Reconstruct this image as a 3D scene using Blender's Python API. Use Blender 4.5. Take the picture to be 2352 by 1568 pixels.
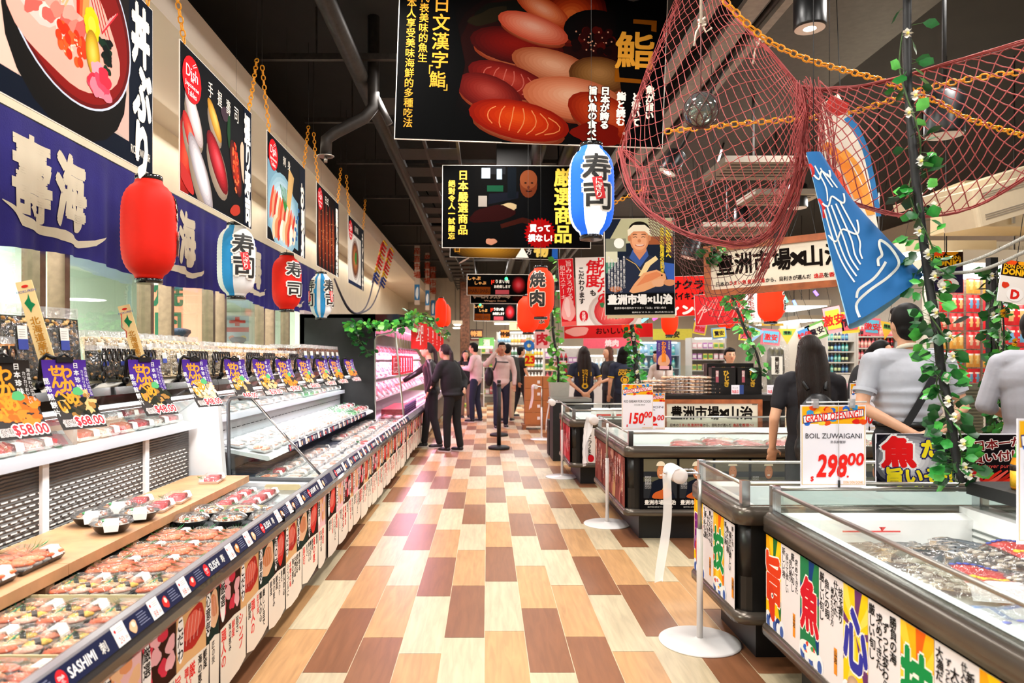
import bpy, bmesh, math, random
from mathutils import Vector, Matrix, Euler, noise
R = random.Random(7)
PI = math.pi
for o in list(bpy.data.objects): bpy.data.objects.remove(o)
SC = bpy.context.scene
COL = SC.collection
# ---------------------------------------------------------------- camera, world, exposure
FP, CX, CY, H = 1637.0, 1119.0, 824.0, 1.376     # focal length and horizon point in the 2352 x 1568 frame, eye height in m
cam = bpy.data.cameras.new('camera'); camo = bpy.data.objects.new('camera', cam); COL.objects.link(camo)
camo.location = (0, 0, H); camo.rotation_euler = (PI/2, 0, 0)
cam.sensor_width = 36; cam.lens = 36*FP/2352
cam.shift_x = (1176-CX)/2352; cam.shift_y = (CY-784)/2352
cam.clip_start = .05; cam.clip_end = 100
cam.dof.use_dof = True; cam.dof.focus_distance = 4.3; cam.dof.aperture_fstop = 3.2
SC.camera = camo
SC.view_settings.view_transform = 'Standard'; SC.view_settings.look = 'None'; SC.view_settings.gamma = 1
SC.view_settings.use_curve_mapping = False; SC.view_settings.exposure = EXPO = 0.38
w = bpy.data.worlds.new('room_air'); SC.world = w; w.use_nodes = True
w.node_tree.nodes['Background'].inputs[0].default_value = (1, .95, .9, 1)
w.node_tree.nodes['Background'].inputs[1].default_value = .22
try:
    SC.cycles.max_bounces = 6; SC.cycles.transparent_max_bounces = 20; SC.cycles.caustics_reflective = False
    SC.cycles.caustics_refractive = False; SC.cycles.sample_clamp_indirect = 4
except Exception: pass

LK = .27
def lamp(name, kind, loc, power, color=(1, .96, .92), size=.4, size_y=None, rot=(0, 0, 0), spot=80, blend=.6):
    l = bpy.data.lights.new(name, kind); l.energy = power*LK; l.color = color
    if kind == 'AREA':
        l.size = size
        if size_y: l.shape = 'RECTANGLE'; l.size_y = size_y
        else: l.shape = 'DISK'
    if kind == 'SPOT': l.spot_size = math.radians(spot); l.spot_blend = blend; l.shadow_soft_size = size
    if kind == 'POINT': l.shadow_soft_size = size
    o = bpy.data.objects.new(name, l); COL.objects.link(o); o.location = loc; o.rotation_euler = rot
    return o

# the shop's ceiling lighting: rows of downlights over the aisle, the left cases and the freezers
for yy in (-1.2, 1.2, 3.4, 5.6, 8.0, 10.6, 13.4, 17, 21):
    lamp('downlight_glow', 'AREA', (0.1, yy, 4.0), 150, (1, .95, .90), .6)
    lamp('downlight_glow', 'AREA', (3.0, yy+.6, 3.9), 190, (1, .96, .92), .7)
for yy in (.8, 2.6, 4.4, 6.2, 8.0):
    lamp('downlight_glow', 'AREA', (-.75, yy, 3.75), 95, (1, .97, .93), .35, rot=(0, math.radians(-16), 0))
for yy in (6, 11, 16, 22):
    lamp('downlight_glow', 'AREA', (6.5, yy, 3.2), 240, (1, .97, .93), 1.1)

# ---------------------------------------------------------------- mesh helpers
def lin(h):
    if not isinstance(h, str): return tuple(h[:3])
    h = h.lstrip('#'); o = []
    for i in (0, 2, 4):
        c = int(h[i:i+2], 16)/255
        o.append(c/12.92 if c <= .04045 else ((c+.055)/1.055)**2.4)
    return tuple(o)

def P(px, py, Y): return Vector(((px-CX)*Y/FP, Y, H-(py-CY)*Y/FP))

class MB:
    def __init__(s): s.v = []; s.f = []; s.c = []; s.col = None; s.sm = []; s.smooth = False
    def add(s, vs, fs, col=None, smooth=None):
        b = len(s.v); s.v += [tuple(v) for v in vs]
        c = lin(col) if col is not None else s.col
        for f in fs: s.f.append([b+i for i in f]); s.c.append(c); s.sm.append(s.smooth if smooth is None else smooth)
        return s
    def box(s, x0, x1, y0, y1, z0, z1, col=None, M=None):
        vs = [Vector((x, y, z)) for z in (z0, z1) for y in (y0, y1) for x in (x0, x1)]
        if M: vs = [M @ v for v in vs]
        return s.add(vs, [(0, 2, 3, 1), (4, 5, 7, 6), (0, 1, 5, 4), (2, 6, 7, 3), (0, 4, 6, 2), (1, 3, 7, 5)], col, False)
    def rbox(s, x0, x1, y0, y1, z0, z1, r, col=None, n=3, M=None):
        """box with rounded vertical edges"""
        pts = []
        for cx, cy, a0 in ((x1-r, y1-r, 0), (x0+r, y1-r, PI/2), (x0+r, y0+r, PI), (x1-r, y0+r, 1.5*PI)):
            for i in range(n+1):
                a = a0+PI/2*i/n; pts.append((cx+r*math.cos(a), cy+r*math.sin(a)))
        return s.prism(pts, z0, z1, col, M)
    def prism(s, pts, z0, z1, col=None, M=None):
        n = len(pts); vs = [Vector((x, y, z0)) for x, y in pts]+[Vector((x, y, z1)) for x, y in pts]
        if M: vs = [M @ v for v in vs]
        return s.add(vs, [list(range(n))[::-1], list(range(n, 2*n))]+[(i, (i+1) % n, n+(i+1) % n, n+i) for i in range(n)], col, False)
    def loftY(s, prof, y0, y1, col=None, closed=True):
        """profile in (x, z) swept along Y"""
        n = len(prof); vs = [(x, y0, z) for x, z in prof]+[(x, y1, z) for x, z in prof]
        fs = [(i, n+i, n+(i+1) % n, (i+1) % n) for i in range(n if closed else n-1)]
        if closed: fs += [list(range(n)), list(range(n, 2*n))[::-1]]
        return s.add(vs, fs, col, False)
    def tube(s, pts, r, n=8, col=None, cap=True, closed=False, sx=1.0):
        pts = [Vector(p) for p in pts]; m = len(pts); rs = r if isinstance(r, (list, tuple)) else [r]*m
        vs = []; prev = None
        for i, p in enumerate(pts):
            if closed: d = pts[(i+1) % m]-pts[i-1]
            else: d = pts[min(i+1, m-1)]-pts[max(i-1, 0)]
            d = d.normalized() if d.length > 1e-9 else Vector((0, 0, 1))
            if prev is None:
                a = Vector((0, 0, 1)) if abs(d.z) < .9 else Vector((1, 0, 0)); u = d.cross(a).normalized()
            else:
                u = prev-d*prev.dot(d); u = u.normalized() if u.length > 1e-6 else d.orthogonal().normalized()
            prev = u; q = d.cross(u)
            for k in range(n):
                a = 2*PI*k/n; vs.append(p+(u*math.cos(a)*sx+q*math.sin(a))*rs[i])
        fs = []
        for i in range(m if closed else m-1):
            j = (i+1) % m
            for k in range(n): fs.append((i*n+k, i*n+(k+1) % n, j*n+(k+1) % n, j*n+k))
        if cap and not closed: fs += [list(range(n))[::-1], [(m-1)*n+k for k in range(n)]]
        return s.add(vs, fs, col, True)
    def cyl(s, x, y, z0, z1, r, n=20, col=None, r1=None): return s.lathe([(r, z0), (r if r1 is None else r1, z1)], n, (x, y, 0), col, flat=True)
    def lathe(s, prof, n=20, c=(0, 0, 0), col=None, M=None, flat=False, ex=1.0):
        vs = []
        for r, z in prof:
            for k in range(n):
                a = 2*PI*k/n; v = Vector((c[0]+r*math.cos(a)*ex, c[1]+r*math.sin(a), c[2]+z)); vs.append(M @ v if M else v)
        m = len(prof); fs = []
        for i in range(m-1):
            for k in range(n): fs.append((i*n+k, i*n+(k+1) % n, (i+1)*n+(k+1) % n, (i+1)*n+k))
        s.add(vs, fs, col, True)
        b = len(s.v)-len(vs); cc = lin(col) if col is not None else s.col
        s.f.append([b+k for k in range(n)][::-1]); s.c.append(cc); s.sm.append(False)
        s.f.append([b+(m-1)*n+k for k in range(n)]); s.c.append(cc); s.sm.append(False)
        return s
    def ell(s, c, r, col=None, n=12, m=8, M=None):
        if not isinstance(r, (list, tuple)): r = (r, r, r)
        vs = []; c = Vector(c)
        for j in range(m+1):
            t = PI*j/m
            for k in range(n):
                a = 2*PI*k/n; v = Vector((r[0]*math.sin(t)*math.cos(a), r[1]*math.sin(t)*math.sin(a), -r[2]*math.cos(t)))
                vs.append(c+(M @ v if M else v))
        fs = [(j*n+k, j*n+(k+1) % n, (j+1)*n+(k+1) % n, (j+1)*n+k) for j in range(m) for k in range(n)]
        return s.add(vs, fs, col, True)
    def cap(s, p0, p1, r0, r1, col=None, n=10):
        """tapered capsule"""
        p0 = Vector(p0); p1 = Vector(p1)
        s.tube([p0, p1], [r0, r1], n, col); s.ell(p0, r0, col, n, 6); s.ell(p1, r1, col, n, 6)
        return s
    def grid(s, fn, nu, nv, col=None, smooth=True):
        vs = [fn(i/nu, j/nv) for j in range(nv+1) for i in range(nu+1)]
        fs = [(j*(nu+1)+i, j*(nu+1)+i+1, (j+1)*(nu+1)+i+1, (j+1)*(nu+1)+i) for j in range(nv) for i in range(nu)]
        if callable(col):
            b = len(s.v); s.v += [tuple(v) for v in vs]
            for k, f in enumerate(fs): s.f.append([b+i for i in f]); s.c.append(lin(col((k % nu)/nu, (k//nu)/nv))); s.sm.append(smooth)
            return s
        return s.add(vs, fs, col, smooth)
    def fine(s, L_):
        """split faces until no edge is longer than L_, so that they can follow a curve"""
        bm = bmesh.new(); lay = bm.faces.layers.int.new('i'); vs = [bm.verts.new(v) for v in s.v]
        for i, f in enumerate(s.f):
            try: q = bm.faces.new([vs[j] for j in f]); q[lay] = i
            except ValueError: pass
        bmesh.ops.triangulate(bm, faces=bm.faces[:])
        for _ in range(5):
            es = [e for e in bm.edges if e.calc_length() > L_]
            if not es: break
            bmesh.ops.subdivide_edges(bm, edges=es, cuts=1); bmesh.ops.triangulate(bm, faces=[f for f in bm.faces if len(f.verts) > 3])
        bm.verts.index_update(); c = s.c; sm = s.sm
        s.v = [tuple(v.co) for v in bm.verts]; s.f = [[v.index for v in f.verts] for f in bm.faces]; s.c = [c[f[lay]] for f in bm.faces]; s.sm = [False]*len(s.f); bm.free(); return s
    def mesh(s, name, mat):
        me = bpy.data.meshes.new(name); me.from_pydata(s.v, [], s.f)
        ms = mat if isinstance(mat, (list, tuple)) else [mat]
        for m in ms: me.materials.append(m)
        me.polygons.foreach_set('use_smooth', s.sm)
        if any(c is not None for c in s.c):
            at = me.color_attributes.new('Col', 'FLOAT_COLOR', 'CORNER'); buf = []
            for f, c in zip(s.f, s.c):
                c = c or (.8, .8, .8); buf += (c[0], c[1], c[2], 1.0)*len(f)
            at.data.foreach_set('color', buf)
        me.validate(); me.update()
        return me
    def build(s, name, mat, parent=None, loc=None, rot=None):
        o = bpy.data.objects.new(name, s.mesh(name, mat)); COL.objects.link(o)
        if parent is not None: o.parent = parent
        if loc is not None: o.location = loc
        if rot is not None: o.rotation_euler = rot
        return o
    def remesh(s, name, mat, parent=None, vox=.01, smooth=4, loc=None):
        me = bpy.data.meshes.new('tmp_shape'); me.from_pydata(s.v, [], s.f)
        o = bpy.data.objects.new(name, me); COL.objects.link(o)
        m = o.modifiers.new('r', 'REMESH'); m.mode = 'VOXEL'; m.voxel_size = vox; m.use_smooth_shade = True
        m = o.modifiers.new('s', 'SMOOTH'); m.iterations = smooth; m.factor = .5
        dg = bpy.context.evaluated_depsgraph_get(); new = bpy.data.meshes.new_from_object(o.evaluated_get(dg))
        o.modifiers.clear(); o.data = new; new.name = name; new.materials.clear(); new.materials.append(mat)
        new.polygons.foreach_set('use_smooth', [True]*len(new.polygons))
        if parent is not None: o.parent = parent
        if loc is not None: o.location = loc
        return o

# ---------------------------------------------------------------- object helpers
def tag(o, label=None, cat=None, group=None, kind=None):
    if label: o['label'] = label
    if cat: o['category'] = cat
    if group: o['group'] = group
    if kind: o['kind'] = kind
    return o
def thing(name, label, cat, loc=(0, 0, 0), rz=0, group=None, rot=None):
    o = bpy.data.objects.new(name, None); COL.objects.link(o); o.location = loc
    o.rotation_euler = rot if rot is not None else (0, 0, rz); o.empty_display_size = .1
    return tag(o, label, cat, group)
def struct(name, mb, mat): return tag(mb.build(name, mat), kind='structure')
KIDS = {}
def kids(o):
    if o.name not in KIDS: KIDS[o.name] = list(o.children)
    return KIDS[o.name]
def dup(root, loc=None, rz=None, label=None, group=None, scale=None, rot=None):
    def cp(o, par):
        if par is not None and o.name not in KIDS: KIDS[o.name] = list(o.children)
        c = o.copy(); COL.objects.link(c)
        if par is not None: c.parent = par
        for ch in kids(o): cp(ch, c)
        return c
    r = cp(root, None)
    if loc is not None: r.location = loc
    if rz is not None: r.rotation_euler = (0, 0, rz)
    if rot is not None: r.rotation_euler = rot
    if scale is not None: r.scale = scale if isinstance(scale, (tuple, list)) else (scale,)*3
    if label: r['label'] = label
    if group: r['group'] = group
    return r
class Kit:
    """first call moves the prototype itself, later calls copy it"""
    def __init__(s, root): s.root = root; s.used = False
    def __call__(s, loc, rz=0, label=None, group=None, scale=None, rot=None):
        if s.used: return dup(s.root, loc, rz, label, group, scale, rot)
        s.used = True; r = s.root; r.location = loc; r.rotation_euler = rot if rot is not None else (0, 0, rz)
        if label: r['label'] = label
        if group: r['group'] = group
        if scale is not None: r.scale = scale if isinstance(scale, (tuple, list)) else (scale,)*3
        return r
ORD = ['first', 'second', 'third', 'fourth', 'fifth', 'sixth', 'seventh', 'eighth', 'ninth', 'tenth', 'eleventh', 'twelfth', 'thirteenth', 'fourteenth', 'fifteenth', 'sixteenth', 'seventeenth', 'eighteenth', 'nineteenth', 'twentieth']

# ---------------------------------------------------------------- materials
MATS = {}
def mat(name, col='#888888', rough=.5, metal=0, emit=None, es=0, vary=0, vscale=20, bump=0, bscale=60, spec=.5, coat=0, trans=0, attr=False, sheen=0, wave=None):
    if name in MATS: return MATS[name]
    m = bpy.data.materials.new(name); m.use_nodes = True; MATS[name] = m
    nt = m.node_tree; b = nt.nodes['Principled BSDF']; N = nt.nodes.new; L = nt.links.new
    c = lin(col); b.inputs['Base Color'].default_value = (*c, 1); b.inputs['Roughness'].default_value = rough
    b.inputs['Metallic'].default_value = metal; b.inputs['Specular IOR Level'].default_value = spec
    b.inputs['Coat Weight'].default_value = coat; b.inputs['Transmission Weight'].default_value = trans
    tc = N('ShaderNodeTexCoord'); src = None
    if attr:
        a = N('ShaderNodeAttribute'); a.attribute_name = 'Col'; src = a.outputs['Color']; L(src, b.inputs['Base Color'])
    if vary:
        n = N('ShaderNodeTexNoise'); n.inputs['Scale'].default_value = vscale; n.inputs['Detail'].default_value = 4
        L(tc.outputs['Object'], n.inputs['Vector'])
        mr = N('ShaderNodeMapRange'); mr.inputs[1].default_value = .3; mr.inputs[2].default_value = .7
        mr.inputs[3].default_value = 1-vary; mr.inputs[4].default_value = 1+vary; L(n.outputs[0], mr.inputs[0])
        mx = N('ShaderNodeMix'); mx.data_type = 'RGBA'; mx.blend_type = 'MULTIPLY'; mx.inputs[0].default_value = 1
        if src: L(src, mx.inputs[6])
        else: mx.inputs[6].default_value = (*c, 1)
        L(mr.outputs[0], mx.inputs[7]); L(mx.outputs[2], b.inputs['Base Color'])
    if bump:
        n = N('ShaderNodeTexNoise') if wave is None else N('ShaderNodeTexWave'); n.inputs['Scale'].default_value = bscale
        if wave is not None: n.bands_direction = wave; n.inputs['Distortion'].default_value = 1.5
        L(tc.outputs['Object'], n.inputs['Vector'])
        bp = N('ShaderNodeBump'); bp.inputs['Strength'].default_value = bump; bp.inputs['Distance'].default_value = .01
        L(n.outputs['Fac' if wave is None else 'Fac'], bp.inputs['Height']); L(bp.outputs[0], b.inputs['Normal'])
    if emit is not None:
        e = lin(emit); b.inputs['Emission Color'].default_value = (*e, 1); b.inputs['Emission Strength'].default_value = es
    return m
def clear_mat(name, tint='#ffffff', refl=.12, rough=.03, haze=0.0, bump=0, bscale=40):
    """thin glass or plastic film: see-through with a sheen that grows at grazing angles"""
    if name in MATS: return MATS[name]
    m = bpy.data.materials.new(name); m.use_nodes = True; MATS[name] = m; nt = m.node_tree; nt.nodes.clear(); N = nt.nodes.new; L = nt.links.new
    out = N('ShaderNodeOutputMaterial'); t = N('ShaderNodeBsdfTransparent'); t.inputs[0].default_value = (*lin(tint), 1)
    g = N('ShaderNodeBsdfGlossy'); g.inputs['Roughness'].default_value = rough
    lw = N('ShaderNodeLayerWeight'); lw.inputs[0].default_value = .25
    mr = N('ShaderNodeMapRange'); mr.inputs[3].default_value = refl*.5; mr.inputs[4].default_value = min(1, refl*5); L(lw.outputs['Fresnel'], mr.inputs[0])
    mx = N('ShaderNodeMixShader'); L(mr.outputs[0], mx.inputs[0]); L(t.outputs[0], mx.inputs[1]); L(g.outputs[0], mx.inputs[2]); last = mx.outputs[0]
    if haze:
        d = N('ShaderNodeBsdfDiffuse'); d.inputs[0].default_value = (.9, .9, .9, 1); m2 = N('ShaderNodeMixShader'); m2.inputs[0].default_value = haze
        L(last, m2.inputs[1]); L(d.outputs[0], m2.inputs[2]); last = m2.outputs[0]
    if bump:
        tc = N('ShaderNodeTexCoord'); n = N('ShaderNodeTexNoise'); n.inputs['Scale'].default_value = bscale; L(tc.outputs['Object'], n.inputs['Vector'])
        bp = N('ShaderNodeBump'); bp.inputs['Strength'].default_value = bump; bp.inputs['Distance'].default_value = .02; L(n.outputs[0], bp.inputs['Height'])
        L(bp.outputs[0], g.inputs['Normal'])
    L(last, out.inputs[0]); return m
def emis(name, col, s):
    return mat(name, '#111111', .5, emit=col, es=s)

PRINT = mat('printed_sheet', attr=True, rough=.65, spec=.03, vary=.03, vscale=3)
PRINTG = mat('glossy_print', attr=True, rough=.45, spec=.08, vary=.03, vscale=3)
FOOD = mat('food', attr=True, rough=.35, vary=.18, vscale=90, bump=.25, bscale=160)
PACK = mat('packaging', attr=True, rough=.3, vary=.08, vscale=25)
CLOTHM = mat('coloured_cloth', attr=True, rough=.85, vary=.08, vscale=14, bump=.15, bscale=200)
CHROME = mat('chrome', '#c9c9cc', .16, 1, vary=.04)
STEEL = mat('brushed_steel', '#b5b2ab', .32, 1, vary=.1, vscale=6)
BLACK = mat('black_gloss', '#0b0b0c', .14, coat=.4, vary=.2)
BLACKM = mat('black_matte', '#121212', .6, vary=.3, bump=.05)
WHITEM = mat('white_enamel', '#ecebe8', .35, vary=.03)
WOOD = mat('pale_wood', '#c29066', .45, vary=.16, vscale=9, bump=.1, bscale=30)
DWOOD = mat('brown_wood', '#8a5430', .45, vary=.25, vscale=12)
GREYP = mat('dark_grey_bumper', '#4b443c', .28, .35, vary=.1)
GLASS = clear_mat('clear_glass', '#f6fbf9', .07, .01)
LID = clear_mat('clear_plastic_lid', '#fdfefe', .10, .07, .04, .5, 30)
FILM = clear_mat('cellophane', '#fdfdfd', .22, .10, .05, .9, 38)
LEAF = mat('leaf_green', attr=True, rough=.38, vary=.2, vscale=30)

# ---------------------------------------------------------------- flat artwork and lettering
_TX = {}
def glyphs(s, bold=0.0, spacing=1.0):
    k = (s, bold, spacing)
    if k in _TX: return _TX[k]
    c = bpy.data.curves.new('t', 'FONT'); c.body = s; c.resolution_u = 2; c.offset = bold; c.space_character = spacing; c.fill_mode = 'FRONT'
    o = bpy.data.objects.new('t', c); COL.objects.link(o)
    dg = bpy.context.evaluated_depsgraph_get(); dg.update(); me = bpy.data.meshes.new_from_object(o.evaluated_get(dg))
    vs = [(v.co.x, v.co.y) for v in me.vertices]; fs = [list(p.vertices) for p in me.polygons]
    bpy.data.objects.remove(o); bpy.data.curves.remove(c); bpy.data.meshes.remove(me)
    if not vs: vs = [(0, 0)]; fs = []
    xs = [v[0] for v in vs]; ys = [v[1] for v in vs]
    _TX[k] = (vs, fs, min(xs), max(xs), min(ys), max(ys)); return _TX[k]

class Art:
    """flat printed layers in local x (right) / z (up), seen from -y"""
    def __init__(s, y=0, step=.0005): s.pic = MB(); s.let = MB(); s.y = y; s.step = step; s.n = 0
    def _y(s): s.n += 1; return s.y-s.step*s.n
    clip = None; flat = False
    def _put(s, pts, col, y, mb=None):
        if s.clip and mb is None:
            x0, z0, x1, z1 = s.clip
            for ax, lim, sg in ((0, x0, 1), (0, x1, -1), (1, z0, 1), (1, z1, -1)):
                out = []; n = len(pts)
                for i in range(n):
                    a, b = pts[i-1], pts[i]; da, db = (a[ax]-lim)*sg, (b[ax]-lim)*sg
                    if (da >= 0) != (db >= 0): t = da/(da-db); out.append((a[0]+(b[0]-a[0])*t, a[1]+(b[1]-a[1])*t))
                    if db >= 0: out.append(b)
                pts = out
                if len(pts) < 3: return
        (mb or s.pic).add([(x, y, z) for x, z in pts], [list(range(len(pts)))], col, False)
    def rect(s, x0, z0, x1, z1, col): s._put([(x0, z0), (x1, z0), (x1, z1), (x0, z1)], col, s._y()); return s
    def poly(s, pts, col): s._put(pts, col, s._y()); return s
    def ell(s, cx, cz, rx, rz, col, rot=0, n=20, a0=0, a1=2*PI):
        c, t = math.cos(rot), math.sin(rot); pts = []
        for k in range(n + (1 if a1-a0 < 6.2 else 0)):
            a = a0+(a1-a0)*k/n; x, z = rx*math.cos(a), rz*math.sin(a); pts.append((cx+x*c-z*t, cz+x*t+z*c))
        s._put(pts, col, s._y()); return s
    def shade(s, cx, cz, rx, rz, cols, rot=0, dx=0, dz=0):
        """nested ellipses from the rim colour to the middle colour: a printed picture's own tones"""
        C_ = [lin(c) for c in cols]; n = 1 if len(C_) == 1 else (9 if max(rx, rz) > .03 else 4)
        if s.flat: C_ = [lin(c) for c in cols]; n = len(C_)
        for i in range(n):
            u = i/max(n-1, 1)*(len(C_)-1); j = min(int(u), len(C_)-2) if len(C_) > 1 else 0; f = u-j
            c = C_[0] if len(C_) == 1 else tuple(C_[j][q]*(1-f)+C_[j+1][q]*f for q in range(3)); k = 1-(i/n)*.92
            s.ell(cx+dx*i/n, cz+dz*i/n, rx*k, rz*k, c, rot)
        return s
    def blob(s, cx, cz, rx, rz, col, seed=0, amp=.2, rot=0, n=20):
        r = random.Random(seed); ph = [r.uniform(0, 6.28) for _ in range(4)]; pts = []
        for k in range(n):
            a = 2*PI*k/n; q = 1+amp*(math.sin(2*a+ph[0])*.5+math.sin(3*a+ph[1])*.4+math.sin(5*a+ph[2])*.3)
            x, z = rx*q*math.cos(a), rz*q*math.sin(a); pts.append((cx+x*math.cos(rot)-z*math.sin(rot), cz+x*math.sin(rot)+z*math.cos(rot)))
        s._put(pts, col, s._y()); return s
    def stroke(s, pts, ws, col, lettering=False):
        y = s._y(); L_, R_ = [], []
        if not isinstance(ws, (list, tuple)): ws = [ws]*len(pts)
        for i, (x, z) in enumerate(pts):
            a = pts[max(i-1, 0)]; b = pts[min(i+1, len(pts)-1)]; d = math.hypot(b[0]-a[0], b[1]-a[1]) or 1
            nx, nz = -(b[1]-a[1])/d, (b[0]-a[0])/d; L_.append((x+nx*ws[i]/2, z+nz*ws[i]/2)); R_.append((x-nx*ws[i]/2, z-nz*ws[i]/2))
        for i in range(len(pts)-1): s._put([L_[i], L_[i+1], R_[i+1], R_[i]], col, y, s.let if lettering else s.pic)
        return s
    def burst(s, cx, cz, r0, r1, col, n=20):
        pts = []
        for k in range(2*n): a = PI*k/n; r = r1 if k % 2 else r0; pts.append((cx+r*math.cos(a), cz+r*math.sin(a)))
        s._put(pts, col, s._y()); return s
    def rays(s, cx, cz, r, cols, x0, z0, x1, z1, n=24):
        """sunburst clipped to a rectangle"""
        s.rect(x0, z0, x1, z1, cols[0]); y = s._y()
        def hit(a):
            dx, dz = math.cos(a), math.sin(a); t = 1e9
            if dx > 1e-9: t = min(t, (x1-cx)/dx)
            if dx < -1e-9: t = min(t, (x0-cx)/dx)
            if dz > 1e-9: t = min(t, (z1-cz)/dz)
            if dz < -1e-9: t = min(t, (z0-cz)/dz)
            return (cx+dx*t, cz+dz*t)
        for k in range(0, n, 2):
            a = 2*PI*k/n+.03; b = a+2*PI/n; s._put([(cx, cz), hit(a), hit((a+b)/2), hit(b)], cols[1+(k//2) % (len(cols)-1)], y)
        return s
    def _glyph(s, t, place, b, col, h):
        """bold weight b (in em) by overprinting shifted copies"""
        vs, fs, *_ = glyphs(t)
        if b > .012 and h > .004:
            n = 4 if (b < .05 or h < .03) else 8; r = b*(1.0 if n == 8 else .9)
            offs = [(r*math.cos(2*PI*(k+.5)/n), r*math.sin(2*PI*(k+.5)/n)) for k in range(n)]+([(0, 0)] if b > .03 else [])
        else: offs = [(0, 0)]
        for ox, oy in offs:
            y = s._y(); out = []
            for vx, vy in vs: X, Z = place(vx+ox, vy+oy); out.append((X, y, Z))
            s.let.add(out, fs, col, False)
    def text(s, t, x, z, h, col, w=None, bold=.0, align='c', slant=0, rot=0, spacing=1.0, outline=None, ow=.05, fit=None):
        """one line; h = glyph height in m; x,z = centre (c) or left (l) / right (r) middle"""
        vs, fs, a, b, c, d = glyphs(t)
        k = h/max(d-c, 1e-6); kx = k if w is None else w/max(b-a, 1e-6); mx = (a+b)/2 if align == 'c' else (a if align == 'l' else b); mz = (c+d)/2
        cr, sr = math.cos(rot), math.sin(rot)
        def place(vx, vy): X = (vx-mx)*kx+(vy-mz)*k*slant; Z = (vy-mz)*k; return (x+X*cr-Z*sr, z+X*sr+Z*cr)
        if outline is not None: s._glyph(t, place, bold+ow, outline, h)
        s._glyph(t, place, bold, col, h); return s
    def vtext(s, t, x, z, h, col, bold=.0, pitch=1.08, outline=None, ow=.05, wx=1.0, jit=0, seed=1, sc=None):
        """vertical writing, top glyph's top at z"""
        r = random.Random(seed)
        for i, ch in enumerate(t):
            if ch == ' ': continue
            vs, fs, a0, b0, c0, d0 = glyphs(ch); k = h/.92; mx, mz = (a0+b0)/2, (.36 if ch not in 'ー|' else (c0+d0)/2)
            jx = r.uniform(-jit, jit)*h; jr = r.uniform(-jit, jit)*.6; ca, sa = math.cos(jr), math.sin(jr); zz = z-h*.5-i*h*pitch
            def place(vx, vy):
                X, Z = (vx-mx)*k*wx, (vy-mz)*k
                if ch in 'ー': X, Z = -Z, X
                return (x+jx+X*ca-Z*sa, zz+X*sa+Z*ca)
            if outline is not None: s._glyph(ch, place, bold+ow, outline, h)
            s._glyph(ch, place, bold, col, h)
        return s
    def press(s, thick=.003):
        """keep the whole stack of printed layers within a few millimetres"""
        if s.n*s.step > thick:
            k = thick/(s.n*s.step); s.step *= k
            for mb_ in (s.pic, s.let): mb_.v = [(x, s.y+(y-s.y)*k, z) for x, y, z in mb_.v]
        return s
    def build(s, parent, mat_=None, pic='picture', let='lettering', pressed=False):
        if not pressed: s.press()
        m = mat_ or PRINT; a = b = None
        if s.pic.f: a = s.pic.build(pic, m, parent)
        if s.let.f: b = s.let.build(let, m, parent)
        return a, b
def board(parent, w, h, t=.008, name='board', m=None, x0=None, z0=0):
    x0 = -w/2 if x0 is None else x0
    return MB().box(x0, x0+w, 0, t, z0, z0+h).build(name, m or mat('foam_board', '#e9e5dc', .5, vary=.03), parent)
def chain(parent, pts, link=.045, r=.0045, name='chain', m=None):
    """plastic chain through points (parent space)"""
    m = m or mat('orange_chain', '#f0a018', .35, vary=.1); pts = [Vector(p) for p in pts]; mb = MB()
    segs = []; tot = 0
    for a, b in zip(pts, pts[1:]): segs.append((tot, a, b)); tot += (b-a).length
    n = max(2, int(tot/(link*.72))); 
    for i in range(n):
        t = (i+.5)*tot/n
        for t0, a, b in reversed(segs):
            if t >= t0: break
        d = (b-a); p = a+d*((t-t0)/max(d.length, 1e-6)); d.normalize()
        u = d.cross(Vector((0, 1, 0)) if abs(d.y) < .9 else Vector((1, 0, 0))).normalized(); q = d.cross(u)
        if i % 2: u, q = q, u
        L_ = link/2-r; W_ = link*.3; ring = []
        for k in range(10):
            a2 = 2*PI*k/10; cs, sn = math.cos(a2), math.sin(a2)
            ring.append(p+d*(math.copysign(L_-W_, cs) if abs(cs) > .2 else 0)+d*cs*W_+u*sn*W_)
        mb.tube(ring, r, 5, closed=True)
    return mb.build(name, m, parent)
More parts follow.
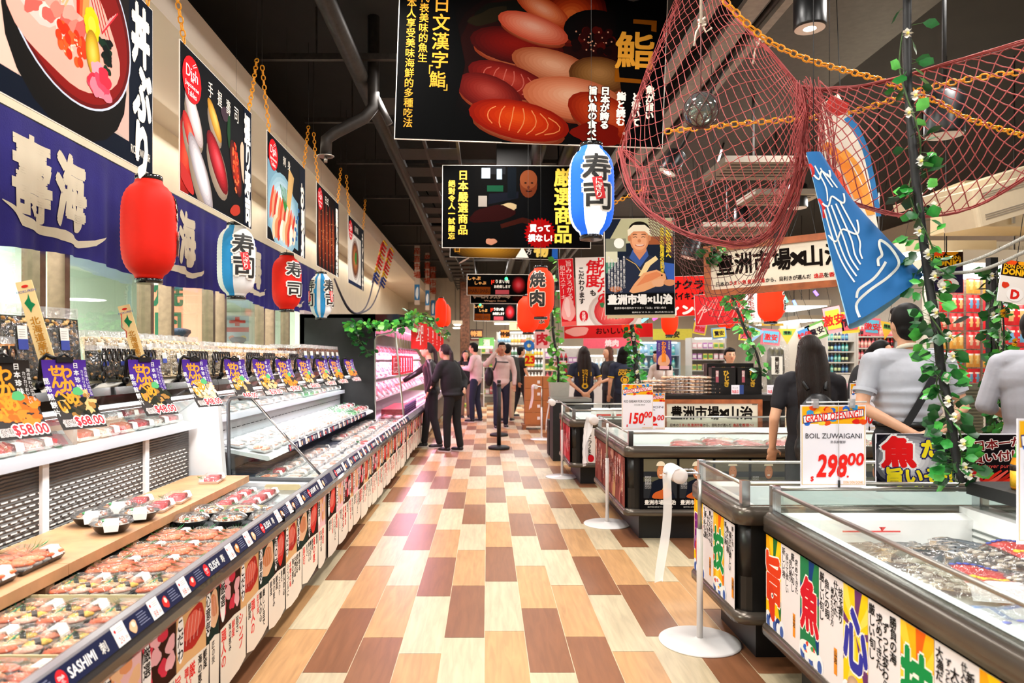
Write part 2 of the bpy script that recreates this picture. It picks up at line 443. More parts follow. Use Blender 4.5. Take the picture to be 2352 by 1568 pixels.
# ================================================================ the room
# floor: wood-look planks 0.2 x 0.805 m, each plank one of three tones running cream / dark / orange down every column
def floor():
    L_, W_ = .805, .2
    start = {0: (3.604, 1), -1: (3.521, 2), -2: (3.329, 1), -3: (3.52, 0), -4: (3.127, 2), -5: (3.629, 1), 1: (3.128, 2), 2: (3.531, 0), 3: (3.354, 1), 4: (3.536, 2)}
    tones = ['#bd8f60', '#c2b293', '#85573a']
    r = random.Random(3); mb = MB(); g = .0018
    for k in range(-14, 46):
        y0, c0 = start.get(k, (3.1+r.random()*.8, r.randrange(3))); x0 = -.013+k*W_
        n0 = -int((y0+1.5)/L_)-1
        for j in range(n0, int((27-y0)/L_)+1):
            a = y0+j*L_; t = lin(tones[(c0+j) % 3]); q = r.uniform(.93, 1.07); h_ = r.uniform(-.02, .02)
            mb.add([(x0+g, a+g, 0), (x0+W_-g, a+g, 0), (x0+W_-g, a+L_-g, 0), (x0+g, a+L_-g, 0)], [(0, 1, 2, 3)], (t[0]*q*(1+h_), t[1]*q, t[2]*q*(1-h_)), False)
    m = bpy.data.materials.new('wood_look_tile'); m.use_nodes = True; nt = m.node_tree; b = nt.nodes['Principled BSDF']; N = nt.nodes.new; K = nt.links.new
    at = N('ShaderNodeAttribute'); at.attribute_name = 'Col'; tc = N('ShaderNodeTexCoord'); mp = N('ShaderNodeMapping'); mp.inputs['Scale'].default_value = (22, 2.2, 1)
    n = N('ShaderNodeTexNoise'); n.inputs['Scale'].default_value = 1.6; n.inputs['Detail'].default_value = 7; n.inputs['Distortion'].default_value = .6
    K(tc.outputs['Object'], mp.inputs[0]); K(mp.outputs[0], n.inputs['Vector'])
    mr = N('ShaderNodeMapRange'); mr.inputs[1].default_value = .3; mr.inputs[2].default_value = .72; mr.inputs[3].default_value = 1.12; mr.inputs[4].default_value = .80; K(n.outputs[0], mr.inputs[0])
    mx = N('ShaderNodeMix'); mx.data_type = 'RGBA'; mx.blend_type = 'MULTIPLY'; mx.inputs[0].default_value = 1; K(at.outputs['Color'], mx.inputs[6]); K(mr.outputs[0], mx.inputs[7]); K(mx.outputs[2], b.inputs['Base Color'])
    b.inputs['Roughness'].default_value = .36; b.inputs['Specular IOR Level'].default_value = .35
    # grout shows between the planks
    mb.box(-3, 9.3, -1.5, 27.5, -.05, -.0012, '#cdbd9c')
    return struct('floor', mb, m)
floor()
CEIL = mat('black_ceiling', '#100e0d', .8, vary=.5, vscale=3)
struct('ceiling', MB().box(-3.2, 9.5, -1.5, 27.5, 4.35, 4.45), CEIL)
WALLC = mat('cream_wall', '#e8dac8', .6, vary=.03, vscale=2)
WALLT = mat('cream_tile', '#f0e4cc', .35, vary=.04, vscale=5, bump=.1, bscale=8)
# left wall: glazed kitchen front from y=.2 to 10.9 below z=2.75, solid after that
mb = MB(); XW = -2.9
mb.box(XW-.12, XW, -1.5, 27.5, 2.72, 4.35)
mb.box(XW-.12, XW, 11.2, 27.5, 0, 2.72); mb.box(XW-.12, XW, -1.5, 11.2, 0, 1.15)
struct('wall_left', mb, WALLT)
mb = MB(); mb.box(XW, -1.95, -1.5, 26, 3.45, 3.49); mb.box(-1.99, -1.95, -1.5, 26, 3.49, 3.71); mb.box(XW, -1.99, -1.5, 26, 3.67, 3.71)
struct('trim_1', mb, WALLC)
lamp('cove_light', 'AREA', (-2.72, 4.4, 3.42), 150, (1, .93, .80), .12, 9.6, rot=(0, math.radians(-22), 0))
lamp('cove_light', 'AREA', (-2.72, 14.5, 3.42), 170, (1, .90, .74), .12, 9.6, rot=(0, math.radians(-22), 0))
# kitchen seen through the left wall's windows
KIT = mat('kitchen_panel', '#d6e0d4', .5, vary=.03)
mb = MB(); mb.box(-6.1, -6.0, -1.5, 12.4, 0, 3.2); mb.box(-6.1, -3.02, 12.3, 12.4, 0, 3.2); mb.box(-6.1, -3.02, -1.5, 12.4, 3.1, 3.2); mb.box(-6.1, -3.02, -1.6, -1.5, 0, 3.2); mb.box(-6.1, -3.02, -1.5, 12.4, -.05, 0)
struct('wall_kitchen', mb, KIT)
for yy in (1.5, 4.8, 8.2): lamp('kitchen_light', 'AREA', (-4.4, yy, 3.0), 800, (.97, 1, .95), .9)
FRM = mat('bronze_frame', '#7a6350', .35, .6, vary=.15)
ys = [-1.4, .2, 1.75, 1.95, 3.2, 3.36, 4.65, 4.86, 6.16, 6.5, 7.55, 7.82, 9.25, 9.62, 10.4, 10.78, 11.2]
for i in range(0, len(ys)-1):
    a, b = ys[i], ys[i+1]
    if b-a < .5 and i not in (0,): continue
    t = tag(MB().box(XW-.06, XW-.03, a+.06, b-.06, 1.15, 2.72).build('window_%d' % (i+1), GLASS), kind='structure')
    fr = MB()
    for q in (a, b-.06): fr.box(XW-.10, XW+.02, q, q+.06, 1.15, 2.72)
    fr.box(XW-.09, XW+.01, a, b, 1.12, 1.17); fr.build('window_frame', FRM, t)
tag(MB().box(XW-.1, XW+.015, 9.66, 10.4, 1.15, 1.2).build('trim_2', FRM), kind='structure')
# far wall with the drinks coolers, and the right side of the hall
struct('wall_back', MB().box(-3.2, 9.5, 26.2, 26.4, 0, 4.35), mat('back_wall', '#d8ccb8', .7, vary=.1, vscale=1.5))
struct('wall_right', MB().box(9.2, 9.4, -1.5, 26.4, 0, 4.35), mat('right_wall', '#d8d2c6', .7, vary=.03))

# ---------------------------------------------------------------- ceiling services
DUCT = mat('dark_duct', '#1e1b19', .5, .2, vary=.35, vscale=3); PIPE = mat('dark_pipe', '#2c2825', .45, .3, vary=.3)
def tube_thing(name, label, cat, pts, r, m=PIPE, n=12, group=None): return tag(MB().tube(pts, r, n).build(name, m), label, cat, group)
tag(MB().box(-1.75, -.35, -1, 5.1, 3.98, 4.3).build('air_duct', DUCT), 'wide dark air duct above the food posters on the left', 'duct')
tag(MB().box(.12, .55, 8.9, 9.3, 3.8, 4.34).build('air_duct', DUCT), 'dark air duct stub behind the chef banner', 'duct')
tag(MB().box(2.0, 3.3, .6, 13, 3.98, 4.3).build('air_duct', mat('grey_duct', '#3d3936', .5, .3, vary=.2)), 'grey air duct over the fishing net on the right', 'duct')
for i, (x, z, r) in enumerate(((-1.1, 3.82, .07), (.62, 3.9, .09), (.98, 3.86, .09), (1.75, 3.74, .05), (1.95, 3.78, .035))):
    tube_thing('ceiling_pipe', ['dark pipe along the ceiling above the left food posters', 'fat dark pipe behind the big sushi sign', 'second fat dark pipe right of the first, behind the sushi sign',
               'grey pipe running above the glass float', 'thin grey pipe beside the one above the float'][i], 'pipe', [(x, .5, z), (x, 22, z)], r, PIPE if i < 3 else mat('grey_pipe', '#5a5550', .4, .4, vary=.15))
p = [P(858, 200, 6.2), P(858, 245, 6.2), P(838, 270, 6.2), P(770, 305, 6.2), P(750, 320, 6.2), P(748, 360, 6.2)]
t = thing('sprinkler_pipe', 'dark drop pipe with an elbow above the fourth food poster', 'pipe'); MB().tube([p[0]+Vector((0, 0, 1))]+p, .052, 12).build('pipe', PIPE, t)
MB().tube([P(865, 225, 6.2), P(895, 285, 6.2)], .03, 8).build('brace', PIPE, t); q = p[-1]
MB().lathe([(.07, 0), (.075, .006)], 18, q).cyl(q.x, q.y, q.z-.05, q.z, .015, 8).build('sprinkler_head', STEEL, t)
UN = mat('unistrut', '#37322e', .5, .5, vary=.3); k = 0
for yy, z, x0, x1 in ((4.4, 3.93, -1.95, -.2), (6.0, 3.9, -1.95, .4), (7.6, 3.9, -1.95, 1.2), (9.2, 3.9, -1.95, 1.6), (11.2, 3.9, -1.95, 2.6), (13.2, 3.85, -1.95, 3), (15.5, 3.85, -1.95, 4), (18, 3.85, -1.95, 4)):
    k += 1; t = thing('ceiling_rail', 'dark ceiling strut, %s one back from the camera' % ORD[k-1], 'ceiling strut'); MB().box(x0, x1, yy, yy+.05, z, z+.05).build('rail', UN, t)
    MB().box(x0+.5, x0+.515, yy+.02, yy+.035, z+.05, 4.35).build('hanger_rod', UN, t); MB().box(x1-.3, x1-.285, yy+.02, yy+.035, z+.05, 4.35).build('hanger_rod', UN, t)
# cable ladder seen beyond the posters
t = thing('cable_ladder', 'long cable ladder under the ceiling above the left cases', 'cable tray'); mb = MB()
for x in (-1.05, -.72, -.35): mb.box(x, x+.03, 6.5, 25, 3.78, 3.84)
mb.build('side_rail', UN, t); mb = MB(); yy = 6.6
while yy < 25: MB().box(-1.05, -.35, yy, yy+.45, 3.79, 3.80).build('tray_plate', mat('tray_plate', '#231d1a', .6, .2, vary=.3), t); yy += .8
for x0, x1, lab in ((1.42, 1.50, 'thin light grey channel overhead just right of the big sushi sign'), (1.66, 1.80, 'wide light grey channel overhead, middle one above the net'), (1.90, 1.96, 'thin light grey channel overhead, right one above the net')):
    tag(MB().box(x0, x1, .5, 9, 3.66, 3.70).build('ceiling_channel', mat('light_channel', '#8f8a84', .5, .2, vary=.15)), lab, 'ceiling channel')
for px, py, Y, w_, lab in ((1770, 372, 6.6, .42, 'square cream air vent panel seen through the middle of the net'), (1700, 520, 9.6, .5, 'cream vent panel above the framed market sign'), (1815, 445, 8.2, .4, 'cream vent panel behind the net gather')):
    q = P(px, py, Y); t = thing('air_vent', lab, 'vent', q); MB().box(-w_, w_, 0, w_*1.6, 0, .06).build('panel', mat('vent_cream', '#857a6c', .5), t)
    for k in range(5): MB().box(-w_*.8, w_*.8, w_*(.2+.25*k), w_*(.26+.25*k), -.004, 0).build('slot', BLACKM, t)
    MB().box(-.01, .01, w_, w_+.02, .06, 4.35-q.z).build('hanger_rod', UN, t)
# round pendant downlights: black can, white reflector and lamp
def can(px, py, Y, r, label, tilt=0, top=4.35):
    c = P(px, py, Y); t = thing('pendant_downlight', label, 'light', c, rot=(0, tilt, 0))
    MB().lathe([(r*1.05, 0), (r*1.08, .012), (r*1.06, r*2.4), (r*.7, r*2.7)], 28).build('lamp_housing', mat('black_can', '#0d0d0e', .35, vary=.1), t)
    MB().lathe([(r*.99, -.001), (r*.8, r*.25)], 28).build('reflector_ring', mat('reflector', '#f2f2f0', .3), t)
    MB().ell((0, 0, r*.12), (r*.80, r*.80, .012), n=24, m=6).build('lamp_lens', emis('lamp_glow', '#fff4e0', 9), t)
    MB().cyl(0, 0, r*2.7, (top-c.z)/math.cos(tilt), .012, 8).build('suspension_rod', BLACKM, t)
    return t
can(1860, 66, 3.7, .075, 'black can downlight nearest the camera, top right above the net', top=3.98)
can(2169, 312, 4.3, .1, 'black can downlight behind the right half of the net', top=3.98)
can(1830, 478, 8.4, .11, 'small can downlight behind the net, above the framed market sign')
can(1533, 396, 5.6, .07, 'bright can downlight shining through the left end of the net', tilt=.5)
can(1581, 592, 8.6, .09, 'small bright spot lamp between the fish seller poster and the framed sign', tilt=.3, top=3.98)
can(1703, 516, 10.5, .1, 'small can downlight just above the framed market sign')
can(1066, 598, 12, .10, 'tilted spot lamp under the third hanging banner', tilt=-.5)
can(1283, 668, 9.6, .05, 'white tipped spot lamp right of the glowing lantern')
# big flat panel lights of the brighter hall on the right
PL = emis('panel_glow', '#fffaf0', 3.2)
def panel(px0, px1, py, Y, d, label, z=None):
    a, b = P(px0, py, Y), P(px1, py, Y); z = a.z; t = thing('panel_light', label, 'light', ((a.x+b.x)/2, Y, z)); w_ = (b.x-a.x)/2
    MB().box(-w_-.05, w_+.05, -.05, d+.05, .01, .12).build('light_housing', mat('light_housing', '#d8cbb2', .6), t); MB().box(-w_, w_, 0, d, -.005, .012).build('diffuser', PL, t)
    MB().box(-w_*.6, -w_*.6+.01, d/2, d/2+.01, .12, 4.35-z).box(w_*.6, w_*.6+.01, d/2, d/2+.01, .12, 4.35-z).build('hanger_rod', UN, t)
panel(1810, 1900, 703, 14, 1.6, 'long panel light above the bunting')
panel(1838, 1898, 734, 19, 1.4, 'farther panel light just right of the red lantern')
panel(1777, 1840, 742, 21, 1.4, 'farthest panel light, lowest above the bunting')
panel(2085, 2270, 580, 7.4, 1.7, 'large panel light above the left red and black poster on the right')
panel(2215, 2500, 606, 6.4, 1.2, 'wide bright panel light at the right edge behind the white rope')
# projector screen box / air curtain hung at the right edge
t = thing('air_curtain', 'cream hanging air curtain unit under the net at the right edge', 'air conditioner', P(2275, 470, 5.2), rot=(0, -.27, .35))
CRM = mat('cream_plastic', '#cdbb9c', .5, vary=.03)
MB().rbox(-.32, .32, -.12, .16, -.12, .14, .03).build('casing', CRM, t); mb = MB()
for z in (-.08, -.065, -.05, .07, .085, .1): mb.box(-.25, .25, -.124, -.118, z, z+.005)
mb.build('louvre', mat('louvre_line', '#8c8070', .6), t)
t = thing('ceiling_cassette', 'cream ceiling panel with a dark slot above the air curtain unit', 'air conditioner', P(2300, 420, 5.6), rot=(0, -.3, .2))
MB().box(-.55, .6, -.2, .5, 0, .07).build('panel', CRM, t); MB().box(-.2, .45, -.14, -.08, -.012, 0).build('slot', BLACKM, t)
t = thing('ceiling_bulkhead', 'cream boxed bulkhead at the right edge behind the air curtain', 'bulkhead', (0, 0, 0)); a = P(2215, 520, 6.5)
MB().box(a.x, a.x+2.6, 6.5, 7.0, a.z, a.z+.42).build('panel', mat('cream_bulkhead', '#c2aa80', .6, vary=.03), t)
for px in (2275, 2330): q = P(px, 497, 6.48); MB().box(q.x-.012, q.x+.012, 6.485, 6.5, q.z-.06, q.z+.03).build('bracket', mat('bracket_grey', '#8d806a', .5), t)
# ================================================================ left chilled cases
GREYD = mat('grey_deck', '#8f9396', .25, .5, vary=.06); WHITEC = mat('case_white', '#eceef0', .3, vary=.02)
LEDM = emis('case_tube', '#ffffff', 5)
def wicker(y0, y1, z0, z1, x, parent):
    """woven dark panel with slots"""
    m = bpy.data.materials.get('woven_panel')
    if not m:
        m = mat('woven_panel', '#423c38', .45, vary=.25, vscale=14, bump=1.0, bscale=22, wave='Z')
    mb = MB().box(x-.015, x, y0, y1, z0, z1); o = mb.build('woven_back_panel', m, parent)
    s = MB(); z = z0+.04; i = 0
    while z < z0+.25:
        y = y0+.06+(.03 if i % 2 else 0)
        while y < y1-.06: s.box(x, x+.0025, y, y+.036, z, z+.0055); y += .056
        z += .022; i += 1
    s.build('vent_slots', mat('slot_light', '#e9e6e2', .4), o)
def case_shell(name, label, y0, y1, first):
    t = thing(name, label, 'display case')
    MB().box(-2.45, -1.14, y0, y1, 0, .09).build('kick_plate', BLACKM, t)
    MB().loftY([(-2.45, .08), (-1.04, .08), (-1.04, .545), (-1.07, .56), (-2.45, .56)], y0, y1).build('body', mat('case_front', '#2b2624', .4, vary=.1), t)
    MB().loftY([(-1.05, .545), (-.985, .545), (-.975, .56), (-.975, .585), (-.99, .6), (-1.05, .6)], y0, y1).build('bumper', mat('black_bumper', '#17120f', .25, coat=.4, vary=.2), t)
    MB().box(-2.3, -1.045, y0+.02, y1-.02, .56, .572).build('deck', GREYD, t)
    r = MB().loftY([(-1.045, .56), (-.988, .60), (-.984, .603), (-1.012, .658), (-1.03, .662), (-1.045, .655)], y0, y1).build('price_rail', mat('rail_grey', '#9a9aa0', .25, .4), t)
    MB().box(-2.45, -2.4, y0, y1, .56, 1.27).build('back_wall', WHITEC, t)
    c = MB().loftY([(-2.45, 1.15), (-1.78, 1.15), (-1.745, 1.155), (-1.73, 1.17), (-1.725, 1.21), (-1.735, 1.245), (-1.77, 1.265), (-2.45, 1.268)], y0, y1).build('canopy', BLACK, t)
    MB().box(-1.79, -1.735, y0+.03, y1-.03, 1.135, 1.15).build('light_tube', LEDM, c)
    MB().box(-1.735, -1.72, y0, y1, 1.138, 1.15).build('chrome_strip', CHROME, c)
    return t, r
CA0, CA1, CB1 = .9, 4.58, 9.08
t1, rail1 = case_shell('open_chilled_case', 'long open chilled case of sushi trays nearest the camera on the left', CA0, CA1, True)
t2, rail2 = case_shell('open_chilled_case', 'long open chilled fish case beyond the glass divider, between sushi and meat', CA1+.005, CB1, False)
for t, a, b in ((t1, CA0, CA1-.14), (t2, CA1+.05, CB1-.05)):
    # sloping upper shelf
    sh = MB().loftY([(-1.815, .965), (-1.82, .975), (-2.4, 1.115), (-2.4, 1.09), (-1.83, .95)], a, b).build('upper_shelf', WHITEC, t)
    MB().box(-1.822, -1.806, a, b, .945, .985).build('shelf_edge', mat('shelf_edge', '#b9bbc2', .3, .3), sh)
wicker(CA0, CA1-.14, .58, .95, -1.86, t1)
for y in (1.05, 2.05, 2.98, 3.87): MB().box(-1.86, -1.845, y-.022, y+.022, .575, .97).build('upright', WHITEC, t1)
# white end panel between the cases, with the framed glass divider
MB().prism([(-1.04, .56), (-2.4, .56), (-2.4, 1.2), (-1.74, 1.15), (-1.70, 1.10), (-1.66, .60), (-1.04, .585)], 0, .06, M=Matrix.Translation((0, CA1-.03, 0)) @ Matrix.Rotation(PI/2, 4, 'X')).build('end_panel', WHITEC, t1)
dv = thing('glass_divider', 'framed glass divider with a slanting rail between sushi case and fish case', 'divider', (0, CA1+.02, 0))
fr = [(-1.665, .60), (-1.672, 1.09), (-1.655, 1.12), (-1.60, 1.128), (-1.52, 1.12), (-1.07, .62)]
MB().tube([(x, 0, z) for x, z in fr[:5]], .012, 8).build('frame', mat('grey_frame', '#7b7d82', .3, .6), dv)
MB().tube([(x, 0, z) for x, z in fr[4:]], .009, 8).build('slanting_rail', CHROME, dv)
MB().box(-1.67, -1.06, -.014, .014, .588, .612).build('bottom_channel', mat('grey_frame', '#7b7d82'), dv)
MB().prism([(x, z) for x, z in fr]+[(-1.09, .60)], -.002, .002, M=Matrix.Rotation(PI/2, 4, 'X')).build('pane', GLASS, dv)
# mid shelf in the fish case with label strip
MB().loftY([(-1.44, .705), (-1.45, .73), (-1.85, .80), (-1.85, .78), (-1.46, .70)], CA1+.15, CB1-.06).build('mid_shelf', WHITEC, t2)
MB().box(-2.39, -1.86, CA1+.1, CB1-.06, .575, .95).build('inner_back', mat('inner_grey', '#aeb0b4', .35, .2), t2)
mb = MB()
for k in range(40): y = CA1+.3+k*.105; mb.box(-1.86, -1.857, y, y+.07, .87, .875)
mb.build('air_slots', BLACKM, t2)
gr = MB()
for k in range(58): y = CA1+.1+k*.076; gr.box(-1.85, -1.1, y, y+.004, .572, .578)
gr.build('deck_grille', mat('grille_blue_grey', '#777b92', .3, .4), t2)
lamp('case_light', 'AREA', (-1.72, 2.8, 1.13), 56, (1, .98, .95), .05, 3.4, rot=(0, math.radians(18), 0)); lamp('case_light', 'AREA', (-1.72, 6.8, 1.13), 75, (.97, .97, 1), .05, 4.3, rot=(0, math.radians(18), 0))
# glass strip between canopy and shelf
for t, a, b in ((t1, CA0, CA1-.15), (t2, CA1+.15, CB1-.2)): MB().add([(-1.735, a, 1.14), (-1.735, b, 1.14), (-1.808, b, .985), (-1.808, a, .985)], [(0, 1, 2, 3)]).build('shelf_glass', GLASS, t)
for y in (2.2, 3.1): MB().box(-2.3, -1.8, y, y+.03, 1.0, 1.1).build('shelf_divider', GREYD, t1)

# price rail strip: dark blue with SUSHI / SASHIMI lettering and white price cards (reads towards +y, faces +x and up)
def rail_strip(y0, y1, words, label, name='price_strip', rail=None, seed=1, x=-.983, z=.602, tilt=.47, h=.056):
    t = thing(name, label, 'label strip', (x, y0, z)); L_ = y1-y0
    t.rotation_euler = (Matrix.Rotation(PI/2, 3, 'Z') @ Matrix.Rotation(-tilt, 3, 'X')).to_euler()
    a = Art(y=-.001); a.rect(0, 0, L_, h, '#1b2140'); r = random.Random(seed); u = .02; i = 0
    while u < L_-.25:
        w_ = words[i % len(words)]; a.ell(u+.02, h*.5, .02, .023, '#d8262c'); a.text('Dish', u+.02, h*.58, .009, '#ffffff', bold=.02)
        a.text('on', u+.02, h*.42, .004, '#ffffff'); a.text('Japanese', u+.02, h*.33, .005, '#ffffff'); a.text(w_[0], u+.05, h*.5, .027, '#ffffff', bold=.02, align='l', w=.026*len(w_[0])*.62)
        u2 = u+.06+.026*len(w_[0])*.62; a.text(w_[1], u2+.03, h*.5, .03, '#e8e4dc', bold=.02); u = u2+.085
        for k in range(2 if i % 2 == 0 else 3):
            if u > L_-.2: break
            a.rect(u, .001, u+.062, h+.004, '#f4f0ec'); a.ell(u+.012, h*.78, .005, .005, '#d8262c'); a.text(['78', '78', '118', '20', '88'][r.randrange(5)], u+.026, h*.28, .018, '#e03038', bold=.01); a.text('.00', u+.05, h*.26, .010, '#e03038')
            for q in range(3): a.rect(u+.022, h*(.86-.1*q), u+.054, h*(.86-.1*q)+.0016, '#9a8f8c')
            u += .075; a.blob(u+.022, h*.45, .02, .017, ['#c9302c', '#d98a4a', '#e8b48a'][r.randrange(3)], r.random()); a.blob(u+.026, h*.55, .009, .008, '#f3d9c4', r.random())
            for q in range(5): a.rect(u+.055, h*(.82-.14*q), u+.055+r.uniform(.04, .06), h*(.82-.14*q)+.002, '#8b91ad')
            u += .125
        i += 1
    a.build(t, PRINTG); return t
rail_strip(1.0, CA1-.03, [('SUSHI', '寿'), ('SASHIMI', '刺'), ('SUSHI', '寿')], 'dark blue strip reading SUSHI and SASHIMI along the near case rail', seed=2)
rail_strip(CA1+.06, CB1-.05, [('SASHIMI', '刺'), ('FISH', '魚')], 'dark label strip along the rail of the fish case', seed=5)
rail_strip(CA1+.6, CB1-.6, [('SASHIMI', '刺'), ('FISH', '魚')], 'dark label strip on the middle shelf of the fish case', seed=9, x=-1.438, z=.70, tilt=.2, h=.05)

# wooden step in the sushi case
st = thing('wooden_riser', 'pale wooden riser carrying trays and bowls at the back of the sushi case', 'shelf'); 
for a, b in ((1.0, 2.52), (2.523, 3.55), (3.553, 4.43)): MB().box(-1.845, -1.48, a, b, .612, .652).build('plank', WOOD, st)
mb = MB(); y = 1.08
while y < 4.4: MB().box(-1.56, -1.50, y, y+.05, .572, .612).box(-1.84, -1.8, y, y+.05, .572, .612).build('block', WOOD, st); y += .22 if int(y*10) % 3 else .3
MB().box(-1.53, -1.515, 1.05, 4.38, .596, .612).build('rail_board', WOOD, st)

# ---------------------------------------------------------------- food packs (prototypes)
r_ = random.Random(11)
def nigiri(mb, x, y, z, L_, W_, top, rz=0, band=None, hh=.018):
    M = Matrix.Translation((x, y, z)) @ Matrix.Rotation(rz, 4, 'Z')
    def e(c, r, col): 
        mb.ell(M @ Vector(c), r, col, 10, 6, M=Matrix.Rotation(rz, 3, 'Z'))
    e((0, 0, hh*.5), (L_*.42, W_*.42, hh*.55), '#f3ece0'); e((0, 0, hh*.95), (L_*.5, W_*.5, hh*.42), top)
    lt = tuple(min(1, c*1.5+.08) for c in lin(top))
    for k in (-1, 0, 1): mb.ell(M @ Vector((k*L_*.24, 0, hh*1.28)), (L_*.03, W_*.36, hh*.1), lt, 6, 4, M=Matrix.Rotation(rz+.35, 3, 'Z'))
    if band: mb.box(-L_*.1, L_*.1, -W_*.53, W_*.53, 0, hh*1.42, band, M)
def sprig(mb, x, y, z, s=.03, rz=0):
    for k in range(6):
        a = rz-.7+k*.28; mb.add([(x, y, z), (x+s*math.cos(a)*1.0-.004, y+s*math.sin(a), z+.018), (x+s*math.cos(a)*1.25, y+s*math.sin(a)*1.25, z+.026), (x+s*math.cos(a)+.004, y+s*math.sin(a)+.004, z+.014)], [(0, 1, 2, 3)], ['#1f9a4a', '#27b45a', '#178040'][k % 3], False)
def tray_proto(name, label, w, d, fill, base_col='#26201f', lid_h=.03, sticker=(.5, .12)):
    t = thing(name, label, 'food tray')
    mb = MB(); mb.add([(-w/2+.008, -d/2+.008, 0), (w/2-.008, -d/2+.008, 0), (w/2-.008, d/2-.008, 0), (-w/2+.008, d/2-.008, 0), (-w/2, -d/2, .014), (w/2, -d/2, .014), (w/2, d/2, .014), (-w/2, d/2, .014),
        (-w/2+.01, -d/2+.01, .004), (w/2-.01, -d/2+.01, .004), (w/2-.01, d/2-.01, .004), (-w/2+.01, d/2-.01, .004)], [(3, 2, 1, 0), (0, 1, 5, 4), (1, 2, 6, 5), (2, 3, 7, 6), (3, 0, 4, 7), (4, 5, 9, 8), (5, 6, 10, 9), (6, 7, 11, 10), (7, 4, 8, 11), (8, 9, 10, 11)])
    mb.build('tray', mat('tray_'+base_col[1:], base_col, .25, vary=.08), t)
    f = MB(); fill(f, w, d); f.build('filling', FOOD, t)
    a, b, h = w/2+.001, d/2+.001, lid_h
    l = MB(); l.add([(-a, -b, .014), (a, -b, .014), (a, b, .014), (-a, b, .014), (-a+.012, -b+.012, h+.012), (a-.012, -b+.012, h+.012), (a-.012, b-.012, h+.012), (-a+.012, b-.012, h+.012)], [(0, 1, 5, 4), (1, 2, 6, 5), (2, 3, 7, 6), (3, 0, 4, 7), (4, 5, 6, 7)])
    l.build('lid', LID, t)
    s = MB(); sx, sy = sticker; X = w*sx-.045; zt = h+.0128
    # sticker folded over the lid's long edge
    s.add([(X-.02, -b+.035, zt), (X+.03, -b+.035, zt), (X+.03, -b+.012, zt), (X-.02, -b+.012, zt), (X+.03, -b-.001, .016), (X-.02, -b-.001, .016)], [(3, 2, 1, 0), (5, 4, 2, 3)], '#f6f4ee', False)
    for q in range(4): s.add([(X-.015, -b+.030-q*.005, zt+.0004), (X+.024, -b+.030-q*.005, zt+.0004), (X+.024, -b+.029-q*.005, zt+.0004), (X-.015, -b+.029-q*.005, zt+.0004)], [(3, 2, 1, 0)], '#9c9a96', False)
    s.add([(X-.018, -b+.016, zt+.0005), (X-.002, -b+.016, zt+.0005), (X-.002, -b+.013, zt+.0005), (X-.018, -b+.013, zt+.0005)], [(3, 2, 1, 0)], '#e8c93a', False)
    s.build('price_sticker', PACK, t); return t
def fill_salmon(f, w, d):
    for j in range(2):
        for i in range(4): nigiri(f, -w/2+.03+i*(w-.06)/3, (-.25+.5*j)*d, .005, .082, .044, ['#f47a48', '#f88c5c', '#ee6a3c'][(i+j) % 3], PI/2+.5, hh=.022)
    [sprig(f, x_, y_, .03, .042, a_) for x_, y_, a_ in ((0, -.008, .4), (-.045, .012, 2.4), (.045, 0, .2), (.0, .015, 1.6))]
def fill_mixed(f, w, d):
    cols = ['#f3b8a0', '#f7c14a', '#ee8a6a', '#f5d7c4', '#ec6a3c', '#f3b98a', '#f7c14a', '#f09a78']
    for j in range(2):
        for i in range(4):
            c = cols[(i+4*j) % 8]; nigiri(f, -w/2+.028+i*(w-.056)/3, (-.25+.5*j)*d, .005, .074, .040, c, PI/2+.6, '#1c1c20' if c == '#f7c14a' else None, .021)
    sprig(f, -.03, 0, .03, .045, .5); sprig(f, .05, .01, .03, .04, 2.0); f.tube([(-w*.2, d*.3, .03), (w*.25, d*.36, .032)], .004, 5, '#24a878')
def fill_roe(f, w, d):
    for j in range(2):
        for i in range(4): nigiri(f, -w/2+.028+i*(w-.056)/3, (-.25+.5*j)*d, .005, .09, .048, ['#f06a42', '#f58560', '#f2754e', '#f59c74'][(i+j) % 4], PI/2-.1)
    sprig(f, 0, .01, .03, .045, .8); sprig(f, .02, -.03, .03, .03, 2.2)
def fill_tuna(f, w, d):
    f.box(-w/2+.012, w/2-.012, -d/2+.012, d/2-.012, .004, .010, '#f4f1ec')
    for k in range(7): 
        x = -w/2+.03+k*(w-.06)/6; f.box(-.004, .004, -d*.32, d*.28, 0, .022, ['#d8343c', '#e0555a', '#c92a35'][k % 3], Matrix.Translation((x, 0, .01)) @ Matrix.Rotation(.5, 4, 'Y'))
    sprig(f, -w*.3, d*.3, .02, .03, 1); f.ell((w*.32, d*.3, .016), (.014, .012, .008), '#f6efe6', 8, 5)
def fill_white(f, w, d):
    f.box(-w/2+.012, w/2-.012, -d/2+.012, d/2-.012, .004, .010, '#f4f1ec')
    for k in range(6): f.box(-.006, .006, -d*.34, d*.3, 0, .018, ['#f6e6de', '#f0c8b8', '#f8eee8'][k % 3], Matrix.Translation((-w/2+.03+k*(w-.06)/5, 0, .01)) @ Matrix.Rotation(.6, 4, 'Y'))
def fill_fillet(f, w, d):
    f.box(-w/2+.012, w/2-.012, -d/2+.012, d/2-.012, .004, .009, '#efe9e4')
    for k in (-1, 1): f.ell((0, k*d*.2, .014), (w*.38, d*.17, .010), '#f5936c' if k > 0 else '#f8b090', 12, 6)
def fill_steak(f, w, d):
    f.box(-w/2+.012, w/2-.012, -d/2+.012, d/2-.012, .004, .009, '#f1ecea')
    for k in range(3): f.ell((-w*.25+k*w*.24, 0, .014), (w*.15, d*.34, .009), ['#f6d2c6', '#f0b4a6', '#f8e2d8'][k], 10, 6)
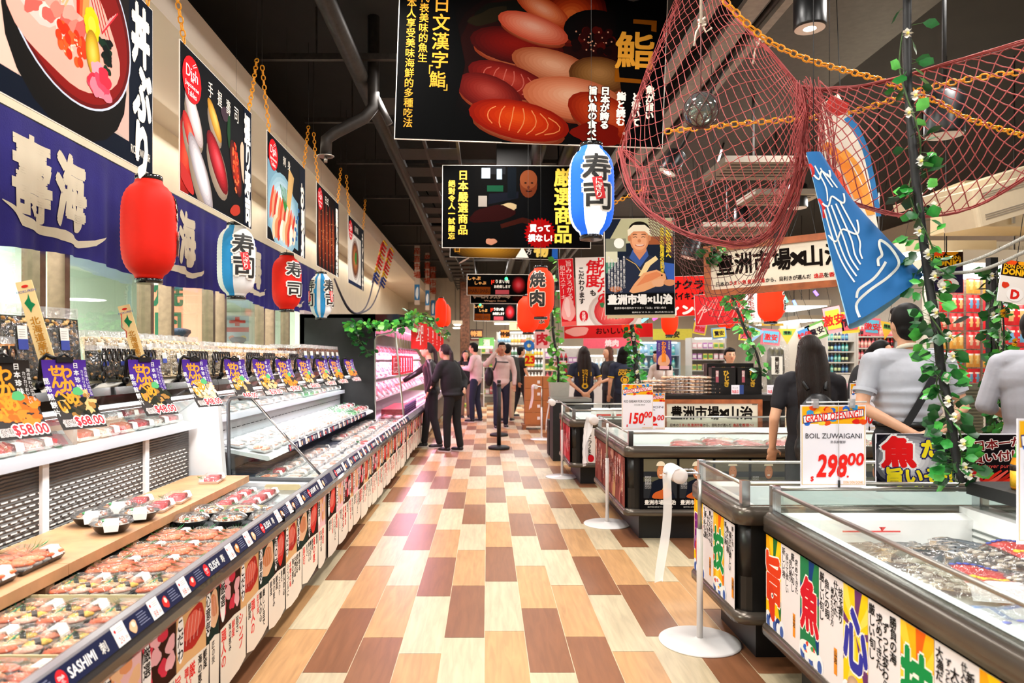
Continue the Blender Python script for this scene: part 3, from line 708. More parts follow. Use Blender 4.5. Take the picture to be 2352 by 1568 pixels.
def fill_green(f, w, d):
    f.box(-w/2+.012, w/2-.012, -d/2+.012, d/2-.012, .004, .012, '#4fd06a')
    for k in range(9): sprig(f, -w*.35+k*w*.085, (-1)**k*d*.15, .012, .04, k)
KS = Kit(tray_proto('sushi_tray', 'x', .19, .132, fill_salmon)); KM = Kit(tray_proto('sushi_tray', 'x', .19, .132, fill_mixed)); KR = Kit(tray_proto('sushi_tray', 'x', .205, .17, fill_roe))
KT = Kit(tray_proto('sashimi_pack', 'x', .17, .115, fill_tuna, '#eeeae4')); KW = Kit(tray_proto('sashimi_pack', 'x', .17, .115, fill_white, '#eeeae4'))
KF = Kit(tray_proto('fish_pack', 'x', .20, .13, fill_fillet, '#e4e4e8')); KP = Kit(tray_proto('fish_pack', 'x', .18, .13, fill_steak, '#ece8ea')); KG = Kit(tray_proto('herb_pack', 'x', .20, .15, fill_green, '#e6ece6'))
def bowl_proto():
    t = thing('rice_bowl', 'x', 'food tray')
    MB().lathe([(.05, 0), (.062, .012), (.078, .036), (.084, .040), (.080, .040), (.072, .030), (.02, .028)], 28).build('bowl', mat('black_bowl', '#1a1718', .2, vary=.1), t)
    f = MB(); f.ell((0, 0, .030), (.068, .068, .012), '#f1e2cf', 16, 6); q = random.Random(4)
    for k in range(34): a = q.random()*6.28; d = q.random()**.5*.056; f.ell((d*math.cos(a), d*math.sin(a), .040), (.011, .008, .006), q.choice(['#c8854e', '#e7c39a', '#a65a34', '#f1d6b0', '#d99a66', '#7f3f26']), 6, 4)
    f.ell((-.03, .02, .046), (.013, .013, .007), '#2f9a4a', 8, 5); f.build('filling', FOOD, t)
    MB().lathe([(.085, .040), (.080, .048), (.070, .062), (.03, .066), (.001, .067)], 28).build('lid', LID, t)
    s = MB(); s.add([(-.02, -.05, .0665), (.03, -.05, .0665), (.034, -.084, .045), (-.024, -.084, .045), (.03, -.086, .018), (-.02, -.086, .018)], [(0, 3, 2, 1), (3, 5, 4, 2)], '#f6f4ee', False)
    s.build('price_sticker', PACK, t); return t
KB = Kit(bowl_proto())
HOLD = []
def holder(x0, x1, y, z, label):
    t = thing('card_holder', label, 'bumper card', ((x0+x1)/2, y, z)); w_ = x1-x0
    MB().prism([(-w_/2, 0), (w_/2, 0), (w_/2, .026), (w_/2-.01, .036), (-w_/2+.01, .036), (-w_/2, .026)], 0, .004, M=Matrix.Rotation(PI/2, 4, 'X')).build('board', mat('bamboo_board', '#ead9a6', .5, vary=.06), t)
# sushi trays on the deck: rows across, stickers towards the rail
names = {0: 'salmon and leaf', 1: 'mixed nigiri', 2: 'flame red nigiri'}
y = 1.45; row = 0; rows = [2, 2, 1, 1, 0, 0, 0]
for row, (yy, kind) in enumerate(zip((1.50, 1.72, 1.96, 2.18, 2.46, 2.68, 2.90, 3.14), (2, 2, 1, 1, 1, 0, 0, 0))):
    for c, x in enumerate((-1.40, -1.255, -1.11) if kind != 2 else (-1.38, -1.175)):
        k = (KS, KM, KR)[kind]; jx = R.uniform(-.006, .006)
        cols = ['nearest the wooden riser', 'in the middle', 'nearest the price rail'] if kind != 2 else ['nearest the wooden riser', 'nearest the price rail']
        k((x+jx, yy+R.uniform(-.006, .006), .573+(.004 if c else 0)), PI/2+R.uniform(-.05, .05), 'lidded %s sushi tray, %s row from the camera, %s' % (names[kind], ORD[row], cols[c]), 'sushi trays on the case floor')
holder(-1.50, -1.10, 1.85, .573, 'pale bumper card in front of the second row of red nigiri trays')
holder(-1.50, -1.06, 2.32, .573, 'pale bumper card between the mixed nigiri trays')
for i, (yy, n) in enumerate(((3.40, 3), (3.585, 3))):
    for c in range(n): KB((-1.415+c*.175, yy+c*.02, .573), .3+PI/2+R.uniform(-.2, .2), 'clear-lidded black rice bowl on the case floor, %s row, %s' % (['nearer', 'farther'][i], ['riser side', 'middle', 'rail side'][c]), 'rice bowls on the case floor')
holder(-1.46, -1.15, 3.74, .573, 'pale bumper card between the rice bowls and the red sashimi packs')
for i, yy in enumerate((3.84, 4.0, 4.16)):
    for c, x in enumerate((-1.42, -1.29)): KT((x, yy, .573), PI/2+R.uniform(-.1, .1), 'red tuna sashimi pack on the case floor, %s row, %s' % (['front', 'middle', 'back'][i], ['riser side', 'rail side'][c]), 'tuna packs on the case floor')
holder(-1.36, -1.14, 4.36, .573, 'pale bumper card at the far end of the sushi case')
# on the riser
for i, (yy, k, nm) in enumerate(((1.52, KM, 'mixed nigiri'), (1.86, KM, 'mixed nigiri'), (2.22, KS, 'salmon nigiri'), (2.48, KS, 'salmon nigiri'))):
    k((-1.62, yy, .653), PI/2, '%s tray on the wooden riser, %s from the camera' % (nm, ORD[i]), 'sushi trays on the riser', scale=1.25)
holder(-1.74, -1.5, 2.04, .653, 'pale bumper card standing on the wooden riser')
for i, (x, yy) in enumerate(((-1.57, 2.98), (-1.56, 3.2), (-1.73, 3.12), (-1.72, 3.32))): KB((x, yy, .653), .4, 'clear-lidded black rice bowl on the wooden riser, %s' % ['nearest to the camera', 'beside the red packs', 'back left', 'back right'][i], 'rice bowls on the riser')
for i, (x, yy) in enumerate(((-1.58, 3.42), (-1.73, 3.52), (-1.58, 3.62), (-1.62, 4.2))): KT((x, yy, .653), PI/2+.1, 'red tuna pack on the wooden riser, %s' % ['just past the bowls', 'against the woven panel', 'third along', 'alone at the far end'][i], 'tuna packs on the riser')
# sashimi packs on the sloping shelves
def sloped(x): return .98+(-1.82-x)*.241
def srot(t, z): return (Matrix.Rotation(t, 3, 'Y') @ Matrix.Rotation(z, 3, 'Z')).to_euler()
n = 0
for i in range(17):
    yy = 1.3+i*.185
    if yy > CA1-.3: break
    for c, x in enumerate((-1.91, -2.085)):
        k = KB if (i in (4, 7) and c == 0) or i < 3 else (KT if (i+c) % 3 else KW)
        k((x, yy, sloped(x+.02)+.012), 0, '%s on the sloping upper shelf of the sushi case' % {KB: 'lidded bowl', KT: 'red sashimi pack', KW: 'pale sashimi pack'}[k], '%s on the near upper shelf' % {KB: 'lidded bowls', KT: 'red sashimi packs', KW: 'pale sashimi packs'}[k], rot=srot(.236, PI/2))
for i in range(19):
    yy = CA1+.25+i*.225
    for c, x in enumerate((-1.91, -2.06)):
        g = 11 <= i <= 13; k = KG if g else (KF if (i+c) % 5 == 0 else KP)
        k((x, yy+R.uniform(-.02, .02), sloped(x+.02)+.012), 0, '%s on the upper shelf of the fish case' % ('bright green herb pack' if g else ('salmon coloured fillet pack' if k is KF else 'pale fish pack')), '%s on the far upper shelf' % ('green packs' if g else ('salmon packs' if k is KF else 'pale packs')), rot=srot(.236, PI/2+R.uniform(-.05, .05)))
for i in range(19):
    yy = CA1+.28+i*.22
    for c, x in enumerate((-1.54, -1.71)):
        g = 14 <= i <= 15; rd = i > 15; k = KG if g else (KT if rd else (KF if (i*2+c) % 6 == 0 else KP))
        k((x, yy+R.uniform(-.02, .02), .735+(-1.45-x)*.175+.006), 0, '%s on the middle shelf of the fish case' % ('bright green pack' if g else ('red pack' if rd else ('salmon coloured fillet pack' if k is KF else 'pale fish pack'))), '%s on the fish case middle shelf' % ('green packs' if g else ('red packs' if rd else ('salmon packs' if k is KF else 'pale packs'))), rot=srot(.17, PI/2+R.uniform(-.05, .05)))
for i in range(21):
    yy = CA1+.18+i*.205
    for c in range(3):
        x = -1.14-c*.155; k = KF if (i*3+c) % 7 == 2 else (KT if (i*3+c) % 11 == 5 else KP)
        if c == 2 and 7 < i < 11: continue
        k((x+R.uniform(-.01, .01), yy+R.uniform(-.01, .01), .579), R.uniform(-.15, .15)+PI/2, '%s on the floor of the fish case' % {KF: 'salmon coloured fillet pack', KT: 'red fish pack', KP: 'pale fish pack'}[k], '%s on the fish case floor' % {KF: 'salmon packs', KT: 'red packs', KP: 'pale packs'}[k])

# ---------------------------------------------------------------- paper banners along the case fronts
PH = [('#d9352f', '#f06a5c'), ('#e8a070', '#f4c79c'), ('#d93a50', '#f2b8c0'), ('#b8322a', '#e86a58'), ('#eec29a', '#d98a5a')]
def front_banner(y0, y1, label, seed, white_drop):
    t = thing('paper_banner', label, 'banner', (-1.036, y0, .07), rz=PI/2); L_ = y1-y0; r = random.Random(seed); a = Art(y=-.002)
    # backing sheet with photographs along the top
    MB().box(0, L_, -.0015, 0, .12, .47).build('backing_sheet', mat('brown_sheet', '#3a2620', .5, vary=.1), t); u = 0; i = seed
    while u < L_-.05:
        w_ = min(r.uniform(.2, .26), L_-u); c = PH[i % 5]; a.rect(u, .20, u+w_-.006, .468, ['#2a1a16', '#f0c4c8', '#3a2018', '#e0b27c', '#20302a'][i % 5])
        if i % 5 == 2 or i % 5 == 1:
            for k in range(9): a.blob(u+w_*(.15+.11*(k % 4)*2), .43-.055*(k//3), w_*.14, .03, c[k % 2], k+seed, .25)
        else:
            a.blob(u+w_*.55, .36, w_*.38, .075, c[0], i, .2, .2); a.blob(u+w_*.52, .375, w_*.28, .045, c[1], i+3, .2, .2)
            for k in range(4): a.stroke([(u+w_*(.3+.12*k), .32), (u+w_*(.4+.12*k), .41)], .003, '#f7d0c4')
        a.blob(u+w_*.12, .36, .028, .085, '#ffffff', i, .08); a.vtext(['厳選', 'こだわり', '心意気', '旬の味'][i % 4][:3], u+w_*.12, .43, .045, '#1a1414', .03)
        u += w_; i += 1
    # white calligraphy scrolls, hanging edges uneven
    u = 0; n = 0
    while u < L_-.02:
        w_ = min(r.uniform(.30, .40), L_-u); dz = white_drop+r.uniform(-.02, .02); y = a._y()-.004
        a._put([(u, .01+dz), (u+w_*.3, dz*.6), (u+w_*.7, dz), (u+w_-.012, .02+dz), (u+w_-.004, .25), (u+w_*.5, .262), (u, .255)], '#ece3d4', y); a.n += 9
        cols = ['挑む', '匠の技', '本物の味', 'シンプルに', '求める', '寿司', '厳しい目で', '旨さ', '鮮度', 'こだわり', '職人の心', '海の恵み']; q = u+.035
        while q < u+w_-.03:
            h_ = r.choice([.034, .034, .05, .028]); s_ = cols[r.randrange(12)]; a.vtext(s_[:int(.2/h_/1.05)], q, .245, h_, '#e0302a' if (h_ > .04 or r.random() < .18) else '#241c1a', .03, 1.0, jit=.05, seed=n)
            q += h_*1.35; n += 1
        u += w_
    a.build(t); return t
edges = [1.0, 1.9, 2.75, 3.65, 4.56]
for i in range(4): front_banner(edges[i]+.01, edges[i+1], 'calligraphy and food photo banner on the near case front, %s from the camera' % ORD[i], 10+i, .03 if i < 2 else .02)
edges = [4.62, 5.5, 6.4, 7.3, 8.2, 9.05]
for i in range(5): front_banner(edges[i]+.01, edges[i+1], 'calligraphy banner on the fish case front, %s past the case joint' % ORD[i], 20+i, .0)
# ================================================================ hanging along the left wall
ORANGE = mat('orange_chain', '#f0a018', .35, vary=.1)
# food posters on yellow plastic chain (face +x)
def dish_badge(a, x, z, r):
    a.ell(x, z, r, r, '#d4202a'); a.text('Dish', x, z+r*.28, r*.5, '#ffffff', bold=.01); a.text('on', x, z-r*.02, r*.14, '#ffffff', bold=.02); a.text('Japanese', x, z-r*.3, r*.26, '#ffffff', w=r*1.45, bold=.01); a.text('Tables', x, z-r*.62, r*.26, '#ffffff', w=r*.95, bold=.01)
    a.stroke([(x+r*.05, z+r*.62), (x+r*.4, z+r*.85)], r*.03, '#ffffff'); a.stroke([(x+r*.12, z+r*.58), (x+r*.5, z+r*.76)], r*.03, '#ffffff')
def poster(y0, y1, z0, z1, label, paint, top=(0.5, 1.0)):
    X = -1.68; W_, Hh = y1-y0, z1-z0; t = thing('food_poster', label, 'poster', (X, y0, z0), rz=PI/2)
    MB().box(0, W_, 0, .006, 0, Hh).build('board', mat('poster_board', '#e8ddd0', .5), t)
    a = Art(y=-.0005); a.clip = (.004, .004, W_-.004, Hh-.004); a.rect(.004, .004, W_-.004, Hh-.004, '#0f1a2c'); paint(a, W_, Hh); a.pic.c = [tuple(q**1.15*.86 for q in c) for c in a.pic.c]; a.build(t, PRINT)
    return t
def p_rice(a, W_, h):
    a.rect(.02, .1, W_*.8, h-.01, '#c9b4a8'); a.poly([(.02, .1), (.16, .1), (.13, h*.9), (.02, h*.95)], '#f0c8b8'); a.poly([(W_*.3, h-.01), (W_*.8, h-.01), (W_*.8, h*.72), (W_*.45, h*.86)], '#2a2424')
    a.poly([(W_*.68, .12), (W_*.8, .1), (W_*.8, h*.4)], '#e0b8ac')
    a.shade(W_*.42, h*.38, W_*.36, h*.40, ['#17130f', '#1e1712', '#120d0a']); a.ell(W_*.43, h*.60, W_*.385, h*.45, '#cfd6e6', -.06, 48); a.ell(W_*.43, h*.60, W_*.375, h*.44, '#6e1512', -.06, 48); a.ell(W_*.43, h*.59, W_*.355, h*.41, '#8f1c16', -.06, 48)
    a.blob(W_*.40, h*.52, W_*.31, h*.31, '#f0b4a4', 3, .10, 0, 32); r = random.Random(5)
    a.blob(W_*.24, h*.60, .20, .16, '#f3c9c0', 4, .15); 
    for k in range(16): a.blob(W_*(.14+.022*k), h*(.52+.05*math.sin(k*1.7)), .055, .03, ['#f2a99a', '#ee8c7c', '#f8d8cc', '#e86d62'][k % 4], k, .3, .6)
    for k in range(26): x = W_*.36+r.uniform(-.10, .06); z = h*.74+r.uniform(-.10, .07); a.stroke([(x-.03, z-.05), (x, z), (x+.02, z+.05)], .010, ['#f6d5a6', '#f9e6c8', '#e9b887'][k % 3])
    for k in range(3): a.stroke([(W_*.46+k*.02, h*.60), (W_*.455+k*.035, h*.95)], .045, ['#d8331e', '#ef6a3c', '#f3a05c'][k])
    for k in range(4): a.stroke([(W_*.44+k*.02, h*.98), (W_*.58+k*.03, h*.60)], .006, '#c22a30')
    for k in range(30): a.ell(W_*.42+r.uniform(-.10, .08), h*.42+r.uniform(-.06, .055), .021, .021, ['#f0481e', '#f7662e', '#e43a16'][k % 3]); a.ell(W_*.42+r.uniform(-.08, .06), h*.42+r.uniform(-.05, .05), .005, .005, '#ffd8b8')
    for k in range(8): an = k*.79; a.ell(W_*.535+.032*math.cos(an), h*.60+.045*math.sin(an), .03, .03, '#f7d21c')
    a.ell(W_*.535, h*.60, .03, .035, '#f9e04a'); a.shade(W_*.54, h*.46, .055, .095, ['#b58a1c', '#e2b93a', '#f0d164'], .1)
    for k in range(12): a.blob(W_*.62+r.uniform(-.035, .04), h*.50+r.uniform(-.09, .07), .028, .02, ['#12231a', '#1b3a26', '#0e1713'][k % 3], k, .3)
    for k in range(10): a.blob(W_*.60+r.uniform(-.07, .08), h*.36+r.uniform(-.06, .06), .05, .04, ['#f0506a', '#e83a50', '#f7a9b4', '#f48a9a'][k % 4], k, .3)
    for k in range(6): a.stroke([(W_*.60, h*.6), (W_*.66+k*.012, h*.72+k*.01)], .008, ['#f4d0cc', '#e03a44'][k % 2])
    a.ell(W_*.25, h*.90, .07, .035, '#2c7a34'); a.vtext('丼ぶり', W_*.90, h*.93, .27, '#f3eadb', .06, 1.02, wx=.62, jit=.05); a.text('RICE BOWL DISH', W_*.89, .075, .04, '#f3eadb', w=.19, bold=.01)
def p_sushi(a, W_, h):
    a.rect(.012, .012, W_-.012, h-.012, '#0b0c10'); r = random.Random(8)
    a.shade(W_*.07, h*.28, .13, .30, ['#8a1a16', '#c02a20', '#e05a40'], -.3); 
    def sh(cx, cz, rx, rz, cols, rot): a.shade(cx, cz-.04, rx, rz, ['#8f8070', '#b8a894'], rot); a.shade(cx, cz, rx*1.06, rz*.72, cols, rot, .01, .02)
    sh(W_*.16, h*.56, .17, .10, ['#b8a8a8', '#e0d8d4', '#f8f4f0'], -.9); sh(W_*.42, h*.66, .14, .075, ['#b8862e', '#ddb050', '#eecb74'], -.75)
    sh(W_*.12, h*.40, .15, .08, ['#b4282a', '#dc5040', '#f08a70'], -.9); sh(W_*.46, h*.36, .21, .13, ['#74101a', '#a81e28', '#c83844', '#dc6068'], -.75)
    sh(W_*.24, h*.20, .24, .12, ['#9c9498', '#d8d4d8', '#f8f8f8'], -.85); a.shade(W_*.73, h*.42, .085, .19, ['#4a1410', '#8e2a18', '#b84020'], .45)
    for k in range(44): an = r.random()*6.28; d = r.random()**.5; a.ell(W_*.73+.06*d*math.cos(an)-.06*d*math.sin(an)*.4, h*.42+.16*d*math.sin(an), .013, .013, ['#e0502a', '#f07a48', '#c83418'][k % 3])
    a.blob(W_*.86, h*.50, .06, .16, '#eebfa6', 3, .1, .3); a.blob(W_*.56, h*.78, .06, .05, '#4c3a44', 1, .2); a.blob(W_*.62, h*.68, .03, .10, '#1f4a28', 6, .2)
    a.blob(W_*.06, .09, .12, .05, '#c33a36', 3, .1, -.5); a.blob(W_*.72, .07, .10, .035, '#b8402e', 5, .1, .3)
    a.rect(W_*.86, .012, W_-.012, h-.012, '#0e1a2e'); a.vtext('握り寿司', W_*.925, h*.93, .19, '#f3eadb', .05, 1.0, wx=.6, jit=.06); a.text('SUSHI', W_*.925, .06, .034, '#f3eadb', w=.09, bold=.01)
    for k, ch in enumerate('手握壽司'): a.text(ch, W_*(.36+.125*k), h*.855, .095, '#f3eadb', w=.075)
    dish_badge(a, .155, h*.80, .13)
def p_sashimi(a, W_, h):
    a.rect(.012, .012, W_-.012, h-.012, '#0e1218'); a.poly([(.012, .1), (W_*.78, .04), (W_*.78, h*.55), (.012, h*.75)], '#7fa6b8')
    a.shade(W_*.38, h*.32, .42, .33, ['#8fb4c4', '#c8dde4', '#e9f0ee'], -.1); r = random.Random(2)
    for k in range(14): a.blob(W_*(.10+.045*k), h*(.38-.012*k), .035, .14, ['#d8583e', '#f0a080', '#c04034', '#f4d4bc', '#e88a60'][k % 5], k, .15, -.35)
    for k in range(8): a.blob(W_*(.16+.06*k), h*.16, .05, .10, ['#f3ccac', '#e8936a', '#c64a3a', '#f8e6d2'][k % 4], k, .2, -.3)
    for k in range(9): a.stroke([(W_*.42, h*.36), (W_*(.30+.035*k), h*.60)], .012, ['#2f7a3a', '#46a050'][k % 2])
    a.poly([(W_*.46, h*.45), (W_*.55, h*.40), (W_*.66, h*.78), (W_*.52, h*.84)], '#d8b478'); a.rect(W_*.82, .012, W_-.012, h-.012, '#0e1a2e')
    for k in range(7): a.ell(W_*r.uniform(.62, .8), h*r.uniform(.1, .5), .03, .02, '#3f6fa0')
    a.vtext('お刺身', W_*.91, h*.80, .22, '#f3eadb', .05, 1.0, wx=.5, jit=.05); a.text('SASHIMI', W_*.91, .05, .03, '#f3eadb', w=.1, bold=.01)
    for k, ch in enumerate('刺身'): a.text(ch, W_*(.40+.12*k), h*.86, .08, '#f3eadb')
    dish_badge(a, .15, h*.82, .12)
def p_grill(a, W_, h):
    a.rect(.012, .012, W_-.012, h-.012, '#1a0d0a')
    for k in range(5): a.shade(W_*(.12+.15*k), h*.42, .07, .36, ['#5a1f12', '#8a3a1c', '#a8552c'], .05)
    r = random.Random(1)
    for k in range(50): a.ell(W_*r.uniform(.08, .78), h*r.uniform(.1, .75), .006, .006, '#e8c08a')
    a.rect(W_*.80, .012, W_-.012, h-.012, '#0e1420'); a.vtext('照り焼き', W_*.9, h*.9, .19, '#f3eadb', .05, 1.0, wx=.55, jit=.05); dish_badge(a, .14, h*.83, .11); a.text('日式', W_*.42, h*.88, .08, '#f3eadb')
def p_noodle(a, W_, h):
    a.rect(.012, .012, W_-.012, h-.012, '#d9d4cc'); a.rect(.012, h*.78, W_-.012, h-.012, '#1c1c22'); a.shade(W_*.42, h*.42, .30, .30, ['#e9e4dc', '#6a3a22', '#a86a3c', '#c08850']); a.blob(W_*.5, h*.46, .12, .10, '#7a4a2a', 3)
    a.blob(W_*.45, h*.44, .07, .07, '#3f8a3a', 6, .3); a.poly([(W_*.6, .05), (W_*.78, .04), (W_*.78, h*.25)], '#f2ece6'); a.rect(.012, .012, W_-.012, .05, '#1d2c50'); a.rect(W_*.8, .012, W_-.012, h-.012, '#161c2c')
    a.vtext('うどん丼', W_*.9, h*.92, .19, '#f3eadb', .05, 1.0, wx=.55, jit=.05); dish_badge(a, .14, h*.8, .12); a.text('烏冬麺', W_*.48, h*.88, .08, '#f3eadb')
pd = [(2.39, 3.58, 'hanging food poster of a rice bowl topped with seafood, nearest the camera', p_rice), (3.895, 5.08, 'hanging food poster of nigiri sushi on black', p_sushi), (5.44, 6.58, 'hanging food poster of sliced sashimi on ice', p_sashimi),
      (7.02, 8.06, 'hanging food poster of dark grilled skewers', p_grill), (8.62, 9.7, 'hanging food poster of a bowl of noodles, farthest of the row', p_noodle)]
for i, (a, b, l, f) in enumerate(pd):
    t = poster(a, b, 2.295, 3.125, l, f)
    W_ = b-a
    for x, xt in ((.06, -.12), (W_-.06, W_+.12)):
        chain(t, [(x, 0, .83), ((x+xt)/2, 0, .83+.2), (xt, 0, 1.27)]); MB().tube([(xt, 0, 1.27), (xt, 0, 2.05)], .002, 4).build('wire', BLACKM, t)
        MB().tube([(x, .003, .815), (x+.004, .003, .84)], .004, 5).build('hook', BLACKM, t)
# noren cloth: indigo, white brush writing, gathers
NAVY = mat('indigo_cloth', '#241f7c', .85, vary=.12, vscale=4, bump=.2, bscale=90)
def noren(y0, y1, z0, z1, label, chars, seed):
    t = thing('noren_curtain', label, 'curtain', (-2.84, y0, 0), rz=PI/2); W_ = y1-y0; r = random.Random(seed); ph = r.random()*6
    def fold(x, v): return -.015*math.sin(x*14+ph)*(.25+.75*v)-.012*math.sin(x*31+ph*2)*v-.01
    def zb(x): return z0+.03*math.sin(x*2.6+ph)
    m = MB(); m.grid(lambda u, v: (u*W_, fold(u*W_, v), z1+(zb(u*W_)-z1)*v), int(W_*50), 10); o = m.build('cloth', NAVY, t)
    MB().tube([(0, 0, z1+.005), (W_, 0, z1+.005)], .008, 6).build('hanging_rod', BLACKM, t)
    a = Art(y=0, step=.0); IV = '#e6dcc8'; n = max(1, round(W_/1.87))
    for k in range(n):
        u = k*1.87
        if u+.9 > W_: break
        a.text(chars[0], u+.28, (z0+z1)/2+.04, .50, IV, bold=.045, w=.38); a.text(chars[1], u+.70, (z0+z1)/2+.05, .47, IV, bold=.05, w=.34)
        a.stroke([(u+.02, z0+.26), (u+.2, z0+.17), (u+.42, z0+.145), (u+.62, z0+.15), (u+.82, z0+.12), (u+1.0, z0+.16), (u+1.12, z0+.22)], [.005, .07, .06, .075, .05, .04, .004], IV, True)
        a.vtext('鮮魚', u+1.45, z0+.40, .07, '#b9b2c8', 0, 1.2)
    # lay the writing on the folds
    a.let.fine(.03); a.let.v = [(x, fold(x, (z1-z)/(z1-z0))-.006, z) for x, y, z in a.let.v]
    a.let.build('brush_writing', mat('ivory_paint', attr=True, rough=.8), t)
noren(2.6, 4.12, 2.06, 2.86, 'indigo noren curtain with brush writing at the left edge of the picture', '鮨満', 1)
noren(4.14, 8.0, 2.05, 2.86, 'long indigo noren curtain behind the red and blue lanterns', '壽海', 2)
noren(8.02, 12.5, 2.05, 2.83, 'far indigo noren curtain ending near the firecracker strings', '壽海', 3)
# paper lanterns
def lantern(name, label, loc, r, h, cols, writing, rz=0, emit=0, group=None, split=None):
    t = thing(name, label, 'lantern', loc, rz, group); n = 30; prof = []; N2 = 46
    for i in range(N2+1):
        v = i/N2; q = r*min(1, (1-abs(2*v-1)**4.2))**.5 if 0 < v < 1 else 0; q = max(q, r*.5); prof.append((q+.0022*(i % 2)*1.0, -h/2+h*v))
    m = MB(); m.lathe(prof, 40)
    # colour by angle for striped lanterns
    if split:
        k = 0
        for i, f in enumerate(m.f):
            if len(f) == 4:
                x = sum(m.v[j][0] for j in f)/4; y = sum(m.v[j][1] for j in f)/4; a = math.atan2(y, x); z = sum(m.v[j][2] for j in f)/4
                m.c[i] = lin(split(a, z/h))
    else: m.c = [lin(cols)]*len(m.f)
    key = 'paper_shade_%s' % (name if not emit else name+'_lit_%g' % emit)
    if key not in MATS:
        mm = mat(key, attr=True, rough=.6, vary=.03, spec=.2)
        if emit:
            nt = mm.node_tree; b = nt.nodes['Principled BSDF']; at = [x for x in nt.nodes if x.type == 'ATTRIBUTE'][0]; nt.links.new(at.outputs['Color'], b.inputs['Emission Color']); b.inputs['Emission Strength'].default_value = emit
    m.build('paper_shade', MATS[key], t)
    for zz, nm in ((h/2, 'top_ring'), (-h/2-.022, 'bottom_ring')): MB().lathe([(r*.5, zz-.002), (r*.52, zz+.012), (r*.5, zz+.024)], 24).build(nm, BLACK, t)
    MB().tube([(0, 0, h/2+.02), (0, 0, h/2+.2)], .003, 5).build('hanging_wire', BLACKM, t)
    # writing wrapped on the paper
    for ang, fn in writing:
        a = Art(y=0, step=.0005); fn(a, r, h)
        for mb_ in (a.pic, a.let):
            if mb_.f: mb_.fine(r*.22)
            out = []
            for x, y, z in mb_.v:
                v = (z+h/2)/h; v = min(max(v, .001), .999); q = max(r*(1-abs(2*v-1)**4.2)**.5, r*.5)+.004-y; an = ang+x/r; out.append((q*math.sin(an), -q*math.cos(an), z))
            mb_.v = out
        a.build(t, mat('lantern_ink', attr=True, rough=.6), pic='emblem', pressed=True)
    return t
def w_sushi(a, r, h):
    a.vtext('寿司', 0, h*.36, h*.30, '#15120f', .03, 1.06, outline='#f6f2ea', ow=.07, wx=1.05)
    def tagm(): a.stroke([(-r*.05, h*.10), (r*.12, -h*.14)], h*.10, '#d8242c'); a.vtext('にぎり', r*.03, h*.09, h*.075, '#f8efe6', .02, 1.0)
    tagm()
def w_sushi2(a, r, h): a.vtext('寿司', 0, h*.36, h*.27, '#15120f', .03, 1.35, outline='#f6f2ea', ow=.07, wx=1.15)
def w_yaki(a, r, h): a.vtext('焼肉', 0, h*.40, h*.31, '#15120f', .045, 1.25, outline='#f8dcc8', ow=.045)
blue = lambda a, z: ('#2c8fd0' if math.sin(a*3) > -.1 else '#f0f2f4')
wires = []
LZ = 2.05
l1 = lantern('red_lantern', 'plain red ribbed paper lantern, nearest and largest on the left', (-1.69, 3.56, 2.02), .127, .49, '#da1e0e', [(2.4, w_sushi2)])
l2 = lantern('striped_lantern', 'blue and white striped sushi lantern between the two red lanterns on the left', (-1.76, 5.0, 2.06), .127, .49, None, [(.75, w_sushi)], split=lambda a, z: '#2f92d2' if (-2.05 < a < -1.35 or .3 < a < 1.4 or a > 2.3) else '#eef0f2')
l3 = lantern('red_lantern', 'red sushi lantern with black writing, second red one from the camera', (-1.80, 6.4, 2.06), .127, .48, '#da1e0e', [(.85, w_sushi2)])
l4 = lantern('striped_lantern', 'blue and white lantern partly hidden by the dark grilled food poster', (-1.91, 8.2, 2.10), .127, .50, None, [(-1.0, w_sushi), (1.15, w_sushi)], split=lambda a, z: '#2f92d2' if (-2.1 < a < -1.75 or -1.35 < a < -.9 or a > 2.3) else '#eef0f2')
for l in (l1, l2, l3, l4): MB().tube([(0, 0, .25), (0, 0, 4.34-l.location.z)], .0008, 4).build('nylon_line', mat('nylon', '#2c2c2a', .5), l)
# strings of paper firecrackers hooked up to the bulkhead edge
for i, (px, py0, py1, Y) in enumerate(((873, 552, 640, 12.0), (889, 568, 650, 12.8))):
    t = thing('firecracker_string', 'string of red and gold paper firecrackers by the bulkhead, %s' % ['left one', 'right one'][i], 'decoration'); a, b = P(px+8, py0, Y), P(px-14, py1, Y); mb = MB(); r = random.Random(i)
    for k in range(34):
        p = a.lerp(b, k/33); mb.tube([p, p+Vector((.06*math.cos(k*2.1), .06*math.sin(k*2.1), -.09))], .018, 6, ['#d8261e', '#e8b020', '#c81c1c', '#2c3c8a'][0 if k < 22 and k % 4 else (1 if k < 26 else 3)])
    mb.build('paper_crackers', PACK, t); c = [b]; e = P(830 if i == 0 else 836, 716, 10.2)
    for k in range(1, 9): q = b.lerp(e, k/8); q.z -= .12*math.sin(k/8*PI); c.append(q)
    f = P(768, 640, 8.9)
    for k in range(1, 9): q = e.lerp(f, k/8); q.z -= .18*math.sin(k/8*PI); c.append(q)
    MB().tube(c, .012, 6).build('twisted_cord', mat('dark_cord', '#4a4250', .6, vary=.3), t)
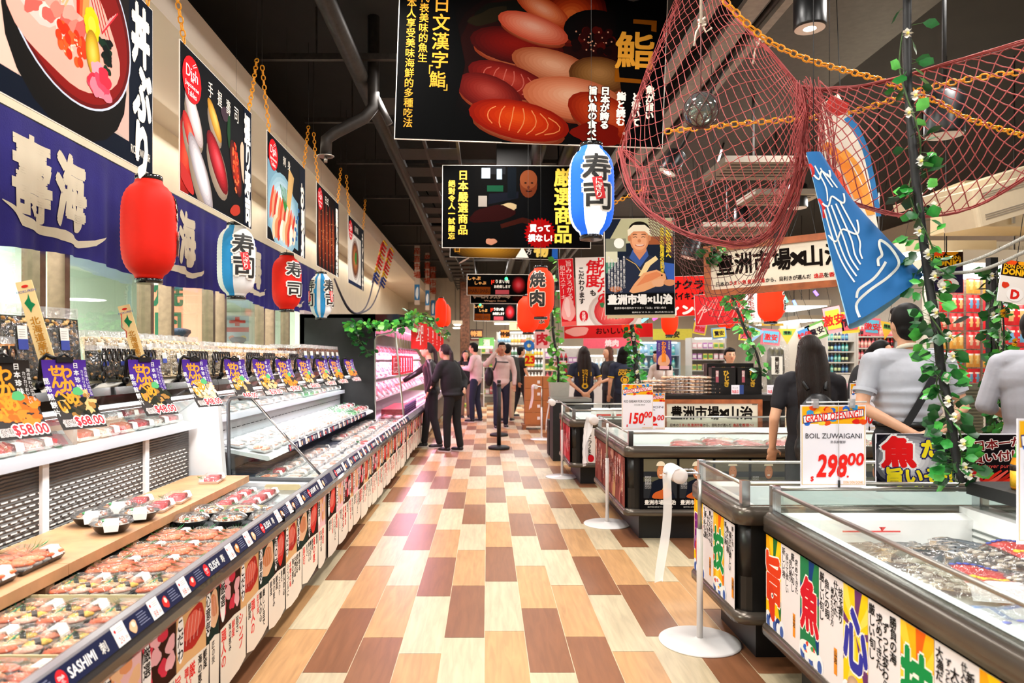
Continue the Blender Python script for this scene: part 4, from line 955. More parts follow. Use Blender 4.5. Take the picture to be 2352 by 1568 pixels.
# vertical cloth banners past the posters
for i, (px0, px1, py0, py1, Y, lab) in enumerate(((952, 964, 562, 700, 16, 'tall white and blue pennant nearest beside the bulkhead'), (977, 986, 578, 712, 20, 'second tall pennant beside the bulkhead'), (990, 999, 600, 735, 23, 'third tall pennant beside the bulkhead'))):
    p = P(px0, py0, Y); q = P(px1, py1, Y); t = thing('hanging_pennant', lab, 'banner', (p.x, Y, q.z)); w_, h_ = q.x-p.x, p.z-q.z; MB().box(0, w_, 0, .01, 0, h_).build('cloth', mat('pennant_cloth', '#c9b6a4', .8, vary=.05), t)
    a = Art(y=-.002); a.rect(0, h_*.08, w_, h_*.34, '#3d78a8'); a.blob(w_/2, h_*.2, w_*.3, h_*.09, '#e9f0f4', i); a.vtext('産直市場', w_/2, h_*.95, h_*.11, '#b0452c', .03, 1.2); a.build(t)
    MB().tube([(w_/2, .005, h_), (w_/2, .005, 4.35-q.z)], .006, 5).build('hanging_cord', BLACKM, t)

# ---------------------------------------------------------------- kitchen seen through the glass
def chef(loc, label, col):
    t = thing('cook', label, 'person', loc); b = MB(); SK = '#b98566'
    b.ell((0, 0, 1.0), (.19, .13, .36)); b.ell((0, 0, 1.36), (.10, .10, .12)); b.ell((0, 0, 1.33), (.22, .12, .09)); b.cap((0, 0, 1.3), (0, 0, 1.48), .06, .055); b.ell((0, 0, 1.60), (.082, .10, .12))
    for s in (-1, 1): b.cap((s*.10, 0, .9), (s*.11, 0, .12), .10, .06); b.cap((s*.21, 0, 1.36), (s*.27, -.04, 1.08), .055, .045); b.cap((s*.27, -.04, 1.08), (s*.2, -.25, 1.0), .045, .032); b.ell((s*.09, -.03, .04), (.05, .12, .04)); b.ell((s*.084, 0, 1.6), (.012, .02, .03))
    b.remesh('body', mat('skin_a', SK, .5, vary=.06), t, .014, 3)
    c = MB(); c.ell((0, 0, 1.0), (.205, .145, .37)); c.ell((0, 0, 1.35), (.235, .13, .095))
    for s in (-1, 1): c.cap((s*.21, 0, 1.36), (s*.27, -.04, 1.1), .068, .06)
    c.remesh('uniform', mat('uniform_'+col[1:], col, .8, vary=.08), t, .016, 3)
    m = MB(); m.lathe([(.092, 0), (.10, .02), (.13, .05), (.125, .085), (.07, .105), (.01, .11)], 20, (0, .02, 1.64)); m.build('cap', mat('striped_cap', '#1d2740', .8, bump=.6, bscale=28, wave='X'), t)
    h = MB(); h.ell((0, .015, 1.60), (.088, .098, .10)); h.build('hair', mat('black_hair', '#0c0908', .6, vary=.2, spec=.2), t)
chef((-3.72, 8.6, 0), 'kitchen cook in a striped flat cap behind the glass', '#d8d8da'); chef((-4.2, 12.0, 0), 'second kitchen cook in a dark cap far behind the glass', '#d8d8da')
t = thing('notice_board', 'white framed notice with red and blue pictures on the kitchen wall', 'sign', (-4.3, 12.27, 1.62)); MB().box(-.3, .3, -.0, .02, 0, .56).build('frame', WHITEM, t)
a = Art(y=-.002); a.rect(-.2, .06, .2, .5, '#b8c4d8'); a.rect(-.2, .22, .2, .30, '#c83a34'); a.rect(-.04, .32, .04, .48, '#d83c34'); a.rect(-.14, .37, .14, .42, '#d83c34'); a.blob(-.1, .12, .05, .04, '#d86a3c', 2); a.blob(.1, .12, .05, .04, '#e8c23a', 3); a.build(t)
t = thing('notice_strip', 'red and white notice below the white framed one on the kitchen wall', 'sign', (-4.2, 12.27, 1.38)); MB().box(-.3, .4, 0, .015, 0, .17).build('plate', mat('notice_red', '#b8342c', .5), t)
a = Art(y=-.002); a.rect(-.26, .05, .36, .12, '#e8d8c8'); a.text('衛生管理', .05, .085, .05, '#222222'); a.build(t)
t = thing('kitchen_poster', 'salmon coloured reflection-like poster behind the glass above the rice crackers', 'poster', (-4.6, 10.5, 1.45)); MB().box(-.55, .55, 0, .02, 0, 1.15).build('board', mat('salmon_board', '#e07a5c', .5), t)
a = Art(y=-.003); a.rect(.12, 0, .55, 1.15, '#eaa088'); a.vtext('焼肉', -.1, 1.12, .42, '#2f5a44', .04, 1.1); a.build(t)
MB().box(-.03, .03, .02, .05, -1.45, 0).build('post', STEEL, t)
for i, (x, y, lab) in enumerate(((-4.2, 2.6, 'steel kitchen counter with boxes seen at the far left'), (-4.6, 8.0, 'steel kitchen counter seen through the middle windows'))):
    t = thing('kitchen_counter', lab, 'counter', (x, y, 0)); MB().box(-.35, .35, -1.0, 1.0, .84, .88).build('worktop', STEEL, t)
    for sx in (-.3, .3):
        for sy in (-.95, .95): MB().box(sx-.02, sx+.02, sy-.02, sy+.02, 0, .84).build('leg', STEEL, t)
t = thing('kitchen_cabinet', 'white wall unit in the kitchen at the left edge', 'cabinet', (-5.9, 5.6, 1.9)); MB().box(-.09, .3, -.5, .5, 0, .5).build('body', WHITEM, t); MB().box(.3, .305, -.45, .45, .03, .05).build('handle', STEEL, t)

# ---------------------------------------------------------------- snacks on top of the cases
def bag_proto(name, w, h, d, food, seed, sticker=True, n=190):
    t = thing(name, 'x', 'snack bag'); r = random.Random(seed)
    f = MB()
    for k in range(n):
        x, z = r.uniform(-.43, .43)*w, r.uniform(.05, .84)*h; y = -d*.34*math.cos(x/w*2.6)*r.uniform(.85, 1.1); s = r.uniform(.007, .013)
        f.ell((x, y, z), (s, s*.6, s*.8), r.choice(food), 6, 4)
    f.box(-.44*w, .44*w, -d*.24, d*.25, .02*h, .86*h, food[0]); f.build('crackers', FOOD, t)
    def sk(u, v):
        x = (u-.5)*w; e = min(1, min(u, 1-u)*7, ); y = -d*.5*e*(math.sin(min(v*1.12, 1)*PI)**.5 if v < .89 else 0)*(1+.12*math.sin(u*9+v*13)); return (x*(1-.03*math.sin(v*9)), y-.002, v*h)
    b = MB(); b.grid(sk, 12, 12); b.build('film', FILM, t)
    b = MB(); b.grid(lambda u, v: ((u-.5)*w*(1+.03*math.sin(u*20)), .004*math.sin(u*17), h*(.88+.14*v)), 14, 2); b.build('seal', clear_mat('film_seal', '#f2f0ea', .2, .2, .25), t)
    if sticker:
        s = MB(); s.box(-.02, .022, -d*.5-.006, -d*.5-.004, h*.55, h*.72, '#efece4').box(-.02, .022, -d*.5-.0062, -d*.5-.004, h*.42, h*.55, '#3a4aa0')
        for q in range(4): s.box(-.015, .012, -d*.5-.007, -d*.5-.006, h*(.58+.03*q), h*(.585+.03*q), '#a8a49c')
        s.build('sticker', PACK, t)
    return t
DK = ['#2a2a1c', '#1f2416', '#3c3420', '#c08a48', '#161a12', '#a87838', '#e0b878']; BR = ['#b87840', '#c98a52', '#8f5628', '#dba66c']; CRB = ['#dcc49c', '#e8d6b4', '#c9a878', '#efe2c8', '#8c7a52']; TAN = ['#d8a46c', '#e4b886', '#c88c54', '#ecc89c']; BRN = ['#6a3c20', '#8a5430', '#4c2814', '#b07a4c']
KDB = Kit(bag_proto('snack_bag', .21, .34, .07, DK, 1)); KSM = Kit(bag_proto('snack_bag', .17, .19, .06, BR, 2, n=120)); KCR = Kit(bag_proto('snack_bag', .17, .27, .06, CRB, 3)); KTN = Kit(bag_proto('snack_bag', .18, .24, .07, TAN, 4)); KBN = Kit(bag_proto('snack_bag', .16, .22, .06, BRN, 5)); KDS = Kit(bag_proto('snack_bag', .16, .17, .05, DK[:5]+['#8a7a50'], 6, n=110))
CZ = 1.269
for i, y in enumerate((2.55, 2.78, 3.02, 3.27)): KDB((-1.98+(.03 if i == 3 else 0), y, CZ), PI/2-.32, 'big cellophane bag of dark seaweed rice crackers, %s from the camera' % ORD[i], 'seaweed cracker bags', rot=(-.12, 0, PI/2-.38))
for i, y in enumerate((2.38, 2.62)): KSM((-1.84, y+.05, CZ), 0, 'cellophane bag of curly orange-brown crackers, %s one' % ['nearer', 'farther'][i], 'curly cracker bags', rot=(-.12, 0, PI/2-.35))
for i, y in enumerate((3.42, 3.60, 3.78)): KDS((-1.85, y, CZ), 0, 'small bag of dark seaweed crackers in the middle of the row, %s' % ORD[i], 'small dark cracker bags', rot=(-.1, 0, PI/2-.35))
for i in range(8):
    KCR((-2.0+.03*(i % 2), 3.72+i*.16, CZ), 0, 'bag of pale flat rice crackers leaning behind the black dividers, %s' % ORD[i], 'pale cracker bags', rot=(-.35, 0, PI/2-.45))
for i in range(5): KCR((-1.84, 4.05+i*.19, CZ), 0, 'front bag of pale rice crackers, %s of the front row' % ORD[i], 'front pale cracker bags', rot=(-.15, 0, PI/2-.35), scale=.72)
for i in range(9): KTN((-1.99, 5.1+i*.2, CZ), 0, 'bag of tan rice crackers in the back row, %s along' % ORD[i], 'tan cracker bags', rot=(-.3, 0, PI/2-.4))
for i in range(9): KTN((-1.83, 5.0+i*.22, CZ), 0, 'small bag of tan rice crackers in the front row, %s along' % ORD[i], 'small tan cracker bags', rot=(-.15, 0, PI/2-.35), scale=.75)
for i in range(7): KBN((-2.02, 6.95+i*.26, CZ), 0, 'bag of brown snacks near the black meat case panel, %s along' % ORD[i], 'brown snack bags', rot=(-.2, 0, PI/2-.4), scale=1.15)
for i in range(7): KBN((-1.83, 7.1+i*.25, CZ), 0, 'small bag of brown snacks in the front row, %s along' % ORD[i], 'small brown snack bags', rot=(-.12, 0, PI/2-.3))
# black plastic link dividers
def divider_proto(n, rows):
    t = thing('link_divider', 'x', 'divider'); mb = MB(); p = .045
    for i in range(n):
        for j in range(rows):
            if j < rows-1 and 0 < i < n-1: continue
            ring = [(0+.019*math.cos(2*PI*k/10), 0, .024+.026*math.sin(2*PI*k/10)) for k in range(10)]; mb.tube([(x+i*p, y, z+j*.05) for x, y, z in ring], .0048, 5, closed=True)
            mb.box(i*p-.012, i*p+.012, -.004, .004, j*.05+.046, j*.05+.056)
    mb.build('link_lattice', mat('black_plastic', '#0e0e10', .35), t); return t
KD = Kit(divider_proto(7, 3))
for i, (y, x, rz) in enumerate(((2.42, -1.79, PI/2), (3.33, -1.79, PI/2), (3.64, -1.80, PI/2+.1), (4.35, -1.82, PI/2), (4.72, -1.81, PI/2), (5.35, -1.80, PI/2), (5.75, -1.8, PI/2), (6.5, -1.8, PI/2), (7.4, -1.8, PI/2))):
    KD((x, y, CZ), rz, 'black plastic link divider in front of the snack bags, %s from the camera' % ORD[i], 'black link dividers')
# wooden upright signs
for i, (px, py, Y, lab) in enumerate(((100, 664, 2.80, 'slanting wooden sign with a green island shape, nearest the camera'), (312, 716, 3.62, 'second slanting wooden sign, with a red cord, behind the small bags'))):
    p = P(px+18, py, Y); t = thing('wooden_sign', lab, 'sign', (p.x-.0, Y+.02, CZ), rot=(.0, .0, .35)); h_ = p.z-CZ+.05
    t.rotation_euler = (-.08, -.27, .35); MB().box(-.028, .028, 0, .012, 0, h_).build('plank', mat('bare_pine', '#eac98e', .5, vary=.08, vscale=10), t)
    a = Art(y=-.001); a.poly([(-.018, h_*.80), (-.002, h_*.84), (.004, h_*.88), (.006, h_*.80), (.018, h_*.77), (.004, h_*.74), (-.004, h_*.70), (-.008, h_*.74)], '#1f7a4c')
    a.ell(0, h_*.95, .012, .006, '#d03028'); a.text('HOKUREN', 0, h_*.905, .010, '#3a4aa8'); a.vtext('北海道産米使用の', 0, h_*.66, h_*.075, '#b87a20', .02, 1.05); a.build(t, pic='green_emblem')
    if i: MB().tube([(-.02, -.004, h_*.9), (-.035, -.01, h_*.72), (-.02, -.01, h_*.66), (-.028, -.01, h_*.58)], .0022, 5).build('red_cord', mat('red_cord', '#c02020', .6), t)
# curved price cards on black clips
def card(i, px, Y, kind):
    p = P(px, 824, Y); X = -1.675; t = thing('price_card', 'curved purple price card on a black clip, %s from the camera' % ORD[i] if kind == 'p' else ('curved price card with an orange picture at the left edge' if kind == 'o' else 'curved pink and orange price card, %s from the camera' % ORD[i]), 'price card', (X, Y, 1.372), group='price cards clipped along the cases')
    t.rotation_euler = (0, 0, PI/2-.42); a = Art(y=-.0012, step=.0006); w_, h_ = .185, .265
    def cx(z): s = (-z)/h_; return -.13*s**1.7
    top = '#4a2a8c' if kind != 'o' else '#2a2420'; a.rect(-w_/2, -h_, w_/2, 0, '#3a3534')
    for q in range(10): a.rect(-w_/2, -h_*.55*(q+1)/10, w_/2, -h_*.55*q/10, top)
    r = random.Random(i)
    for q in range(60 if i < 4 else 20): 
        an = r.random()*6.28; d = r.random()**.5; cc = (DK if i < 3 else CRB if i < 5 else TAN) if kind == 'p' else ['#f08a2c', '#e06a20']; a.blob(.015+d*math.cos(an)*w_*.40, -h_*.63+d*math.sin(an)*h_*.20, .016, .011, r.choice(cc), q, .3)
    a.vtext('わかめ', .0, -.022, .052, '#f59a2a', .05, .98); a.vtext('せんべい', -.045, -.02, .045, '#f59a2a', .05, 1.0); a.vtext('日本珍味', .045, -.012, .022, '#f2eeea', .02, 1.3); a.vtext('昆布煎餅片', -.085, -.07, .024, '#f2eeea', .03, 1.25)
    a.vtext('カリカリおいしい', .068, -.04, .013, '#f2eeea', 0, 1.1); a.vtext('海の味わい広がる', .085, -.03, .013, '#f2eeea', 0, 1.1); a.blob(.03, -h_*.47, .02, .018, '#58b070', 3)
    a.text('$%s.00' % ['58', '68', '48', '48', '68', '58'][i % 6], .03, -h_*.90, .036, '#d8303c', bold=.04, outline='#fff4f0', ow=.09); a.text('優惠', -.055, -h_*.91, .025, '#3a2422', outline='#fff4f0', ow=.09)
    # bend the sheet: cut into strips already for the backing, sheared for the rest
    bk = MB(); bk.grid(lambda u, v: ((u-.5)*w_, cx(-h_*v)+.0015, -h_*v), 2, 10, '#3a3534'); bk.build('card_back', PRINT, t)
    a.pic.f = a.pic.f[1:]; a.pic.c = a.pic.c[1:]; a.pic.sm = a.pic.sm[1:]; a.press(.002)
    for mb_ in (a.pic, a.let): mb_.fine(.03); mb_.v = [(x, y+cx(min(z, 0)), z) for x, y, z in mb_.v]
    fr = MB(); fr.grid(lambda u, v: ((u-.5)*w_, cx(-h_*v)-.0003, -h_*v), 2, 10, '#3a3534'); fr.build('card_face', PRINTG, t); a.build(t, PRINTG, pressed=True)
    c = MB(); c.box(-.035, .035, -.008, .008, -.01, .012); c.tube([(-.03, .01, .005), (-.05, .03, .02), (-.06, .045, 0), (-.062, .05, -.05), (-.062, .05, -.10)], .009, 7); c.tube([(-.02, 0, .012), (0, 0, .024), (.02, 0, .012)], .005, 6)
    c.ell((-.062, .05, -.10), (.02, .014, .02)); c.build('clip', mat('black_plastic', '#0e0e10', .35), t)
for i, (px, Y, k) in enumerate(((-5, 2.46, 'o'), (158, 2.82, 'p'), (332, 3.48, 'p'), (447, 4.08, 'p'), (540, 4.72, 'p'), (596, 5.28, 'p'), (646, 5.85, 'k'), (697, 6.5, 'p'), (735, 7.2, 'p'), (768, 7.8, 'k'), (800, 8.6, 'k'))): card(i, px, Y, k)

# ---------------------------------------------------------------- pink-lit meat case
PK = lamp('meat_case_light', 'AREA', (-1.25, 11.2, 1.74), 420, (1, .55, .80), .35, 3.8, rot=(0, math.radians(8), 0)); lamp('meat_case_light', 'AREA', (-1.25, 15.8, 1.74), 300, (1, .55, .80), .35, 4.6)
m = thing('meat_display_case', 'tall pink-lit meat display case with a black canopy and side', 'display case'); PINKW = mat('pink_white_inside', '#f0dce4', .35); M0, M1 = 9.12, 18.2
MB().box(-2.4, -1.14, M0, M1, 0, .09).build('kick_plate', BLACKM, m)
MB().box(-2.4, -1.04, M0, M1, .09, .56).build('body', mat('case_front', '#2b2624'), m); MB().loftY([(-1.05, .545), (-.985, .55), (-.975, .585), (-.99, .6), (-1.05, .6)], M0, M1).build('bumper', MATS['black_bumper'], m)
MB().loftY([(-1.045, .56), (-.988, .60), (-1.012, .658), (-1.045, .655)], M0, M1).build('price_rail', MATS['rail_grey'], m)
MB().box(-2.4, -2.34, M0, M1, .56, 2.0).build('back_wall', PINKW, m)
MB().box(-2.4, -1.43, M0, M0+.04, .56, 1.95).build('side_panel', BLACKM, m)
MB().loftY([(-2.4, 1.94), (-1.15, 1.95), (-1.0, 1.93), (-.955, 1.86), (-.965, 1.80), (-1.02, 1.79), (-1.5, 1.72), (-1.6, 1.90), (-2.4, 1.90)], M0, M1).build('canopy', BLACK, m)
MB().box(-1.46, -1.2, M0+.1, M1-.1, 1.76, 1.78).build('light_diffuser', emis('pink_tube', '#ffb0dc', 4), m)
for z, x in ((.80, -1.5), (1.08, -1.62), (1.36, -1.7)): MB().box(-2.34, x, M0+.08, M1, z, z+.02).build('shelf', PINKW, m)
MB().box(-2.3, -1.05, M0+.05, M1, .56, .575).build('deck', PINKW, m)
g = thing('glass_end_panel', 'upright rounded glass end panel with a steel frame at the meat case', 'glass panel', (0, M0-.03, 0)); fr = [(-1.43, .60), (-1.43, 1.62), (-1.41, 1.67), (-1.2, 1.72), (-1.17, 1.70), (-1.06, .60)]
MB().tube([(x, 0, z) for x, z in fr], .012, 8, closed=True).build('frame', STEEL, g); MB().prism(fr, -.002, .002, M=Matrix.Rotation(PI/2, 4, 'X')).build('pane', GLASS, g)
def meat_proto(seed, cols):
    t = thing('meat_pack', 'x', 'meat pack'); r = random.Random(seed); f = MB(); f.box(-.09, .09, -.06, .06, 0, .012, '#e8c0cc'); 
    for k in range(6): f.ell((r.uniform(-.05, .05), r.uniform(-.03, .03), .025), (.045, .03, .016), r.choice(cols), 8, 5)
    f.build('meat', FOOD, t); MB().box(-.092, .092, -.062, .062, .0, .036).build('film', LID, t); return t
KMT = Kit(meat_proto(1, ['#c83448', '#e88494', '#a82038'])); KMT2 = Kit(meat_proto(2, ['#f4c4cc', '#e06a7c', '#d04a60']))
for lv, (z, x, n) in enumerate(((.82, -1.62, 18), (1.10, -1.73, 18), (1.38, -1.8, 18))):
    for i in range(n*2): (KMT if i % 2 else KMT2)((x+.04, 9.35+i*.235, z+.09), 0, '%s meat pack tilted on the %s shelf of the pink case' % ('red' if i % 2 else 'pale', ['lowest', 'middle', 'top'][lv]), '%s meat packs on the %s shelf' % ('red' if i % 2 else 'pale', ['lowest', 'middle', 'top'][lv]), rot=(.35, .95, R.uniform(-.25, .25)), scale=1.35)
for i in range(30):
    for c in range(2): (KMT if (i+c) % 2 else KMT2)((-1.17-c*.15, 9.3+i*.2, .576), PI/2+R.uniform(-.2, .2), '%s meat pack on the floor of the pink case' % ('red' if (i+c) % 2 else 'pale'), '%s meat packs on the case floor' % ('red' if (i+c) % 2 else 'pale'))
for i in range(6):
    t = thing('hanging_tag', 'red hanging tag with white writing inside the pink case, %s from the camera' % ORD[i], 'sign', (-1.22-.01*i, 9.55+i*.42, 1.16), rz=.35, group='red tags in the meat case'); MB().box(-.06, .06, 0, .004, 0, .26).build('card', mat('tag_red', '#e02430', .5), t)
    a = Art(y=-.001); a.rect(-.035, .03, .035, .23, '#f6d0d8'); a.vtext('黒豚肉', 0, .225, .058, '#c81e2c', .03); a.build(t); MB().tube([(0, 0, .26), (0, 0, .58)], .002, 4).build('string', BLACKM, t)
for i in range(5):
    t = thing('red_flag', 'red cloth flag with white writing along the meat case canopy, %s from the camera' % ORD[i], 'flag', (-.96, 10.1+i*.95, 1.52), rz=.9, group='red flags on the meat case'); mb = MB(); mb.grid(lambda u, v: ((u-.5)*.34, .02*math.sin(u*9), .36*v), 10, 2); mb.build('cloth', mat('red_flag_cloth', '#e0201c', .8, vary=.08), t)
    a = Art(y=-.006); a.vtext('和牛', 0, .34, .14, '#f4e4e0', .04, 1.05); a.let.v = [(x, y+.02*math.sin((x/.34+.5)*9), z) for x, y, z in a.let.v]; a.build(t)
t = thing('wire_basket', 'purple-grey wire basket row at the foot of the pink case', 'basket', (-1.12, 9.5, .6)); mb = MB()
for k in range(26): mb.tube([(.02, k*.06, 0), (.02, k*.06, .16)], .004, 4)
for k in range(5): mb.tube([(.02, 0, .03*k+.02), (.02, 1.5, .03*k+.02)], .004, 4)
mb.build('wire_mesh', mat('purple_wire', '#6a4a7c', .4, .3), t); MB().box(-.30, -.02, .05, 1.45, 0, .10).build('contents', mat('dark_red_meat', '#9a2838', .5, vary=.4, vscale=40), t)
front_banner(9.15, 10.6, 'calligraphy banner on the meat case front beside the two women', 33, .02); front_banner(10.62, 13.5, 'far banner row along the meat case front', 35, .02)
# ================================================================ signs, lanterns, net and greenery hanging over the hall
SIGNW = mat('sign_edge', '#d8d0c4', .5)
def hang_sign(name, label, px0, px1, pyl, pyr, Y, h, paint, chains=True, colr=None, t_=.012, print_m=None, dim=1):
    a0, b0 = P(px0, pyl, Y), P(px1, pyr, Y); w_ = (b0-a0).length; t = thing(name, label, 'sign', a0); t.rotation_euler = (0, -math.atan2(b0.z-a0.z, b0.x-a0.x), 0)
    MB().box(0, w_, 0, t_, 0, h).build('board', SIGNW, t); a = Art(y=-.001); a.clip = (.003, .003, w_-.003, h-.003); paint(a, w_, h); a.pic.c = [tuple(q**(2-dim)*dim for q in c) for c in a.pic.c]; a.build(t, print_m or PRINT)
    if chains:
        for x in (.08, w_-.08):
            if colr: chain(t, [(x, .005, h-.02), (x, .005, h+max(.1, 4.3-a0.z-h))], name='chain', m=colr)
            else: MB().tube([(x, .005, h-.01), (x, .005, 4.33-a0.z)], .003, 5).build('wire', BLACKM, t)
    return t
GOLD = '#c08428'; WH = '#efe6da'
def s_fish(a, W_, h):
    q = W_/617.0
    def X(px): return (px-905)*q
    def Z(py): return (328-py)*q
    a.rect(.006, .006, W_-.006, h-.006, '#0a0706')
    # printed photograph of assorted sushi fading to black on both sides
    for k, c in enumerate(('#160805', '#240d07', '#35130a', '#4a1a0d')): a.blob(X(1230), Z(140), (240-18*k)*q, (200-12*k)*q, c, 4, .06)
    a.blob(X(1150), Z(30), 60*q, 30*q, '#2c2a18', 3, .3); a.blob(X(1110), Z(40), 40*q, 18*q, '#4a4028', 8, .3, .4)
    a.shade(X(1300), Z(30), 85*q, 70*q, ['#7a2a10', '#a8481c', '#c8622c', '#e08a50'], .4); a.shade(X(1235), Z(18), 70*q, 26*q, ['#c8683c', '#e89a70', '#f4bca0'], -.5)
    a.shade(X(1355), Z(60), 70*q, 45*q, ['#1e0d08', '#34140c']); r = random.Random(3)
    for k in range(34): a.ell(X(r.uniform(1310, 1400)), Z(r.uniform(62, 112)), 9*q, 9*q, ['#5c1a10', '#7c2818', '#3c0f0a'][k % 3]); a.ell(X(r.uniform(1312, 1398)), Z(r.uniform(64, 110)), 2*q, 2*q, '#e8b8a0')
    def piece(px, py, rx, ry, rot, cols, lines=None):
        a.shade(X(px), Z(py+ry*.45), rx*q*.92, ry*q*.75, ['#a85c3c', '#d89878', '#ecc0a4'], rot); a.shade(X(px), Z(py), rx*q, ry*q, cols, rot, 0, ry*q*.15)
        if lines:
            for k in range(7):
                u = -.72+.24*k; cr, sr = math.cos(rot), math.sin(rot); pts = []
                for j in range(6):
                    v = -.8+1.6*j/5; x = (u+.10*(1-v*v))*rx*math.sqrt(max(0, 1-.75*v*v)); z = v*ry*.82*math.sqrt(max(.05, 1-u*u)); pts.append((X(px)+(x*cr-z*sr)*q, Z(py)+(x*sr+z*cr)*q))
                a.stroke(pts, 2.4*q, lines)
    piece(1180, 105, 110, 42, -.15, ['#6e1c10', '#94281a', '#a8321e']); piece(1215, 62, 85, 30, -.3, ['#d8785c', '#efa68c', '#f6c4b0'])
    piece(1265, 150, 100, 38, -.25, ['#c07c58', '#dca484', '#edc0a4']); piece(1370, 165, 70, 42, -.1, ['#8a6038', '#b08858', '#c8a070'])
    piece(1165, 185, 100, 36, -.3, ['#8c2a24', '#b04438', '#c86454'], '#d8887a'); piece(1120, 215, 80, 40, -.35, ['#8a302a', '#ac4a40', '#c46a5e'])
    piece(1310, 220, 115, 48, -.12, ['#d8906c', '#ecb090', '#f6ccb0']); piece(1385, 258, 90, 45, -.4, ['#b84820', '#d86a3c', '#e88a5c'])
    piece(1190, 275, 118, 44, -.18, ['#b43a10', '#dc5a20', '#ee7834'], '#f8b07c'); a.blob(X(1370), Z(300), 60*q, 26*q, '#a83414', 5, .2)
    # side mattes
    a.poly([(.006, .006), (X(1028), .006), (X(1062), Z(150)), (X(1022), h-.006), (.006, h-.006)], '#0a0706'); a.poly([(X(1440), .006), (W_-.006, .006), (W_-.006, h-.006), (X(1400), h-.006), (X(1412), Z(130))], '#0a0706')
    a.vtext('日本人享受美味海鮮的多種吃法', X(935), Z(-18), 21*q, GOLD, .015, 1.09); a.vtext('代表美味的魚生', X(964), Z(-8), 21*q, GOLD, .015, 1.09); a.vtext('日文漢字', X(1004), Z(-4), 38*q, GOLD, .02, 1.13)
    a.text('「', X(984), Z(166), 20*q, GOLD, bold=.02, rot=0, w=8*q); a.text('鮨', X(1000), Z(188), 36*q, GOLD, bold=.02); a.text('」', X(1019), Z(206), 14*q, GOLD, bold=.02, w=8*q)
    a.poly([(X(1444), Z(34)), (X(1498), Z(36)), (X(1498), Z(62)), (X(1486), Z(60)), (X(1486), Z(46)), (X(1444), Z(44))], GOLD); a.text('鮨', X(1450), Z(106), 82*q, GOLD, w=86*q, bold=.03)
    a.poly([(X(1406), Z(150)), (X(1414), Z(150)), (X(1416), Z(169)), (X(1468), Z(172)), (X(1466), Z(181)), (X(1406), Z(179))], GOLD)
    for (px, py, s_) in ((1489, 186, '魚が旨い'), (1457, 203, 'と書いて'), (1423, 203, '鮨と読む'), (1386, 192, '日本が誇る'), (1358, 192, '旨い魚の食べ方')): a.vtext(s_, X(px), Z(py), 18.5*q, '#f4e6d8', .05, 1.05, outline='#2a0c06' if px < 1400 else None, ow=.09, wx=1.05)
    a.ell(X(1432), Z(297), 3.2*q, 3.2*q, '#f4e6d8'); a.ell(X(1364), Z(322), 3.2*q, 3.2*q, '#f4e6d8')
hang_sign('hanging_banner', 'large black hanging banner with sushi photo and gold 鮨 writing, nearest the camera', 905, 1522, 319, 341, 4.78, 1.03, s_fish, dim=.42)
def s_chef(a, W_, h):
    q = W_/342.0
    def X(px): return (px-1015)*q
    def Z(py): return (570-py)*q
    a.rect(.006, .006, W_-.006, h-.006, '#0b0a0a'); a.rect(X(1090), Z(560), X(1285), Z(384), '#14110f'); a.rect(X(1118), Z(400), X(1160), Z(382), '#3a3c40'); a.rect(X(1105), Z(410), X(1125), Z(386), '#c8d2dc'); a.rect(X(1140), Z(412), X(1152), Z(388), '#b8c4d0')
    a.rect(X(1118), Z(440), X(1155), Z(426), '#2f6a50'); a.poly([(X(1120), Z(470)), (X(1190), Z(455)), (X(1190), Z(440)), (X(1122), Z(445))], '#2c2f3c'); a.rect(X(1098), Z(475), X(1118), Z(450), '#b8b0a8'); a.blob(X(1165), Z(478), 22*q, 12*q, '#cdbb9a', 2); a.rect(X(1165), Z(455), X(1185), Z(384), '#1e2a34')
    a.poly([(X(1180), Z(562)), (X(1186), Z(470)), (X(1205), Z(445)), (X(1240), Z(445)), (X(1264), Z(470)), (X(1272), Z(562))], '#15161a'); a.ell(X(1213), Z(424), 20*q, 30*q, '#8a5236'); a.ell(X(1213), Z(412), 20*q, 22*q, '#a06848'); a.ell(X(1206), Z(420), 3*q, 1.6*q, '#20120c'); a.ell(X(1221), Z(420), 3*q, 1.6*q, '#20120c'); a.stroke([(X(1207), Z(438)), (X(1214), Z(440)), (X(1221), Z(438))], 2.6*q, '#3a1c14'); a.ell(X(1213), Z(430), 3*q, 4*q, '#7a442e')
    a.blob(X(1130), Z(492), 48*q, 20*q, '#4a1410', 3, .2, .15); a.stroke([(X(1150), Z(520)), (X(1200), Z(505)), (X(1250), Z(520))], [10*q, 12*q, 15*q], '#5c2c1c'); a.blob(X(1128), Z(555), 12*q, 8*q, '#d8a890', 4)
    a.vtext('日本嚴選商品', X(1063), Z(392), 22*q, '#d8a83c', .03, 1.14); a.vtext('絕對令人一試難忘', X(1037), Z(415), 15*q, '#d8a83c', .03, 1.15); a.vtext('厳選商品', X(1293), Z(388), 40*q, '#e8c84c', .04, 1.08)
    a.burst(X(1240), Z(536), 37*q, 31*q, '#c81a20', 26); a.text('買って', X(1240), Z(524), 16*q, '#f6ece4', bold=.05, w=46*q); a.text('損なし!', X(1240), Z(546), 16*q, '#f6ece4', bold=.05, w=54*q)
hang_sign('hanging_banner', 'second hanging banner with a bald fish cutter and a red burst', 1015, 1357, 569, 571, 8.6, 1.0, s_chef, dim=.5)
